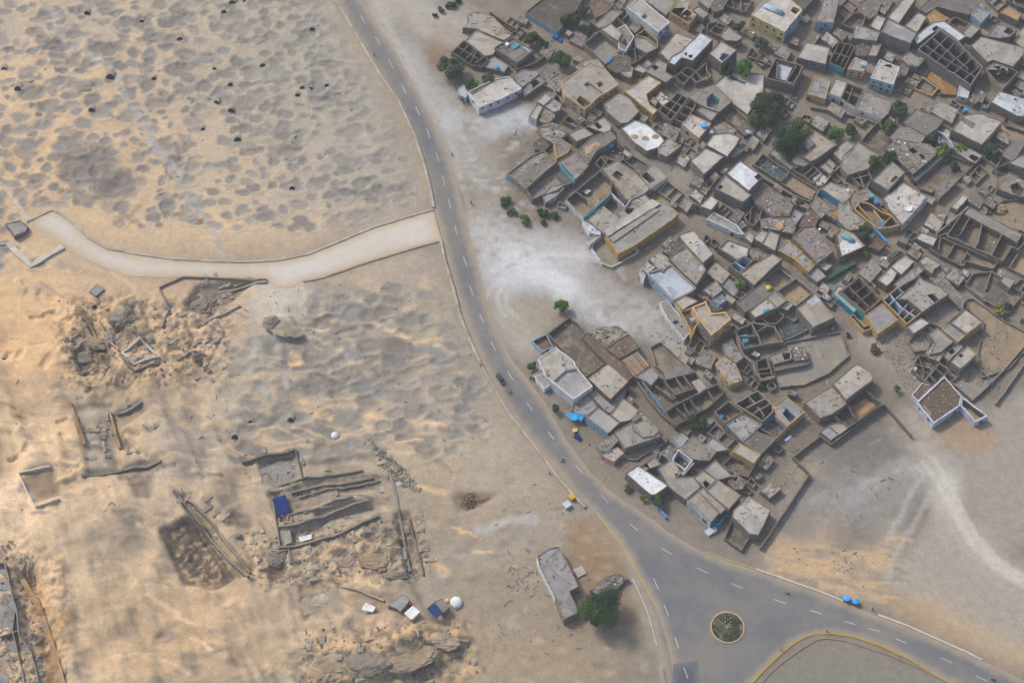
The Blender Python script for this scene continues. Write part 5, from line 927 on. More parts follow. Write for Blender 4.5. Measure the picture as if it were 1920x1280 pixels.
H('J','mud_house','curved cream roof above the raised hatch, near the road bend','885,1042 1002,890 1142,1002 1080,1085 972,1110',4.6,'beige','mud')
H('J','hatch_house','roof with a raised square hatch and grey sheet patches','1082,1080 1160,1000 1330,1180 1290,1230 1180,1248 1085,1180',4.8,'tan','mud',blocks=[('1075,1070 1135,1025 1165,1060 1100,1105',5.6,'dgrey','pmud')],debris=5)
H('J','low_house','low grey roofs in shade under the big square cream roof','690,850 780,800 890,910 1040,790 1010,890 880,1030 830,1000',2.8,'grey','mud',win={},debris=2)
H('J','road_stall','small canopy stall on posts beside the road','203,702 272,670 347,770 292,812',2.6,'tan','wwash',cat='stall',win={},p=.1)
H('J','lean_to','narrow mud lean-to above the canopy stall','160,692 262,635 275,668 200,712',2.4,'tan','mud',cat='shed',win={},p=.1)
# ---- tile K
H('K','mud_house','fan-like cracked tan roof west of the tall curving dark wall','255,122 350,70 452,242 382,292 290,222',3.8,'slab','mud',debris=4)
H('K','ruined_house','eroded ochre stump buildings at the west foot of the curving dark wall','202,287 282,230 382,302 442,442 332,482 262,392',3.4,'prubble','ochre',debris=9,p=.1)
H('K','roofless_house','two dark sunken rooms with a blue lintel inside the curving dark wall','560,272 662,238 722,402 600,440',3.2,'dark','dmud',open_=True,we={0:'lblue'},parts=['580,350 690,335','585,385 700,380'])
H('K','mud_house','row of three small roofs with a white-framed pit at the edge of the oval yard','682,222 872,140 892,252 722,302',3.2,'slab','mud',holes=[('795,195 870,170 880,245 820,265',2.4,'dwood','wwash')],debris=4)
H('K','ruined_house','pink-brown rubble house in the oval yard','892,152 1002,140 1032,252 902,272',2.8,'rubble','mud',debris=14,p=.1)
H('K','mud_house','long grey low roof inside the oval yard below the rubble house','712,312 1060,272 1030,300 730,362',2.2,'dgrey','mud',win={})
H('K','oval_yard','wide oval earth yard ringed by a low mud wall','735,430 722,300 830,100 1330,0 1405,222 1222,382 1002,482 775,507',1.3,'gsoil','mud',open_=True,cat='yard',win={},parts=())
H('K','roofless_house','dark open-topped building with a blue tub, left of the pale rubble roof','190,722 318,625 452,722 282,832',3.6,'dwood','mud',open_=True,debris=3)
H('K','roofless_house','square grid house of dark rooms with an ochre flank, south block','370,652 580,530 717,668 722,722 622,815',4.2,'dsoil','pmud',open_=True,we={4:'ochre'},parts=['500,590 560,650','475,690 650,605','540,740 700,650','580,680 640,760'],debris=5)
H('K','mud_house','grey canopy roof with a bright blue lintel, south block','715,672 842,585 1005,732 842,862 760,780',4.2,'grey','ochre',we={3:'ochre'},holes=[('800,740 840,700 920,775 870,830',3,'dsoil','blue')],debris=2,win={})
H('K','blue_rim_yard','courtyard framed by bright blue walls','562,862 720,740 842,872 752,962',3.2,'dsoil','mud',open_=True,we={'in':'blue',2:'ochre'},debris=8,win={})
H('K','rubble_house','pale roof heaped with stones between the dark open building and the blue courtyard','290,842 442,740 622,842 445,1000',4.2,'grey','mud',debris=16)
H('K','mud_house','tan rounded roof with a torn blue-white cloth','442,1000 562,900 750,962 602,1112',4.2,'dgrey','mud',debris=4)
H('K','ochre_wall_house','clean cream roof over bright ochre walls with one blue streak, south block','355,1082 412,1005 607,1110 545,1192',5.4,'beige','ochre',we={2:'ochre',3:'ochre'},win={})
H('K','mud_house','broad weathered tan roof of the long corner building next to the rounded cream roof','1000,642 1242,490 1382,652 1252,745 1142,785',4.4,'tan','mud',debris=5,win={3:0})
H('K','rounded_house','rounded-corner cream roof with black cracks at the lane junction','1255,467 1470,285 1592,365 1622,412 1602,452 1372,622',5.4,'beige','mud',debris=5)
H('K','burnt_yard','blackened roofless court with orange straw on the floor','1372,640 1502,480 1707,657 1395,872 1240,740',3.4,'dark','dmud',open_=True,parts=['1380,650 1470,790'],cat='ruin',debris=18,blocks=[('1420,680 1560,600 1640,680 1500,780',.35,'orange','orange')])
H('K','low_house','small low grey roof at the south tip of the long corner building','1140,905 1210,852 1310,935 1237,988',2.8,'grey','dmud',win={})
H('K','low_house','small ragged cream roof right of the south tip','1212,850 1275,825 1350,830 1397,872 1312,935',3.0,'beige','mud',win={})
# ---- tile L: southern tip
H('L','ruined_house','broken pink and white hut beside the road','190,165 332,60 382,112 292,222 230,220',3.2,'rubble','pmud',debris=8,p=.1)
H('L','shack','shack of red and cream boards next to the broken hut','230,252 372,180 432,232 342,312',3.0,'pale','pink',cat='shack',win={},debris=3)
H('L','mud_house','two joined tan roofs with a thick side wall beside the road','345,45 500,-50 642,-62 762,82 442,192',4.6,'tan','mud',win={3:0},debris=3)
H('L','white_roof_house','chalk-white roof house pointing at the road above the round tree','445,415 552,340 832,527 692,627',4.6,'white','mud',we={3:'gmud'},win={},debris=1)
H('L','mud_house','small cream roof with a black square hole and the start of a blue rim','580,352 706,265 770,337 662,372',3.6,'beige','mud',holes=[('600,350 640,325 665,365 625,390',1.5,'dark')],win={})
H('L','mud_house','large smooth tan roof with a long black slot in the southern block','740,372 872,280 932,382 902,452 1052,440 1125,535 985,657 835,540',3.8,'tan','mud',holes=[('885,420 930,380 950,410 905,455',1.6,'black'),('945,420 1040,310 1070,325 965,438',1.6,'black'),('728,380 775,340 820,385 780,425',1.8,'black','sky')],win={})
H('L','walled_court','small court lined with white walls in the southern block','862,292 922,198 1052,302 982,392',3.8,'dteal','wwash',open_=True,we={'in':'wwash','top':'wwash'},debris=3)
H('L','mud_house','cluster of weathered brown roofs at the top of the southern block','920,190 1062,95 1182,162 1262,222 1200,302 1052,292',4.0,'rubble','mud',debris=6,p=.15)
H('L','mud_house','small cream roof with a blue side at the top left of the southern block','885,97 950,55 1012,102 942,182',3.6,'beige','lblue',win={})
H('L','mud_house','row of pale step roofs at the top right of the southern block','1160,157 1222,90 1382,202 1262,222',3.8,'grey','mud')
H('L','mud_house','plain dusty roofs left of the black doorway yard','1150,382 1252,292 1412,442 1302,472 1262,470',4.0,'tan','mud')
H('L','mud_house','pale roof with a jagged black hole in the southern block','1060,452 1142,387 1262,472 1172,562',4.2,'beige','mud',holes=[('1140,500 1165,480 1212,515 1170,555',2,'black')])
H('L','mud_house','clean cream roof with thin marks at the east side of the southern tip','1170,572 1272,470 1482,612 1377,737',5.2,'beige','pmud',win={2:0})
H('L','mural_wall_house','tan roof behind a white wall with light-blue and green panels','1000,652 1100,572 1292,772 1212,862',4.6,'tan','mud',we={3:'wwash'},win={},door=False)
H('L','mud_house','narrow tan strip roof between the mural wall house and the clean cream roof','1092,570 1142,540 1352,732 1302,782',4.2,'tan','mud',win={})
H('L','rounded_house','round-cornered light roof at the southern tip of the village','1400,802 1420,740 1552,615 1755,742 1692,880 1642,972 1562,962',4.8,'pale','gmud',debris=3,win={})
H('L','walled_yard','empty triangular yard in front of the round-cornered light roof','1335,1002 1400,832 1562,1000 1492,1112',1.8,'dsoil','dmud',open_=True,cat='yard',win={})
H('L','small_ruin','isolated crumbling hut with a dark entrance east of the southern block','1660,572 1742,500 1852,552 1742,642',2.6,'prubble','mud',debris=6,p=.1,cat='hut')
H('L','yard_house','dark yard with a black doorway under the bright ochre walls','1320,330 1400,260 1600,360 1550,450 1380,400',2.0,'dsoil','mud',open_=True,cat='yard',win={},debris=4)
H('L','mud_house','grey low hut with a black hatch right of the plain dusty roofs','1365,490 1430,400 1530,490 1500,560 1430,560',3.2,'dgrey','mud',holes=[('1415,470 1430,445 1455,450 1440,490',1.5,'black')],win={},debris=5)
H('L','walled_strip','grey fenced strip between the red shack and the white roof house','450,210 780,110 790,160 600,260 550,300 440,285',1.0,'gsoil','mud',open_=True,cat='yard',win={},debris=4)
H('L','blue_alcove','blue-painted porch at the south end of the mural wall house','1220,865 1290,790 1340,750 1370,770 1290,880',2.6,'dteal','blue',cat='porch',win={})
# ---- lone house west of the fork
H('Q','long_mud_house','long grey L-shaped house standing alone between the diggings and the road fork','225,480 300,430 365,415 490,670 430,700 490,830 395,880 340,740 240,540',4.0,'grey','mud',we={8:'wwash',7:'wwash'},debris=8,win={},door=[8])
H('Q','ruined_wall_pile','broken rubble-topped wall mass beside the big dark tree','560,690 640,620 740,580 800,610 720,690 600,720',1.8,'rubble','mud',debris=16,p=.1,cat='ruin')
# ---- low pens, sheds and annexes packed between the houses
VIL = P('Z','890,90 960,30 1120,-10 1930,-10 1930,560 1830,640 1560,590 1590,640 1500,715 1520,760 1440,880 1400,960 1190,860 1080,790 1020,700 1090,610 1200,690 1290,690 1200,500 1060,400 960,330 1010,250 1000,200 900,150')
LANES = [P('Z', q) for q in ('1545,-10 1515,60 1490,120','1510,150 1500,210 1440,265 1380,310 1320,385 1270,420 1180,500','1400,70 1390,105 1340,150 1300,175','1280,415 1400,455 1520,530 1570,510 1640,470 1750,390 1920,300','1560,520 1590,600 1640,650 1720,720',
 '1500,195 1600,235 1660,260','1510,128 1600,160 1700,190 1790,175 1830,210','1300,755 1425,735 1500,750 1490,830 1430,900 1410,960','1150,690 1200,745 1270,825','1035,65 1110,110 1130,130','1130,190 1170,250 1240,310 1290,330','1145,290 1085,340 1060,370','1250,300 1290,370','1240,640 1300,700 1370,740','960,130 1010,110')]
OPEN = [P('Z','930,400 1060,440 1100,490 1200,510 1290,690 1200,690 1080,590 1000,600 900,560'), P('Z','1200,700 1240,640 1300,690 1260,700')]
gw, gh = 1930//3, 1060//3; occ = np.zeros((gw, gh), bool); yy_, xx_ = np.meshgrid(np.arange(gh)*3.0, np.arange(gw)*3.0)
def fillp(poly):
    c = np.zeros((gw, gh), bool); _rast(poly, c); return c
def _rast(poly, big):
    a0 = max(0, int(min(p[0] for p in poly)/3)-1); a1 = min(gw, int(max(p[0] for p in poly)/3)+2); b0 = max(0, int(min(p[1] for p in poly)/3)-1); b1 = min(gh, int(max(p[1] for p in poly)/3)+2)
    if a1 <= a0 or b1 <= b0: return (0, 0, 0, 0)
    c = np.zeros((a1-a0, b1-b0), bool); yy_, xx_ = np.meshgrid(np.arange(b0, b1)*3.0, np.arange(a0, a1)*3.0); j = len(poly)-1
    for i in range(len(poly)):
        xi, yi = poly[i]; xj, yj = poly[j]
        if yi != yj: c ^= ((yi > yy_) != (yj > yy_)) & (xx_ < (xj-xi)*(yy_-yi)/(yj-yi)+xi)
        j = i
    big[a0:a1, b0:b1] |= c; return (a0, a1, b0, b1)
for top, bot, _, _ in OCC:
    occ |= fillp(top); 
    if len(top) == len(bot):
        cx0 = sum(p[0] for p in top)/len(top); cx1 = sum(p[0] for p in bot)/len(bot); cy0 = sum(p[1] for p in top)/len(top); cy1 = sum(p[1] for p in bot)/len(bot)
        for f_ in (.35, .7, 1): occ |= fillp([(p[0]+(cx1-cx0)*f_, p[1]+(cy1-cy0)*f_) for p in top])
for ln in LANES:
    for (ax, ay), (bx, by) in zip(ln[:-1], ln[1:]):
        vx, vy = bx-ax, by-ay; t = np.clip(((xx_-ax)*vx+(yy_-ay)*vy)/(vx*vx+vy*vy), 0, 1); occ |= np.hypot(xx_-ax-t*vx, yy_-ay-t*vy) < 7
for o in OPEN: occ |= fillp(o)
for x, y, r in ((1436,205,32),(1474,266,27),(1496,240,18),(1566,250,18),(1596,244,14),(1687,205,18),(1053,112,22),(998,72,18),(1068,36,18),(1094,20,14),(1103,53,16),(1398,127,22),(1384,48,16),(1428,82,18),(848,125,30),(1305,794,17),(1236,934,15),(1045,74,12),(1622,437,18)): occ |= np.hypot(xx_-x, yy_-y) < r
occ |= ~fillp(VIL)
TMP = np.zeros((gw, gh), bool); fr = random.Random(99); made = 0; seen_labels = set()
def shorten(l, n):
    w = l.replace(',', '').split()[:n]
    while w and w[-1] in ('the','a','an','of','and','with','to','beside','behind','by','in','at','on','below','above','left','right','over','beneath','between','facing','its','under','next','cut','near','up','from','for','into','one','two','directly','immediately','is','large','dark','long','small','whose','upper','lower','inside','tall','blue','white','big','edge','front'): w.pop()
    return ' '.join(w)
for rnd_, (w0, w1, tries, cap) in enumerate(((30, 46, 5000, 50), (20, 32, 14000, 90), (13, 20, 20000, 110))):
    for _ in range(tries):
        if cap <= 0: break
        x, y = fr.uniform(890, 1925), fr.uniform(0, 960); a = R(fr.choice((-33, -36, -28, -40, 52)))+fr.uniform(-.08, .08); w_, d_ = fr.uniform(w0, w1)/2, fr.uniform(w0, w1)*.36
        q = [(x+u*w_*math.cos(a)-v*d_*math.sin(a), y-u*w_*math.sin(a)-v*d_*math.cos(a)) for u, v in ((-1,-1),(1,-1),(1,1),(-1,1))]
        if occ[min(gw-1, max(0, int(x/3))), min(gh-1, max(0, int(y/3)))]: continue
        TMP[:] = False; a0, a1, b0, b1 = _rast(q, TMP); pm = TMP[a0:a1, b0:b1]; sm = pm.sum()
        if sm < 6 or (occ[a0:a1, b0:b1] & pm).sum() > max(1, sm*.05): continue
        cap -= 1; near = min(OCC, key=lambda e: math.hypot(e[3][0]-x, e[3][1]-y)); dx_, dy_ = x-near[3][0], y-near[3][1]
        side = ('right of' if dx_ > 0 else 'left of') if abs(dx_) > abs(dy_) else ('below' if dy_ > 0 else 'above')
        t = fr.random(); q = [(a_+fr.uniform(-2, 2), b_+fr.uniform(-2, 2)) for a_, b_ in q]
        h_ = fr.uniform(1.6, 3.1); st = ' '.join('%.1f,%.1f' % p for p in q)
        adj = fr.choice(('small','little','low','plain','rough','narrow','shabby')); 
        for tr_ in range(6):
            if t < .30: h_ = fr.uniform(1.0, 2.0); nm, kd, opn, roof = 'animal_pen', 'roofless pen', True, fr.choice(('soil','soil','psoil','gsoil','dsoil'))
            else: nm, kd, opn, roof = 'annexe', fr.choice(('flat-roofed annexe','mud shed','outhouse','lean-to')), False, fr.choice(('tan','slab','grey','dgrey','rubble','pale','prubble','beige','slab'))
            tone = {'dsoil':'dark','soil':'brown','psoil':'tan','gsoil':'grey','dark':'dark','tan':'tan','slab':'tan','grey':'grey','dgrey':'grey','rubble':'cracked','pale':'pale','prubble':'cracked pale','beige':'cream'}[roof]
            lb = f'{adj} {tone} {kd} {side} the '+shorten(near[2], 15-len((adj+tone+kd+side).split())-2-(len(kd.split())-1))
            lb = ' '.join(lb.split()[:16])
            if lb not in seen_labels: break
            adj = fr.choice(('small','little','low','plain','rough','narrow','shabby','crooked','tiny','squat','dusty'))
        seen_labels.add(lb); n0 = len(OCC)
        pr = []
        if opn and w0 >= 20: m1 = ((q[0][0]+q[1][0])/2, (q[0][1]+q[1][1])/2); m2 = ((q[2][0]+q[3][0])/2, (q[2][1]+q[3][1])/2); pr = ['%.1f,%.1f %.1f,%.1f' % (*m1, *m2)]
        H('Z', nm, lb, st, h_, roof, fr.choice(('mud','mud','dmud','pmud','gmud')), open_=opn, parts=pr, cat='pen' if opn else 'shed', win={}, door=False, debris=fr.choice((1, 3, 6)), p=.15)
        occ |= fillp(q); made += 1
print('infill', made)
# ------------------------------------------------------------ walls and kerbs
WK = wallrun
WK('kerb_wall','long tan retaining kerb along the desert side of the road, above the side road turning','615,-20 640,18 683,90 715,144 748,190 777,252 795,306 806,350 813,388',.8,1.0,'beige',jit=.03)
WK('kerb_wall','long tan retaining kerb along the desert side of the road, below the side road turning','826,450 836,495 850,540 862,590 880,635 905,690 928,730 955,775 990,820 1020,858 1050,900 1090,943 1097,950',.8,1.0,'beige',jit=.03)
WK('low_wall','upper low wall of the pale side road','813,392 760,407 700,425 640,450 580,475 520,487 460,490 400,489 330,485 260,476 200,465 165,445 140,420 110,398 97,393 50,415',.45,.8,'beige')
WK('low_wall','short lower wall of the side road where it meets the tarred road','826,450 790,460 730,478 670,497 610,518 568,527',.45,.7,'beige')
WK('low_wall','long thin wall under the side road, closing the dug-out yard','500,523 420,521 342,518 298,538 317,578 303,612',1.0,.5,'mud')
WK('low_wall','slanting tan wall inside the dug-out yard below the side road','430,546 465,535 500,527',.9,.6,'beige')
WK('low_wall','lower slanting tan wall of the dug-out yard','392,598 420,587 450,571',.9,.6,'beige')
WK('enclosure_wall','square mud enclosure with one pale white corner in the diggings','228,660 262,632 298,668 251,682 228,660',1.2,.8,'dirtw')
WK('low_wall','long bent mud wall left of the square enclosure','225,664 240,685 252,694 298,680',1.0,.6,'mud')
WK('low_wall','pale V-shaped wall at the far left start of the side road','15,455 36,477 58,497 88,478 118,461',.9,2.2,'dirtw')
WK('low_wall','white thin wall running off the left frame edge','-40,462 15,456',.6,.5,'dirtw')
WK('enclosure_wall','open four-sided pale wall on the slope near the left frame edge','93,873 60,880 35,886 48,916 66,948 111,933',1.2,.55,'dirtw')
WK('ruin_wall','outer stone wall with a corner at the top of the long excavation','454,865 500,853 553,842 560,868 567,898',1.8,.7,'mud')
WK('ruin_wall','middle long mud wall of the excavation','521,986 560,980 620,962 660,945 690,937',1.5,1.0,'pmud')
WK('ruin_wall','lower long mud wall of the excavation with a hooked end','524,1024 580,1016 640,998 680,977 710,964',1.5,1.0,'pmud')
WK('ruin_wall','short left end wall closing the excavation','511,936 518,985 524,1024',1.4,.8,'pmud')
WK('ruin_wall','straight right boundary wall of the excavation pit','766,970 780,1020 794,1076',1.4,.7,'mud')
WK('ruin_wall','upper ridge wall fanning out from the excavation','520,910 600,893 680,880',1.0,.8,'mud'); WK('ruin_wall','second ridge wall fanning out from the excavation','545,922 620,908 700,894',1.0,.8,'mud')
WK('ruin_wall','third ridge wall fanning out from the excavation','560,932 640,915 712,900',.9,.7,'mud')
WK('ruin_wall','long diagonal mud wall beside the dark square pit','326,918 360,960 395,1010 430,1050 465,1078',2.0,1.2,'mud')
WK('ruin_wall','second diagonal mud wall parallel beside the dark square pit','352,935 395,975 430,1025 468,1072',1.4,.9,'pmud')
WK('ruin_wall','stepped brown retaining wall across the sandy slope','152,890 200,885 250,874 300,862',1.3,1.4,'mud')
WK('ruin_wall','ochre mud wall at the left side of the flat terrace digging','128,752 143,790 158,832',1.6,1.6,'orange')
WK('ruin_wall','ochre mud wall between the two terrace diggings','204,768 213,800 224,838',1.6,1.3,'orange'); WK('ruin_wall','brown crumbling wall top right of the terrace diggings','218,775 245,765 265,752',1.4,1.2,'rubble')
WK('boundary_wall','long mud perimeter wall zigzagging around the south-east field','1710,816 1690,792 1659,757 1610,794 1559,831 1539,816 1487,856 1518,887 1480,945 1450,990 1426,1026',2.2,.45,'mud')
WK('curved_wall','tall dark curving wall west of the oval yard','1380,623 1387,650 1394,665 1412,680 1418,700 1428,712 1452,706',3.4,1.1,'dmud',jit=.03)
WK('yard_wall','dark straight wall at the village north-west tip','919,22 945,40 971,56',2.6,.6,'dmud')
WK('yard_wall','ochre-capped thin wall left of the ochre two-storey house','1046,137 1029,149 1040,172 1056,193',2.2,.35,'pmud')
WK('yard_wall','long lane wall under the two bright trees at the north-west','968,130 1003,118 1040,92',2.2,.4,'dmud')
WK('yard_wall','low dark wall beside the shell house lane','1404,106 1428,114 1452,124',1.4,.8,'dmud')
WK('terrace_wall','long low retaining wall under the front terrace row','1520,200 1570,209 1610,219 1648,231',1.6,.6,'mud')
WK('yard_wall','long tan wall of the swept yard right of the teal tarpaulin yard','1424,330 1450,345 1480,362 1520,379',2.2,.5,'mud')
WK('yard_wall','long slanting wall climbing past the cream roof with the blue wall','1520,388 1536,355 1560,326 1588,298',2.6,.5,'mud')
WK('yard_wall','lane wall at the foot of the large right-hand compound','1753,440 1790,410 1815,387',2.2,.5,'pmud')
WK('yard_wall','left of two parallel walls near the right frame edge','1832,742 1877,698 1920,649 1940,630',1.8,.5,'pmud')
WK('yard_wall','right of two parallel walls near the right frame edge','1867,756 1890,725 1920,683 1940,660',1.6,.45,'pmud')
WK('yard_wall','long side wall from the grey compound down to the green tree','1192,710 1215,745 1240,775 1266,797',2.2,.45,'mud')
WK('yard_wall','tall mud wall between the shaded cells and the clean cream roof','1377,625 1400,610 1450,585 1480,570',2.4,.5,'mud')
WK('yard_wall','thin wall behind the front kiosk under the north-east grid','1660,170 1688,168 1700,150',1.6,.3,'pmud')
WK('yard_wall','blue curved garden wall beside the yellow-green tree','1752,243 1768,250 1780,262 1788,277',2.2,.7,'lblue')
WK('yard_wall','short wall stub right of the sandy lane at the right frame edge','1760,442 1795,432 1830,420',1.2,.4,'mud')
WK('kerb','pale concrete kerb of the village side of the road, left of the blue rickshaws','1418,1066 1450,1077 1480,1088 1538,1108 1582,1126',.35,.7,'dirtw',jit=.02)
WK('kerb','pale concrete kerb of the village side of the road, right of the blue rickshaws','1646,1151 1699,1171 1769,1202 1816,1223 1841,1236',.35,.7,'dirtw',jit=.02)
WK('kerb','yellow painted kerb of the island at the road fork','1400,1292 1430,1258 1460,1229 1490,1204 1510,1193 1530,1187 1560,1187 1600,1193 1650,1210 1700,1233 1750,1262 1800,1292',.3,.55,'lyel',jit=.01)
WK('kerb','pale inner kerb of the island at the road fork','1418,1290 1445,1260 1470,1238 1505,1214 1528,1200 1547,1195 1584,1200 1640,1218 1660,1224 1714,1247 1790,1285',.3,.45,'pmud',jit=.01)
WK('kerb','thin pale kerb behind the yellow line on the west side of the fork','1186,1084 1207,1129 1219,1161 1232,1210',.3,.4,'dirtw',jit=.02)
WK('kerb','short pale kerb at the bottom frame edge by the new tar patch','1243,1253 1250,1290',.4,.5,'pmud',jit=.02)
# small blue paint jobs that stand free
WK('blue_wall','short bright blue wall with a broken sand yard beside the road at the southern tip','1237,952 1243,960 1250,969',1.6,.7,'blue')
WK('blue_wall','bright blue wall strip beside the dark green tree in the middle east','1633,415 1640,428 1652,440 1662,452',2.6,.8,'blue')
# ------------------------------------------------------------ trees and bushes
PAL.update({'l_dark':((46,70,48),'leaf'),'l_mid':((66,96,52),'leaf'),'l_bright':((92,130,54),'leaf'),'l_olive':((98,98,62),'leaf'),'l_yel':((128,130,58),'leaf'),'l_grey':((80,102,84),'leaf'),'bark':((104,86,68),'mud')})
def tree(px, py, rp, label, k=('l_dark','l_mid'), squash=.85, ex=1.0, name='tree', trunk=True, dens=1.0, group='trees and bushes of the village'):
    rnd = random.Random(int(px*7+py)); r = rp/5.0*1.22; hc = r*squash*.85+(.7 if trunk else .1); X, Y, g = onground(px, py, hc)
    root = empty(name, (X, Y, g), label, 'tree' if name == 'tree' else 'bush', group)
    lobes = []
    for i in range(max(5, int(6+r*1.6))):
        a = rnd.uniform(0, 6.28); q = r*rnd.uniform(.15, .68); lobes.append((math.cos(a)*q*ex, math.sin(a)*q, hc+r*squash*rnd.uniform(-.45, .45)*(1-q/r*.6), r*rnd.uniform(.24, .46), rnd.random()))
    V, Fc, Mi = [], [], []
    for lx, ly, lz, lr, tone in lobes:
        for _ in range(int((60+170*lr)*dens)):
            v = Vector((rnd.gauss(0,1), rnd.gauss(0,1), rnd.gauss(.25,1))).normalized(); q = lr*(1-.55*rnd.random()**2); c = Vector((lx, ly, lz))+Vector((v.x*q, v.y*q, v.z*q*.85))
            if c.z < .15: continue
            nrm = (v+Vector((rnd.uniform(-.8,.8), rnd.uniform(-.8,.8), rnd.uniform(-.3,1)))).normalized(); u = nrm.orthogonal().normalized(); u.rotate(Matrix.Rotation(rnd.uniform(0, 6.28), 3, nrm)); w = nrm.cross(u); s = rnd.uniform(.13, .30)*(1 if r > 2 else .75); b = len(V)
            V += [c-u*s-w*s*.5, c+u*s*1.1-w*s*.3, c+u*s*.3+w*s, c-u*s*.8+w*s*.6]; Fc.append((b, b+1, b+2, b+3)); Mi.append(1 if tone+rnd.uniform(-.35, .35) > .5 else 0)
    mk('crown', V, Fc, [M(k[0]), M(k[1])], Mi, root)
    b = MB(); top = (rnd.uniform(-.1, .1)*r, rnd.uniform(-.1, .1)*r, hc*.75); tr = .06+.045*r
    b.tube([(0,0,-.4), (top[0]*.4, top[1]*.4, hc*.35), top], [tr*1.3, tr, tr*.7], 'bark', 7)
    for lx, ly, lz, lr, _ in lobes[:5]: b.tube([(top[0]*.4, top[1]*.4, hc*.35), (lx*.5, ly*.5, (hc*.35+lz)/2), (lx, ly, lz)], [tr*.6, tr*.4, tr*.15], 'bark', 5)
    b.build('trunk', root)
D_, Md, Br, Ol, Ye, Gr = ('l_dark','l_dark'), ('l_dark','l_mid'), ('l_mid','l_bright'), ('l_mid','l_olive'), ('l_olive','l_yel'), ('l_grey','l_dark')
for a in (
 (848,125,27,'dark grey-green tree at the western tip of the village, nearest the road bend',Gr),(885,157,13,'light green bush at the left end of the long whitewashed house',Br),(914,148,15,'bushy green tree behind the long whitewashed house',Md),
 (998,72,17,'green tree beside the square terrace house with the blue pool box',Md),(1020,82,10,'small dark tree touching the tree beside the square terrace house',D_),(1052,112,22,'tall full green tree left of the ochre two-storey house',Md),
 (1068,36,19,'dark tree leaning over the big blue-edged depot roof',D_),(1094,20,12,'narrow blue-grey tree at the top beside the small pink-brown sheds',Gr),(1103,53,14,'dark tree right of the big blue-edged depot, by the lane',D_),
 (1398,127,19,'bright round tree below the tall square house with the teal roof hole',Br),(1367,131,12,'darker small tree on the left of the bright round tree under the tall square house',D_),(1384,48,13,'dusky tree at the lane crossing left of the yellow windowed house',Gr),
 (1428,82,14,'scrubby dark tree in front of the yellow windowed house',Gr),(1436,205,31,'large dark clump of trees below the tall roofless grey shell',D_),(1428,190,20,'dark trees at the upper end of the clump below the grey shell',D_),(1452,185,18,'dark green trees at the right end of the clump below the grey shell',D_),(1420,225,18,'dark trees at the lower left end of the clump below the grey shell',Md),(1444,203,12,'yellow-olive tree inside the dark clump below the grey shell',Ye),
 (1474,266,30,'large dark olive tree left of the tan L-shaped roof',D_),(1498,240,22,'feathery light tree behind the dark olive tree',Ol),(1566,250,17,'vivid green tree right of the tan L-shaped roof',Br),(1596,244,13,'dark tree behind the vivid green tree',D_),
 (1687,205,18,'full green tree at the end of the front terrace row',Md),(1666,236,14,'loose green tree where the pale blue walls meet',Ol),(1640,302,15,'brownish round bush left of the pair above the tall pale roof',Ol),(1667,297,15,'dark green bush right of the pair above the tall pale roof',D_),
 (1749,259,14,'dark tree beside the blue curved garden wall',D_),(1766,279,15,'yellow-green round tree beside the blue curved garden wall',('l_mid','l_yel')),(1803,277,11,'small light-green sapling in the forecourt of the large cream roof',Br),(1856,285,17,'pale grey-green tree at the corner of the forecourt by the lane',Gr),
 (1622,437,19,'dark round tree between the turquoise sheet and the blue wall strip',D_),(1390,531,12,'vivid lime tree beside the wide cream roof with the blue-grey blotch',Br),(1051,575,14,'lone bright tree at the edge of the white plaza',Br),(999,686,9,'bush at the corner of the cream-roofed house by the road',Md),
 (1039,766,8,'small bush beside the road under the white-rimmed terrace',D_),(1305,794,17,'green tree between the grey compound and the southern block',Md),(1683,727,7,'small vivid shrub on the pale ground left of the dark brown roof',Br),(1236,934,14,'round dark tree beside the chalk-white roof by the road',Md),
 (1204,931,6,'little yellowish shrub left of the round dark tree',Ye),(1130,1142,37,'biggest tree, dark and dense beside the lone grey house at the fork',Md),(1623,477,9,'small tree in front of the tan roof with the turquoise sheet',Ol),(1630,504,8,'tiny olive tree in the street south of the green awning',Ol),(1877,580,12,'yellowish tree in the walled yard near the right frame edge',Ye),(1890,572,9,'grey-green tree next to the yellowish tree in the walled yard',Gr)):
    tree(*a[:4], k=a[4])
for a in ((945,377,12,'bush, leftmost of the scattered bushes below the tan side-strip house',Md),(959,396,10,'reddish-green bush, second of the scattered bushes below the tan side-strip house',Ol),(983,412,11,'round green bush, third of the scattered bushes by the white plaza',Br),
 (1017,398,10,'dark bush in the middle of the bushes by the white plaza',D_),(1039,404,10,'rightmost bush by the white plaza, under the lavender wall',Md),(1020,418,6,'low bush below the others at the edge of the white plaza',D_),(1502,384,13,'dark bush at the end of the swept yard wall',D_),(1302,392,10,'scrub beside the small cream cube at the street corner',Ol),
 (1431,723,10,'flat dark bush at the foot of the oval yard wall',D_),(1175,738,6,'small bush beside the brown-walled cream roof house',D_),(815,29,6,'lower end bush of the hedge at the top edge',Md),(828,18,8,'middle bush of the hedge at the top edge',Gr),(845,8,10,'upper bush of the hedge at the top edge',Md),(858,0,8,'topmost bush of the hedge, cut by the top frame edge',D_),
 (1790,312,10,'low green growth in the overgrown walled garden',D_),(1775,300,9,'dark green patch of growth under the yellow-green tree',Md),(1590,628,5,'small grey bush on the pale lane below the ochre corner wall',Gr),(1640,655,10,'dry thorny bush on the pale lane east of the oval yard',('l_olive','bark')),(1178,915,8,'dry brown scrub beside the road near the chalk-white roof',('l_olive','bark'))):
    tree(*a[:4], k=a[4], squash=.6, name='bush', trunk=False, dens=.8)
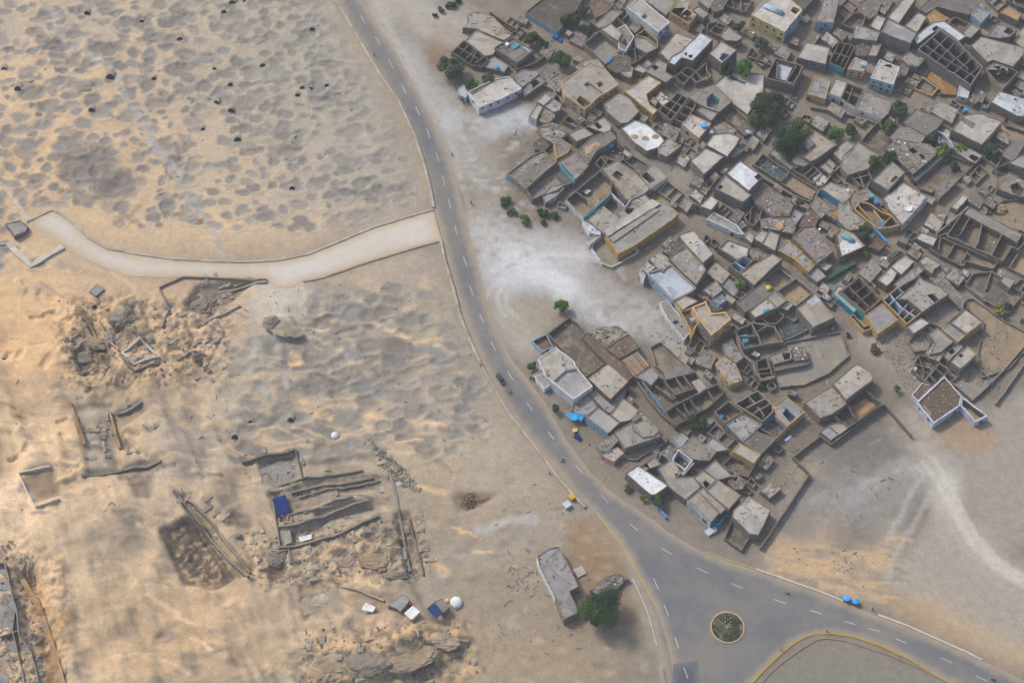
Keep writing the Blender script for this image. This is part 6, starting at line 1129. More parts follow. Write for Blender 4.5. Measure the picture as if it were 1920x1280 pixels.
# ------------------------------------------------------------ roundabout
def roundabout():
    X, Y = unproj(1364, 1176, 0); root = empty('roundabout', (X, Y, 0), 'round traffic island with a dark planted centre and yellow-tan kerb', 'roundabout'); b = MB(); n = 56
    for i, (r0, r1, k, z) in enumerate(((6.15, 5.8, 'lyel', .22), (5.75, 5.45, 'dirtw', .42))):
        o = len(b.v)
        for r_, z_ in ((r0, 0), (r0, z), (r1, z), (r1, 0)): b.v += [(r_*math.cos(6.2832*j/n), r_*math.sin(6.2832*j/n), z_) for j in range(n)]
        for q in range(3):
            for j in range(n): j2 = (j+1) % n; b.face((o+q*n+j, o+q*n+j2, o+(q+1)*n+j2, o+(q+1)*n+j), ('ysoil' if (i == 0 and 34 < j < 56) else k))
    b.build('kerb', root); b = MB(); b.lathe((0,0,0), [(5.46,.2),(4.4,.34),(2.6,.45),(1.2,.5),(.1,.52)], 'bed', 40); b.build('planting_bed', root, True)
    b = MB(); b.lathe((0,0,.45), [(.5,0),(.45,.3),(.12,.34),(.1,3.4),(.02,3.5)], 'stone', 10); b.build('centre_post', root)
    for x, y in ((-.6,3.3),(1.1,3.2),(-.7,2.0),(1.2,1.9),(.2,2.6)):
        b = MB(); b.lathe((x,y,.35), [(.16,0),(.14,.5),(.22,.55),(.2,.75),(.02,.8)], 'pale', 8); b.build('light_stub', root)
PAL['bed'] = ((56,62,52),'soil'); roundabout()
# ------------------------------------------------------------ vehicles and people
def wheels(root, pts, r, w):
    for x, y in pts:
        b = MB(); b.tube([(x, y-w/2, r), (x, y+w/2, r)], r, 'black', 12); wh = b.build('wheel', root); b = MB(); b.tube([(x, y-w/2-.01, r), (x, y+w/2+.01, r)], r*.5, 'grey', 8); b.build('hub', wh)
def car(px, py, ang, label, k, glass='navy', L_=4.3, pickup=False, name='car'):
    X, Y, g = onground(px, py); root = empty(name, (X, Y, g), label, name.split('_')[-1], None, R(ang)); b = MB(); w = .86; h = L_/2
    prof = [(-h,.45),(-h,.85),(-h+.15,.95),(h-1.2,.98),(h-.15,.82),(h,.6),(h,.4),(-h,.35)]
    def loft(prof, ws, k_, wt=None):
        o = len(b.v); n = len(prof)
        for s in (-1, 1): b.v.extend([(x, s*(ws if wt is None else (ws if z < 1.1 else wt)), z) for x, z in prof])
        for i in range(n): j = (i+1) % n; b.face((o+i, o+n+i, o+n+j, o+j), k_)
        b.face([o+i for i in range(n)], k_); b.face([o+n+i for i in range(n)][::-1], k_)
    loft(prof, w, k); b.build('body', root); b = MB()
    cab = [(-h+1.3,.95),(-h+1.5,1.5),(h-1.75,1.5),(h-1.2,.97)] if pickup else [(-h+.35,.95),(-h+.8,1.42),(h-1.9,1.46),(h-1.15,.97)]
    loft([(x, z) for x, z in cab], w-.06, glass, w-.2); b.build('window_band', root); b = MB(); b.box(((cab[1][0]+cab[2][0])/2, 0, 1.5+(.02 if pickup else -.03)), (cab[2][0]-cab[1][0]+.1, 1.36, .07), k); b.build('cabin_roof', root)
    if pickup: b = MB(); b.box((-h+.62, 0, .97), (1.15, 1.5, .08), 'dark'); b.build('cargo_bed', root)
    wheels(root, [(-h+.8,-w+.05),(-h+.8,w-.05),(h-.85,-w+.05),(h-.85,w-.05)], .33, .22)
    for s in (-.6, .6): b = MB(); b.box((h-.02, s, .68), (.08, .28, .14), 'cloth'); b.build('headlight', root)
PAL['carw'] = ((232,236,244),'flat'); PAL['cargrey'] = ((72,76,84),'flat'); PAL['carblue'] = ((30,104,190),'flat'); PAL['skin'] = ((150,104,78),'flat')
car(1662,490,-28,'white car parked in the street beside the striped pen','carw'); car(939,712,-62,'dark grey pickup driving along the desert side of the road','cargrey',L_=5.2,pickup=True,name='pickup_truck'); car(1045,74,-38,'blue car in the lane at the corner of the blue-edged depot','carblue')
def human(parent, x, y, z, pose='stand', name='person_body'):
    me = bpy.data.meshes.new(name); J = {'stand':[(0,0,.95),(0,0,1.2),(0,0,1.45),(0,0,1.55),(0,.02,1.68),(.1,0,.9),(.12,.03,.5),(.12,-.02,.06),(-.1,0,.9),(-.12,-.03,.5),(-.12,.05,.06),(.2,0,1.42),(.27,.02,1.15),(.27,.1,.9),(-.2,0,1.42),(-.27,.02,1.15),(-.27,.1,.9)],
     'ride':[(0,0,.85),(0,.06,1.1),(0,.12,1.35),(0,.15,1.45),(0,.18,1.58),(.12,.05,.82),(.2,.42,.72),(.18,.35,.3),(-.12,.05,.82),(-.2,.42,.72),(-.18,.35,.3),(.2,.13,1.32),(.28,.32,1.12),(.26,.6,1.08),(-.2,.13,1.32),(-.28,.32,1.12),(-.26,.6,1.08)]}[pose]
    E = [(0,1),(1,2),(2,3),(3,4),(0,5),(5,6),(6,7),(0,8),(8,9),(9,10),(2,11),(11,12),(12,13),(2,14),(14,15),(15,16)]; rad = [.15,.14,.16,.06,.105,.1,.065,.05,.1,.065,.05,.07,.05,.04,.07,.05,.04]
    me.from_pydata(J, E, []); o = bpy.data.objects.new(name, me); C.objects.link(o); me.materials.append(M('skin')); md = o.modifiers.new('skin', 'SKIN'); sb = o.modifiers.new('sub', 'SUBSURF'); sb.levels = sb.render_levels = 1
    if not me.skin_vertices: me.attributes.new('x','FLOAT','POINT') if 0 else None
    bm = __import__('bmesh').new(); bm.from_mesh(me); lay = bm.verts.layers.skin.verify(); bm.verts.ensure_lookup_table()
    for i, v in enumerate(bm.verts): v[lay].radius = (rad[i], rad[i]); v[lay].use_root = i == 0
    bm.to_mesh(me); bm.free(); o.parent = parent; o.location = (x, y, z); return o
def person(px, py, ang, label, robe):
    X, Y, g = onground(px, py); b = human(None, X, Y, g, 'stand', 'person'); b.rotation_euler = (0,0,R(ang)); tag(b, label, 'person')
    m = MB(); m.lathe((0,0,0), [(.27,.14),(.24,.6),(.2,1.0),(.23,1.35),(.2,1.48),(.07,1.53)], robe, 12, 1.0, .75); m.build('robe', b)
    for s in (-1, 1): m = MB(); m.tube([(s*.19,0,1.43),(s*.28,.02,1.15),(s*.28,.09,.95)], [.09,.08,.08], robe, 7); m.build('sleeve', b)
    m = MB(); m.lathe((0,.02,1.66), [(.115,0),(.12,.06),(.08,.13),(.01,.16)], 'black', 8); m.build('hair', b)
for px, py, a, l, k in ((870,196,30,'person in dark clothes standing at the wall of the long whitewashed house','navy'),(702,106,0,'person walking at the desert edge of the upper road','dmud'),(1550,1184,80,'person in dark clothes at the tip of the fork island','dark'),(1464,1219,10,'person in pale robe beside the yellow kerb of the fork island','pale'),
 (1635,1142,40,'person on the verge to the right of the blue rickshaws','dark'),(1031,889,0,'person in dark robe behind the road kerb near its lower end','dark'),(883,382,15,'person on the road shoulder opposite the side road','dmud'),(901,686,60,'person in white at the kerb up the road from the dark pickup','pale'),(848,292,0,'person walking beside the road north of the white plaza','dmud')):
    person(px, py, a, l, k)
def motorbike(px, py, ang, label, k, rider='dark', cat='motorcycle'):
    X, Y, g = onground(px, py); root = empty('motorcycle', (X, Y, g), label, cat, None, R(ang)); b = MB()
    b.box((0,-.05,.72),(.28,.9,.2),k); b.box((0,.3,.85),(.3,.4,.22),k); b.tube([(0,.45,.8),(0,.72,.33)],.05,'dgrey',6); b.box((0,-.5,.62),(.24,.4,.16),k); b.build('frame', root)
    b = MB(); b.tube([(-.33,.5,1.05),(.33,.5,1.05)],.03,'black',6); b.build('handlebar', root); b = MB(); b.box((0,-.3,.86),(.26,.6,.1),'black'); b.build('seat', root)
    for y in (-.62,.72): b = MB(); b.tube([(-.06,y,.31),(.06,y,.31)],.31,'black',14); b.build('wheel', root)
    if rider:
        bx_ = human(None, X, Y, g+.05, 'ride', 'person'); bx_.rotation_euler = (0,0,R(ang)); tag(bx_, 'rider seated on the '+label.split(' on ')[0].split(' near ')[0].split(' with ')[0], 'person')
        m = MB(); m.lathe((0,.08,.78), [(.2,0),(.19,.3),(.24,.55),(.08,.66)], rider, 10, 1, .8); m.build('shirt', bx_); m = MB(); m.lathe((0,.18,1.55), [(.12,0),(.12,.06),(.08,.13),(.01,.16)], 'black', 8); m.build('hair', bx_)
motorbike(1055,864,130,'dark motorcycle alone on the road near the lower kerb end','dgrey'); motorbike(1475,1112,-108,'white motorcycle on the right branch of the road','cloth','cloth'); motorbike(1862,1275,-110,'brown motorcycle on the road at the bottom right frame edge','brown','dwood')
def cart(px, py, ang):
    X, Y, g = onground(px, py); root = empty('handcart', (X, Y, g), 'loaded brown cart with sacks following the dark pickup on the road', 'cart', None, R(ang)); b = MB(); b.box((0,0,.7),(2.2,1.2,.12),'wood')
    for s in (-.58,.58): b.box((0,s,.86),(2.2,.06,.3),'wood')
    for s in (-.4,.4): b.tube([(1.1,s,.7),(2.1,s*.7,.75)],.04,'wood',6)
    b.build('cart_bed', root); wheels(root, [(-.2,-.7),(-.2,.7)], .4, .1)
    for x, y, k in ((-.5,.1,'dmud'),(.25,-.15,'tan'),(.5,.25,'dgrey')): b = MB(); b.rock((x,y,1.0),.42,k,HR,.7); tag(b.build('sack', root))
cart(954,734,-62)
def rickshaw(px, py, ang, label):
    X, Y, g = onground(px, py, 1.2); root = empty('rickshaw', (X, Y, g), label, 'rickshaw', 'blue-hooded rickshaws by the road', R(ang)); b = MB()
    b.box((-.1,0,.55),(1.9,1.2,.5),'black'); b.box((.95,0,.6),(.5,.7,.55),'dark'); b.build('body', root); b = MB(); b.box((-.5,0,.95),(.5,1.05,.3),'black'); b.build('seat', root)
    for x, y in ((-.9,-.58),(-.9,.58),(.6,-.5),(.6,.5)): b = MB(); b.tube([(x,y,.8),(x,y,1.7)],.03,'dgrey',6); b.build('post', root)
    b = MB(); b.lathe((-.1,0,1.66), [(1.28,0),(1.3,.06),(1.2,.16),(.85,.3),(.4,.36),(.02,.38)], 'sky', 22, 1.0, .92); b.build('hood', root, True)
    wheels(root, [(-.75,-.62),(-.75,.62),(1.05,0)], .26, .12)
rickshaw(1588,1122,-18,'left of the two bright blue-hooded rickshaws on the verge'); rickshaw(1605,1128,-10,'right of the two bright blue-hooded rickshaws on the verge')
# ------------------------------------------------------------ tents, sheets, tanks and other loose things
def sheet_on_posts(tile, pts, h, k, name, label, cat, sag=.25, walls=None):
    q = [unproj(x, y, h) for x, y in P(tile, pts)]; px = P(tile, pts); g = onground(px[0][0], px[0][1], h)[2]
    q = [unproj(x, y, h+g) for x, y in px]; ox = sum(a for a, _ in q)/4; oy = sum(a for _, a in q)/4; q = [Vector((a-ox, b-oy)) for a, b in q]; root = empty(name, (ox, oy, g), label, cat); n = 8; V = []; Fc = []
    for i in range(n+1):
        for j in range(n+1):
            u, v = i/n, j/n; p = q[0]*(1-u)*(1-v)+q[1]*u*(1-v)+q[2]*u*v+q[3]*(1-u)*v; V.append((p.x, p.y, h-sag*16*u*(1-u)*v*(1-v)+HR.uniform(-.04, .04)))
    for i in range(n):
        for j in range(n): a = i*(n+1)+j; Fc.append((a, a+1, a+n+2, a+n+1))
    o = mk('canopy', V, Fc, [M(k)], parent=root, smooth=True); sd = o.modifiers.new('thick', 'SOLIDIFY'); sd.thickness = .04
    for p in q: b = MB(); b.tube([(p.x*.96, p.y*.96, -.3), (p.x*.96, p.y*.96, h-.03)], .05, 'wood', 6); b.build('pole', root)
    if walls:
        b = MB()
        for i, kk in walls: a, c = q[i]*.97, q[(i+1) % 4]*.97; o_ = len(b.v); b.v += [(a.x, a.y, 0), (c.x, c.y, 0), (c.x, c.y, h-.05), (a.x, a.y, h-.05)]; b.face((o_, o_+1, o_+2, o_+3), kk)
        b.build('side_cloth', root)
SP = sheet_on_posts
SP('X','335,362 480,422 440,497 277,460',2.0,'cloth','shade_sheet','lone pale white shade sheet, leftmost of the camp','canopy')
SP('X','870,512 990,402 1095,490 975,600',2.6,'cloth','shade_sheet','bright white square shade sheet in front of the grey tent, middle of the camp','canopy',walls=[(2,'gold')])
SP('X','1178,445 1280,362 1412,508 1310,577',2.4,'navy','shade_sheet','navy blue awning fixed to the small ribbed hut in the camp','canopy')
SP('O','335,470 412,447 443,545 372,572',2.4,'navy','shade_sheet','dark blue tarpaulin over the left end of the excavation','canopy')
SP('O','488,690 565,672 563,700 495,717',1.8,'cloth','shade_sheet','small white sheet against the lower wall of the excavation','canopy')
SP('W','955,538 1048,535 1050,590 1010,590',2.4,'sky','shade_sheet','curled sky-blue awning by the road, left of the pair','canopy')
SP('W','1035,530 1112,545 1080,600 1050,575',2.6,'sky','shade_sheet','sky-blue awning by the road, right of the pair','canopy')
H('X','grey_tent','grey cloth tent with a rounded roof, biggest in the camp','650,400 855,240 945,310 930,360 820,490 770,450',2.6,'grey','gmud',cat='tent',win={},door=False,p=.05)
H('X','ribbed_hut','small ribbed light-grey hut behind the navy awning','1285,350 1390,305 1485,410 1475,450 1400,510',2.7,'slab','gmud',cat='hut',win={},door=False,p=.05)
def dome(px, py, r, h, k, name, label, cat):
    X, Y, g = onground(px, py, h/2); b = MB(); b.lathe((0,0,-.2), [(r*1.02,0),(r,.2+h*.4),(r*.85,h*.75),(r*.45,h*.97),(.02,h+.1)], k, 7); tag(b.build(name, None, loc=(X, Y, g)), label, cat)
dome(855,1128,2.3,2.2,'cloth','white_tent','rounded white tent, rightmost of the camp','tent'); dome(769,1133,.7,1.6,'red','red_bundle','small red-pink cloth bundle between the grey tent and white sheet','bundle'); dome(839,1125,.9,1.2,'gold','ochre_bundle','ochre sack pile beside the white tent','bundle')
dome(628,815,1.5,1.8,'cloth','white_block','white plastered block alone on the sand above the excavation','block'); dome(748,905,1.3,.5,'wblue','blue_basin','round pale blue basin with a yellow mat near the excavation','basin')
def box(px, py, d, ang, k, name, label, cat, lid=None):
    X, Y, g = onground(px, py, d[2]); b = MB(); b.box((0,0,d[2]/2-.05), (d[0], d[1], d[2]+.1), k, R(ang)); root = b.build(name, None, loc=(X, Y, g)); tag(root, label, cat)
    b = MB(); b.box((0,0,d[2]+.03), (d[0]*1.06, d[1]*1.06, .07), lid or k, R(ang)); b.build('lid', root)
box(1072,930,(2.0,1.6,1.6),-55,'gold','yellow_bin','yellow box bin behind the lower end of the road kerb','bin'); box(1063,945,(2.2,2.4,1.5),-55,'wblue','pale_blue_tank','pale blue tank box beside the yellow bin','tank'); box(1078,806,(1.6,1.3,1.0),20,'gold','yellow_crate','yellow crate beside the road below the sky-blue awnings','crate')
box(1083,818,(2.2,1.6,1.1),-40,'navy','covered_cart','dark blue covered heap next to the yellow crate by the road','heap'); box(1087,1071,(3.4,3.2,.5),30,'pale','pale_slab','pale square slab against the lone grey house','slab')
box(1230,842,(3.2,1.3,.5),28,'wblue','white_tray','white-blue tray lying on the ground behind the broken hut','tray')
def tank(px, py, up, r, h, k, label, name='water_tank', cat='tank'):
    X, Y = unproj(px, py, up+h); b = MB(); b.lathe((0,0,0), [(r,0),(r*1.03,h*.3),(r,h*.33),(r*1.03,h*.66),(r,h*.7),(r,h*.92),(r*.7,h),(.02,h*1.04)], k, 16); tag(b.build(name, None, loc=(X, Y, up)), label, cat)
for a in ((933,126,2.0,.75,1.2,'sky','bright blue tank on the low grey concrete roof at the north-west tip'),(951,82,3.9,.8,1.1,'cloth','white tank on the square terrace house with the blue pool box'),(1305,57,0.0,1.1,.5,'blue','round blue tub on the ground right of the open-topped ochre box','tub','tub'),(1320,234,3.3,1.1,1.3,'sky','bright blue domed tank on the pink-fronted pale roof'),
 (1335,247,2.4,.9,1.2,'lblue','pale blue tank beside the pink-fronted pale roof'),(1645,376,3.2,1.2,1.8,'blue','upright blue tank left of the large pale terrace'),(1635,366,3.0,1.0,1.4,'teal','teal tank left of the upright blue tank'),(1846,200,4.9,1.2,1.6,'dteal','dark teal tank at the top corner of the large cream roof'),
 (1620,119,5.2,1.3,1.4,'lblue','pale blue tank box on the peach-fronted house'),(1352,779,.3,.9,.9,'sky','bright blue tub inside the dark open-topped building','tub','tub'),(1715,690,1.0,1.0,1.2,'pale','pale drum standing in the burnt-looking ruins'),(1811,205,1.0,.8,1.0,'sky','small light blue tank in the lane left of the large cream roof'),(1537,429,4.8,.5,.7,'cloth','small white tank on the tall-rimmed grey earth roof')):
    tank(*a)
def basin(px, py, up, r, label):
    X, Y = unproj(px, py, up+.5); root = empty('round_basin', (X, Y, up), label, 'basin'); b = MB(); b.lathe((0,0,0), [(r,0),(r,.6),(r-.25,.6),(r-.25,.35)], 'cloth', 24); b.build('rim', root); b = MB(); b.lathe((0,0,.3), [(r-.24,0),(.02,.02)], 'sky', 24); b.build('water', root)
basin(1703,390,4.7,1.6,'round white-rimmed basin of blue water on the large pale terrace')
def arc_sheet(px, py, up, ang, L_, r, k, label, name='curved_sheet'):
    X, Y = unproj(px, py, up+r*.5); b = MB(); n = 10
    for i in range(n+1):
        a = math.pi*(.1+.8*i/n)
        for s in (-L_/2, L_/2): b.v.append((s, math.cos(a)*r, math.sin(a)*r*.7))
    for i in range(n): b.face((2*i, 2*i+1, 2*i+3, 2*i+2), k)
    o = b.build(name, None, True, (X, Y, up)); o.rotation_euler = (0,0,R(ang)); md = o.modifiers.new('t', 'SOLIDIFY'); md.thickness = .06; tag(o, label, 'sheet')
arc_sheet(1450,17,6.9,-30,8.8,1.2,'lblue','long curved light-blue roof sheet lying on the yellow windowed house'); arc_sheet(1143,272,2.6,-10,3.2,1.0,'blue','curved blue arch sheet over the narrow alley'); arc_sheet(1302,598,5.2,15,3.4,.9,'lblue','blue-white curved sheet at the ochre tower house corner')
arc_sheet(1143,112,3.6,50,3.6,.9,'blue','curved blue sheet at the edge of the dark rubble vault'); arc_sheet(1590,446,4.6,-35,5.4,.9,'teal','torn turquoise sheet on the tan roof beside the dark round tree'); arc_sheet(1198,230,1.4,-40,3.2,1.4,'green','green domed tarpaulin in the lane below the broad rounded roof')
arc_sheet(1655,421,2.6,-55,4.0,.8,'blue','blue rolled sheet next to the blue wall strip'); arc_sheet(1437,582,4.7,10,2.4,.7,'teal','teal cloth heap on the cream roof with the yellow rag'); arc_sheet(1441,539,4.4,0,2.0,1.0,'gold','round tan cloth on the grey-brown roof below the lime tree'); arc_sheet(1478,822,4.4,40,3.0,.5,'lblue','torn blue-white cloth on the tan rounded roof')
arc_sheet(1406,248,1.5,-30,3.4,.8,'lblue','light blue and white bundle in the dark triangular yard')
for i, (x, y) in enumerate(((1193,287),(1213,290),(1232,287))):
    X, Y = unproj(x*1.0-3+i*0, y-31, 3.8); b = MB(); b.lathe((0,0,0), [(1.3,0),(1.35,.12),(1.0,.16),(.02,.05)], 'orange', 16, 1.1, .8); tag(b.build('bread_pan', None, loc=(X, Y, 3.55)), ('left','middle','right')[i]+' round brown pan on the white roof beside the alley', 'pan', 'round brown pans on the white roof')
# ------------------------------------------------------------ desert: tomb mouths, boulders, stones
def tomb(px, py, s, label, group, ang=0):
    X, Y, g = onground(px, py); root = empty('tomb_entrance', (X, Y, g-.15), label, 'tomb', group, R(ang)); b = MB(); n = 10; w = 1.1*s; rows = []
    for k_, (y, sc) in enumerate(((-.7*s, .75), (-.2*s, 1.0), (.9*s, .95), (2.0*s, .5), (2.6*s, .1))):
        o = len(b.v); rows.append(o); b.v += [(math.cos(math.pi*j/n)*w*1.35*sc, y+HR.uniform(-.1, .1), max(0, math.sin(math.pi*j/n))*.62*s*sc-.1+HR.uniform(-.06, .06)) for j in range(n+1)]
    for a, c in zip(rows[:-1], rows[1:]):
        for j in range(n): b.face((a+j, a+j+1, c+j+1, c+j), 'hood')
    b.build('hood', root, True); b = MB(); b.v = [(math.cos(math.pi*j/n)*w*1.0, (-1.5+max(0, math.sin(math.pi*j/n))*1.3)*s, .14+max(0, math.sin(math.pi*j/n))*.55*s) for j in range(n+1)]; b.face(range(n+1), 'black'); b.build('mouth', root)  # flat black face stands in for the shade inside the opening
PAL['hood'] = ((158,149,136),'soil')
TG = 'dark tomb mouths dug in the desert'
for x, y, s in ((163,22,1.3),(420,20,1.1),(435,2,1.2),(266,38,1.0),(338,71,1.4),(34,163,1.4),(8,127,1.2),(207,140,1.6),(289,145,1.0),(432,156,1.0),(172,203,1.2),(405,190,1.3),(433,204,1.2),(402,127,.8),(493,120,1.2),(446,258,1.4),(548,350,1.1),(585,52,1.0),(567,162,1.0),(582,164,.9),(558,176,1.0),(613,158,1.0),(460,0,1.0),(381,240,.9)):
    tomb(x, y, s*.95, 'dark tomb mouth among the sandy hollows above the side road', TG)
for x, y, s in ((470,788,.9),(545,783,1.2),(441,815,1.3),(178,572,1.0),(8,671,1.0)):
    tomb(x, y, s*.9, 'dark tomb mouth in the sandy slope below the side road', 'dark tomb mouths below the side road')
for i, (x, y) in enumerate(((371,672),(378,680),(387,689),(395,698))):
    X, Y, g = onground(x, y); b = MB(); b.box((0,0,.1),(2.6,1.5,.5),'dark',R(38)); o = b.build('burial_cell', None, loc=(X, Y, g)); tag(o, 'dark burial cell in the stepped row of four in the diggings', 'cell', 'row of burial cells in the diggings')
    b = MB(); b.box((.35,.95,.2),(2.9,.35,.6),'mud',R(38)); b.build('cell_wall', o)
def scatter(name, label, polys, n, smin, smax, keys, z=0.0):
    B = MB(); rn = random.Random(len(name)*n)
    for pts in polys:
        pl = Zp(pts); x0, x1 = min(p[0] for p in pl), max(p[0] for p in pl); y0, y1 = min(p[1] for p in pl), max(p[1] for p in pl); c = 0
        while c < n:
            x, y = rn.uniform(x0, x1), rn.uniform(y0, y1)
            if not inside((x, y), pl): continue
            c += 1; X, Y, g = onground(x, y); s = smin+(smax-smin)*rn.random()**3
            if rn.random() < .75 or z: B.rock((X, Y, g+s*.1), s, rn.choice(keys), rn)
            else: B.box((X, Y, g+.1), (rn.uniform(.5, 2.2), rn.uniform(.1, .5), .2), rn.choice(keys), rn.uniform(0, 3))
    tag(B.build(name), label, kind='stuff')
scatter('quarry_stones','loose broken stones around the diggings and excavations',['110,560 420,560 440,700 300,720 130,720','440,1000 800,960 800,1090 470,1100','570,1180 880,1160 900,1290 560,1300','0,1000 60,1040 90,1290 0,1290','690,820 760,880 800,930 730,900'],330,.12,.85,('stone','dmud','mud','pmud','dgrey'))
scatter('desert_pebbles','small stones scattered over the open desert',['0,0 600,0 780,380 100,380','440,560 820,500 960,840 560,850','20,700 480,700 480,960 20,960','940,860 1040,900 1180,1240 900,1240'],260,.08,.32,('dgrey','mud','stone'))
scatter('lane_rubble','litter and rubble lying in the village lanes',['880,40 1300,0 1900,0 1900,640 1560,640 1300,450 1060,230 880,180','940,250 1300,200 1560,460 1560,720 1400,800 1240,640 1220,500 1000,400','1000,640 1300,620 1560,720 1480,960 1380,1010 1100,860','1640,640 1900,560 1880,740 1700,740'],1500,.10,.5,('mud','dmud','pmud','wood','gmud','dwood','stone','grey'))
scatter('field_debris','dark scattered debris in the south-east field and the verge',['1500,860 1680,800 1760,880 1640,1000 1480,960','1440,1010 1680,1040 1640,1110 1440,1060','950,1060 1010,1060 1010,1120 960,1120'],90,.08,.4,('dgrey','dmud','stone'))
H('P','concrete_ruin','half-buried concrete and mud building cut by the left frame edge','-60,780 20,780 50,910 70,985 80,1080 130,1150 160,1275 -60,1290',2.4,'grey','pmud',open_=True,parts=['0,920 60,985','0,1085 80,1060','60,985 50,1060 100,1270'],debris=20,win={},cat='ruin')
H('N','guard_hut','flat grey hut roof at the far left start of the side road','35,135 130,110 180,150 165,185 90,215',2.2,'grey','mud',cat='hut',win={},debris=1); H('N','small_platform','square grey stone platform on the slope under the side road','572,572 622,520 672,555 615,602',.7,'grey','mud',cat='platform',win={},door=False,p=.05)
H('O','storage_block','grey flat slabs inside the top corner of the excavation','265,300 375,255 480,260 500,350 395,400 285,415',1.0,'slab','mud',cat='ruin',win={},door=False,debris=8,p=.1); H('O','ruin_cell','tan rectangular cell roof at the lower left of the excavation','370,628 435,622 450,720 395,742',1.0,'beige','pmud',cat='ruin',win={},door=False,p=.05)
H('R','street_bin_box','small white wreck of boxes at the end of the mural wall house','515,65 545,45 605,25 620,55 550,98',1.2,'wblue','wwash',cat='boxes',win={},door=False,p=.05)
# painted emblems on the white two-storey house, and a turquoise shop board
def on_wall(tile, p0, p1, h, t, z, w, hh, k, name, rootname_label, round_=False):
    a, b = [unproj(x, y, h) for x, y in P(tile, [p0, p1])]; d = Vector((b[0]-a[0], b[1]-a[1])); L_ = d.length; d.normalize(); nr = Vector((d.y, -d.x))
    if nr.y > 0: nr = -nr
    c = Vector(a)+d*L_*t+nr*(.10+.018*h+.06); root = next(o for o in C.objects if o.get('label') == rootname_label); B = MB(); n = 14
    q = Vector((c.x-root.location.x, c.y-root.location.y)); o = 0
    for s in (0, .06): B.v += [(q.x+d.x*w/2*(math.cos(6.2832*j/n) if round_ else (1, 1, -1, -1)[j])+nr.x*s, q.y+d.y*w/2*(math.cos(6.2832*j/n) if round_ else (1, 1, -1, -1)[j])+nr.y*s, z+hh/2*(math.sin(6.2832*j/n) if round_ else (1, -1, -1, 1)[j])) for j in range(n if round_ else 4)]
    m_ = n if round_ else 4; B.face(range(m_, 2*m_), k); B.face(range(m_), k)
    for j in range(m_): B.face((j, (j+1) % m_, m_+(j+1) % m_, m_+j), k)
    B.build(name, root)
ML = 'narrow white two-storey house painted with blue emblems at the top of the village'
for t, z, w, h_ in ((.2,4.3,1.9,1.9),(.72,4.6,2.0,2.0),(.3,1.6,1.5,1.3),(.75,1.8,2.2,1.1)): on_wall('B', (356,287), (461,202), 6.6, t, z, w, h_, 'blue', 'wall_emblem', ML, True)
MW = 'tan roof behind a white wall with light-blue and green panels'
for t, w, k in ((.2,3.0,'lblue'),(.48,2.6,'lblue'),(.78,2.0,'green')): on_wall('L', (1000,652), (1212,862), 4.6, t, 2.1, w, 2.0, k, 'wall_panel', MW)
def boulder(px, py, rx, ry, h, k, label, name='boulder', seed=0, rz=0.0):
    rn = random.Random(int(px+py)); X, Y, g = onground(px, py, h/2); n, m_ = 26, 11; B = MB(); ph = [rn.uniform(0, 99) for _ in range(4)]
    for i in range(m_):
        t = math.pi/2*i/(m_-1)
        for j in range(n):
            a = 2*math.pi*j/n; u, v = math.cos(a)*math.cos(t), math.sin(a)*math.cos(t); w = math.sin(t)
            d = 1+.28*float(fbm(np.array([u*1.6+ph[0]]), np.array([v*1.6+w+ph[1]]), 4, 3)[0])+.22*float(fbm(np.array([u*5+ph[2]]), np.array([v*5+w*4+ph[3]]), 3, 5)[0])
            x, y = u*d*rx, v*d*ry; B.v.append((x*math.cos(rz)-y*math.sin(rz), x*math.sin(rz)+y*math.cos(rz), w*h*d-.3))
    for i in range(m_-1):
        for j in range(n): B.face((i*n+j, i*n+(j+1) % n, (i+1)*n+(j+1) % n, (i+1)*n+j), k)
    B.face([(m_-1)*n+j for j in range(n)], k); return tag(B.build(name, None, False, (X, Y, g)), label, name.replace('_', ' '))
PAL['rock'] = ((142,132,120),'rough'); PAL['rocks'] = ((172,152,126),'rough'); PAL['brush'] = ((110,92,72),'rough')
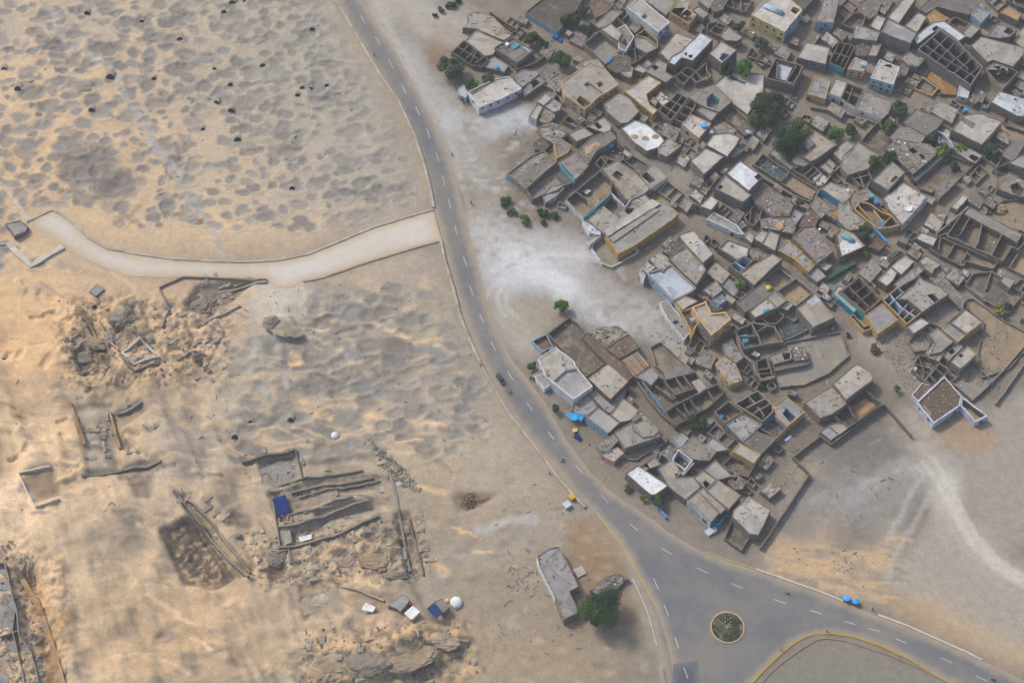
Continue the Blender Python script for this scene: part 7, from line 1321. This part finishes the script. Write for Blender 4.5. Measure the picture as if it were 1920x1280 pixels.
for a in ((228,592,5.2,4.6,2.6,'rock','big grey crag above the square mud enclosure',.3),(180,640,4.6,2.6,1.6,'rocks','sandy broken crag left of the square mud enclosure',-.4),(205,630,2.6,4.2,1.8,'rock','narrow grey crag between sandy crag and square enclosure',.2),(150,668,4.5,3.0,1.2,'rock','dark crumbled outcrop at the left end of the crags',.1),
 (385,566,6.0,4.4,1.8,'rock','grey rubble hump inside the dug-out yard',.5),(360,560,3.6,1.6,1.0,'brown','reddish brick heap inside the dug-out yard',.1),(535,615,6.4,3.6,.9,'stone','brown weathered knoll south of the side road spur',-.4),(508,602,3.4,3.0,1.6,'rock','grey knoll beside the brown weathered knoll',0),
 (164,165,4.2,2.6,1.0,'rock','dark rocky patch in the upper desert',.5),(622,1245,7.5,5.0,1.3,'rocks','left low eroded block at the bottom frame edge',.1),(690,1240,6.6,4.2,1.2,'rock','middle low eroded block at the bottom frame edge',-.2),(770,1232,8.5,4.6,1.1,'rocks','right low eroded block near the bottom frame edge',.2),(830,1200,6.0,3.2,1.6,'rocks','sandy ledge below the white camp tent',-.1),
 (575,1132,6.4,4.0,.6,'stone','flat cracked rock shelf left of the camp',-.3),(610,1125,4.4,2.8,.9,'stone','pale cracked rock shelf nearer the camp',.1),(700,1052,6.0,3.4,1.3,'rocks','pale sand heap beside the excavation boundary wall',-.3),(655,1048,4.0,2.6,1.1,'rocks','smaller pale sand heap in the excavation spoil',.2),(742,1078,4.4,1.6,1.0,'rock','dark stony heap at the foot of the excavation boundary wall',.1),
 (520,1045,3.6,3.0,1.3,'rock','dark spoil heap below the hooked excavation wall',.3),(1877,391,2.9,2.7,2.6,'rocks','lone ochre boulder in the earth yard at the right frame edge',0),(445,1003,1.6,1.3,1.2,'rock','single rounded rock left of the excavation',0),(375,415,1.7,1.5,1.0,'orange','small orange rock by the footpath above the side road',0),(372,608,1.5,1.0,.7,'rock','low dark stone below the dug-out yard',0)):
    boulder(*a[:7], rz=a[7])
def brush_pile():
    X, Y, g = onground(878, 942); root = empty('brush_pile', (X, Y, g), 'heap of dry brown palm branches on the sand west of the road', 'brush pile'); rn = random.Random(3); b = MB()
    for _ in range(150): a = rn.gauss(0, .9); l = rn.uniform(1.5, 4.5); x, y = rn.uniform(-2.4, 1), rn.uniform(-2, 2); z = rn.uniform(.1, 1.1); b.tube([(x, y, z), (x+math.cos(a)*l*.5, y+math.sin(a)*l*.5, z+.2), (x+math.cos(a)*l, y+math.sin(a)*l, z*.3)], [.13,.09,.04], rn.choice(('brush','wood','dwood','stone')), 4, False)
    for y, l in ((.6, 11), (0, 9.5), (-.8, 8)): b.tube([(0, y, .5), (l*.5, y+.8, .4), (l, y+1.6+y*.4, .15)], [.16,.12,.05], 'wood', 6)
    b.build('branches', root)
brush_pile()
for i, (x, y, l) in enumerate(((556,923,'dark grave slot row at the upper side of the excavation'),(583,925,'second dark slot group in the upper excavation'),(533,972,'dark slot beside the left end of the middle excavation wall'))):
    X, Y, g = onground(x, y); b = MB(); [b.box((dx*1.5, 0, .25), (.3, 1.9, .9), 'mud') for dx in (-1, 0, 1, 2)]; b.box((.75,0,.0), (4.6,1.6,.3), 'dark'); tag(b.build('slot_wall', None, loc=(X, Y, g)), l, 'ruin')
WK('ruin_wall','long soft bank between the excavation and its boundary wall','730,885 742,930 752,985 768,1070',.7,1.4,'pmud'); WK('ruin_wall','short stepped wall under the hooked excavation wall','505,1040 540,1030 545,1055',1.0,1.2,'mud'); WK('ruin_wall','diagonal pale bank left of the camp','640,1098 680,1108 720,1125',1.0,1.0,'rocks')
WK('ruin_wall','curled mud wall around the row of burial cells','345,668 352,660 368,656 385,664',1.2,.8,'pmud'); WK('ruin_wall','broken wall across the crags','160,598 175,620 190,655',1.4,1.0,'pmud'); WK('ruin_wall','short ochre wall beside the crags','185,600 205,640 222,655',1.3,1.0,'rocks')
WK('ruin_wall','fourth ridge wall in the excavation below the dark slots','530,968 600,950 660,930',.8,.8,'mud'); WK('ruin_wall','orange earthen bank along the left bottom slope','32,1070 70,1130 95,1200 120,1290',1.2,2.6,'orange')

def stubs(name, label, polys):
    B = MB(); rn = random.Random(77)
    for pts, n, a0 in polys:
        pl = Zp(pts); x0, x1 = min(p[0] for p in pl), max(p[0] for p in pl); y0, y1 = min(p[1] for p in pl), max(p[1] for p in pl); c = 0
        while c < n:
            x, y = rn.uniform(x0, x1), rn.uniform(y0, y1)
            if not inside((x, y), pl): continue
            c += 1; X, Y, g = onground(x, y); a = R(a0+rn.choice((0, 90))+rn.uniform(-9, 9)); l = rn.uniform(1.5, 5.0); k = rn.choice(('rocks','pmud','rocks','hood','stone')); t = rn.uniform(.7, 1.7); m = max(2, int(l/1.1)); o = len(B.v)
            for i in range(m+1):
                px_, py_ = X+math.cos(a)*l*i/m, Y+math.sin(a)*l*i/m; gg = gz(px_, py_); h = rn.uniform(.12, .75)*(1-.5*i/m); tt = t*rn.uniform(.7, 1.2)/2; nx_, ny_ = -math.sin(a)*tt, math.cos(a)*tt
                B.v += [(px_+nx_*1.5, py_+ny_*1.5, gg-.4), (px_-nx_*1.5, py_-ny_*1.5, gg-.4), (px_-nx_, py_-ny_, gg+h), (px_+nx_, py_+ny_, gg+h)]
            for i in range(m):
                q = o+4*i; r_ = q+4; B.face((q, r_, r_+3, q+3), k); B.face((q+1, q+2, r_+2, r_+1), k); B.face((q+2, q+3, r_+3, r_+2), k)
            B.face((o, o+3, o+2, o+1), k); q = o+4*m; B.face((q, q+1, q+2, q+3), k)
    tag(B.build(name), label, kind='stuff')
stubs('eroded_ruins', 'crumbled mud-brick wall stubs spread over the diggings', [('120,570 300,560 430,620 430,710 300,720 130,710', 70, 35), ('480,850 720,870 740,960 700,1000 520,990', 34, 12), ('470,1000 800,980 800,1085 480,1095', 40, 10), ('575,1185 870,1170 890,1280 570,1290', 34, 5), ('0,1000 60,1050 120,1280 0,1290', 26, 70), ('120,740 280,740 300,860 160,870', 26, 15), ('300,900 420,950 470,1070 330,1000', 10, 50), ('370,535 470,530 430,590 380,600', 22, 20)])

WK('courtyard_wall','turquoise plastered wall on the left side of the shaded courtyard by the plaza','1095,407 1110,396 1128,379 1146,362',5.0,.35,'teal'); WK('courtyard_wall','pale lavender wall bending around the top of the shaded courtyard by the plaza','1147,362 1160,376 1173,388 1181,375',5.0,.35,'lav')
WK('courtyard_wall','turquoise plastered wall between the twin rooms and the jumbled tan roofs','1048,304 1056,316 1066,328 1077,340',4.4,.35,'teal')
# ------------------------------------------------------------ light, air, camera
w = bpy.data.worlds.new('World'); bpy.context.scene.world = w; w.use_nodes = True; nt = w.node_tree
bg = nt.nodes['Background']; sky = nt.nodes.new('ShaderNodeTexSky'); sky.sky_type = 'NISHITA'; sky.sun_disc = False
HAZE = .00011
SUN_EL, SUN_AZ = R(46), R(-52)      # azimuth from +Y, clockwise
sky.sun_elevation = SUN_EL; sky.sun_rotation = SUN_AZ; sky.air_density = 1.2; sky.dust_density = 3.5; sky.ozone_density = 1.0
nt.links.new(sky.outputs[0], bg.inputs[0]); bg.inputs[1].default_value = .12
sl = bpy.data.lights.new('sun', 'SUN'); sl.energy = 1.9; sl.angle = R(10); sl.color = (1, .93, .82)
so = bpy.data.objects.new('sun', sl); C.objects.link(so)
d = Vector((math.sin(SUN_AZ)*math.cos(SUN_EL), math.cos(SUN_AZ)*math.cos(SUN_EL), math.sin(SUN_EL)))
so.rotation_euler = d.to_track_quat('Z', 'Y').to_euler()
cam = bpy.data.cameras.new('camera'); co = bpy.data.objects.new('camera', cam); C.objects.link(co)
co.location = CAM; co.rotation_euler = (TILT, 0, 0); cam.sensor_width = 36; cam.lens = F/1920*36; cam.clip_end = 9000; cam.clip_start = 10
sc = bpy.context.scene; sc.camera = co; sc.view_settings.view_transform = 'Standard'; sc.view_settings.look = 'None'; sc.view_settings.gamma = 1; sc.view_settings.exposure = .47
sc.cycles.max_bounces = 5; sc.cycles.diffuse_bounces = 3
hz = MB(); hz.box((0, -100, 290), (6700, 6700, 700), 'black'); ho = hz.build('haze'); ho.data.materials.clear()
hm = bpy.data.materials.new('mat_haze'); hm.use_nodes = True; nt = hm.node_tree; nt.nodes.clear(); ou = nt.nodes.new('ShaderNodeOutputMaterial'); pv = nt.nodes.new('ShaderNodeVolumePrincipled')
pv.inputs['Color'].default_value = (.93,.96,1,1); pv.inputs['Density'].default_value = HAZE; pv.inputs['Anisotropy'].default_value = 0.0
nt.links.new(pv.outputs[0], ou.inputs['Volume']); ho.data.materials.append(hm); tag(ho, kind='stuff', label='thin pale morning haze in the air'); ho.data.polygons.foreach_set('material_index', [0]*6)
sc.cycles.volume_bounces = 0
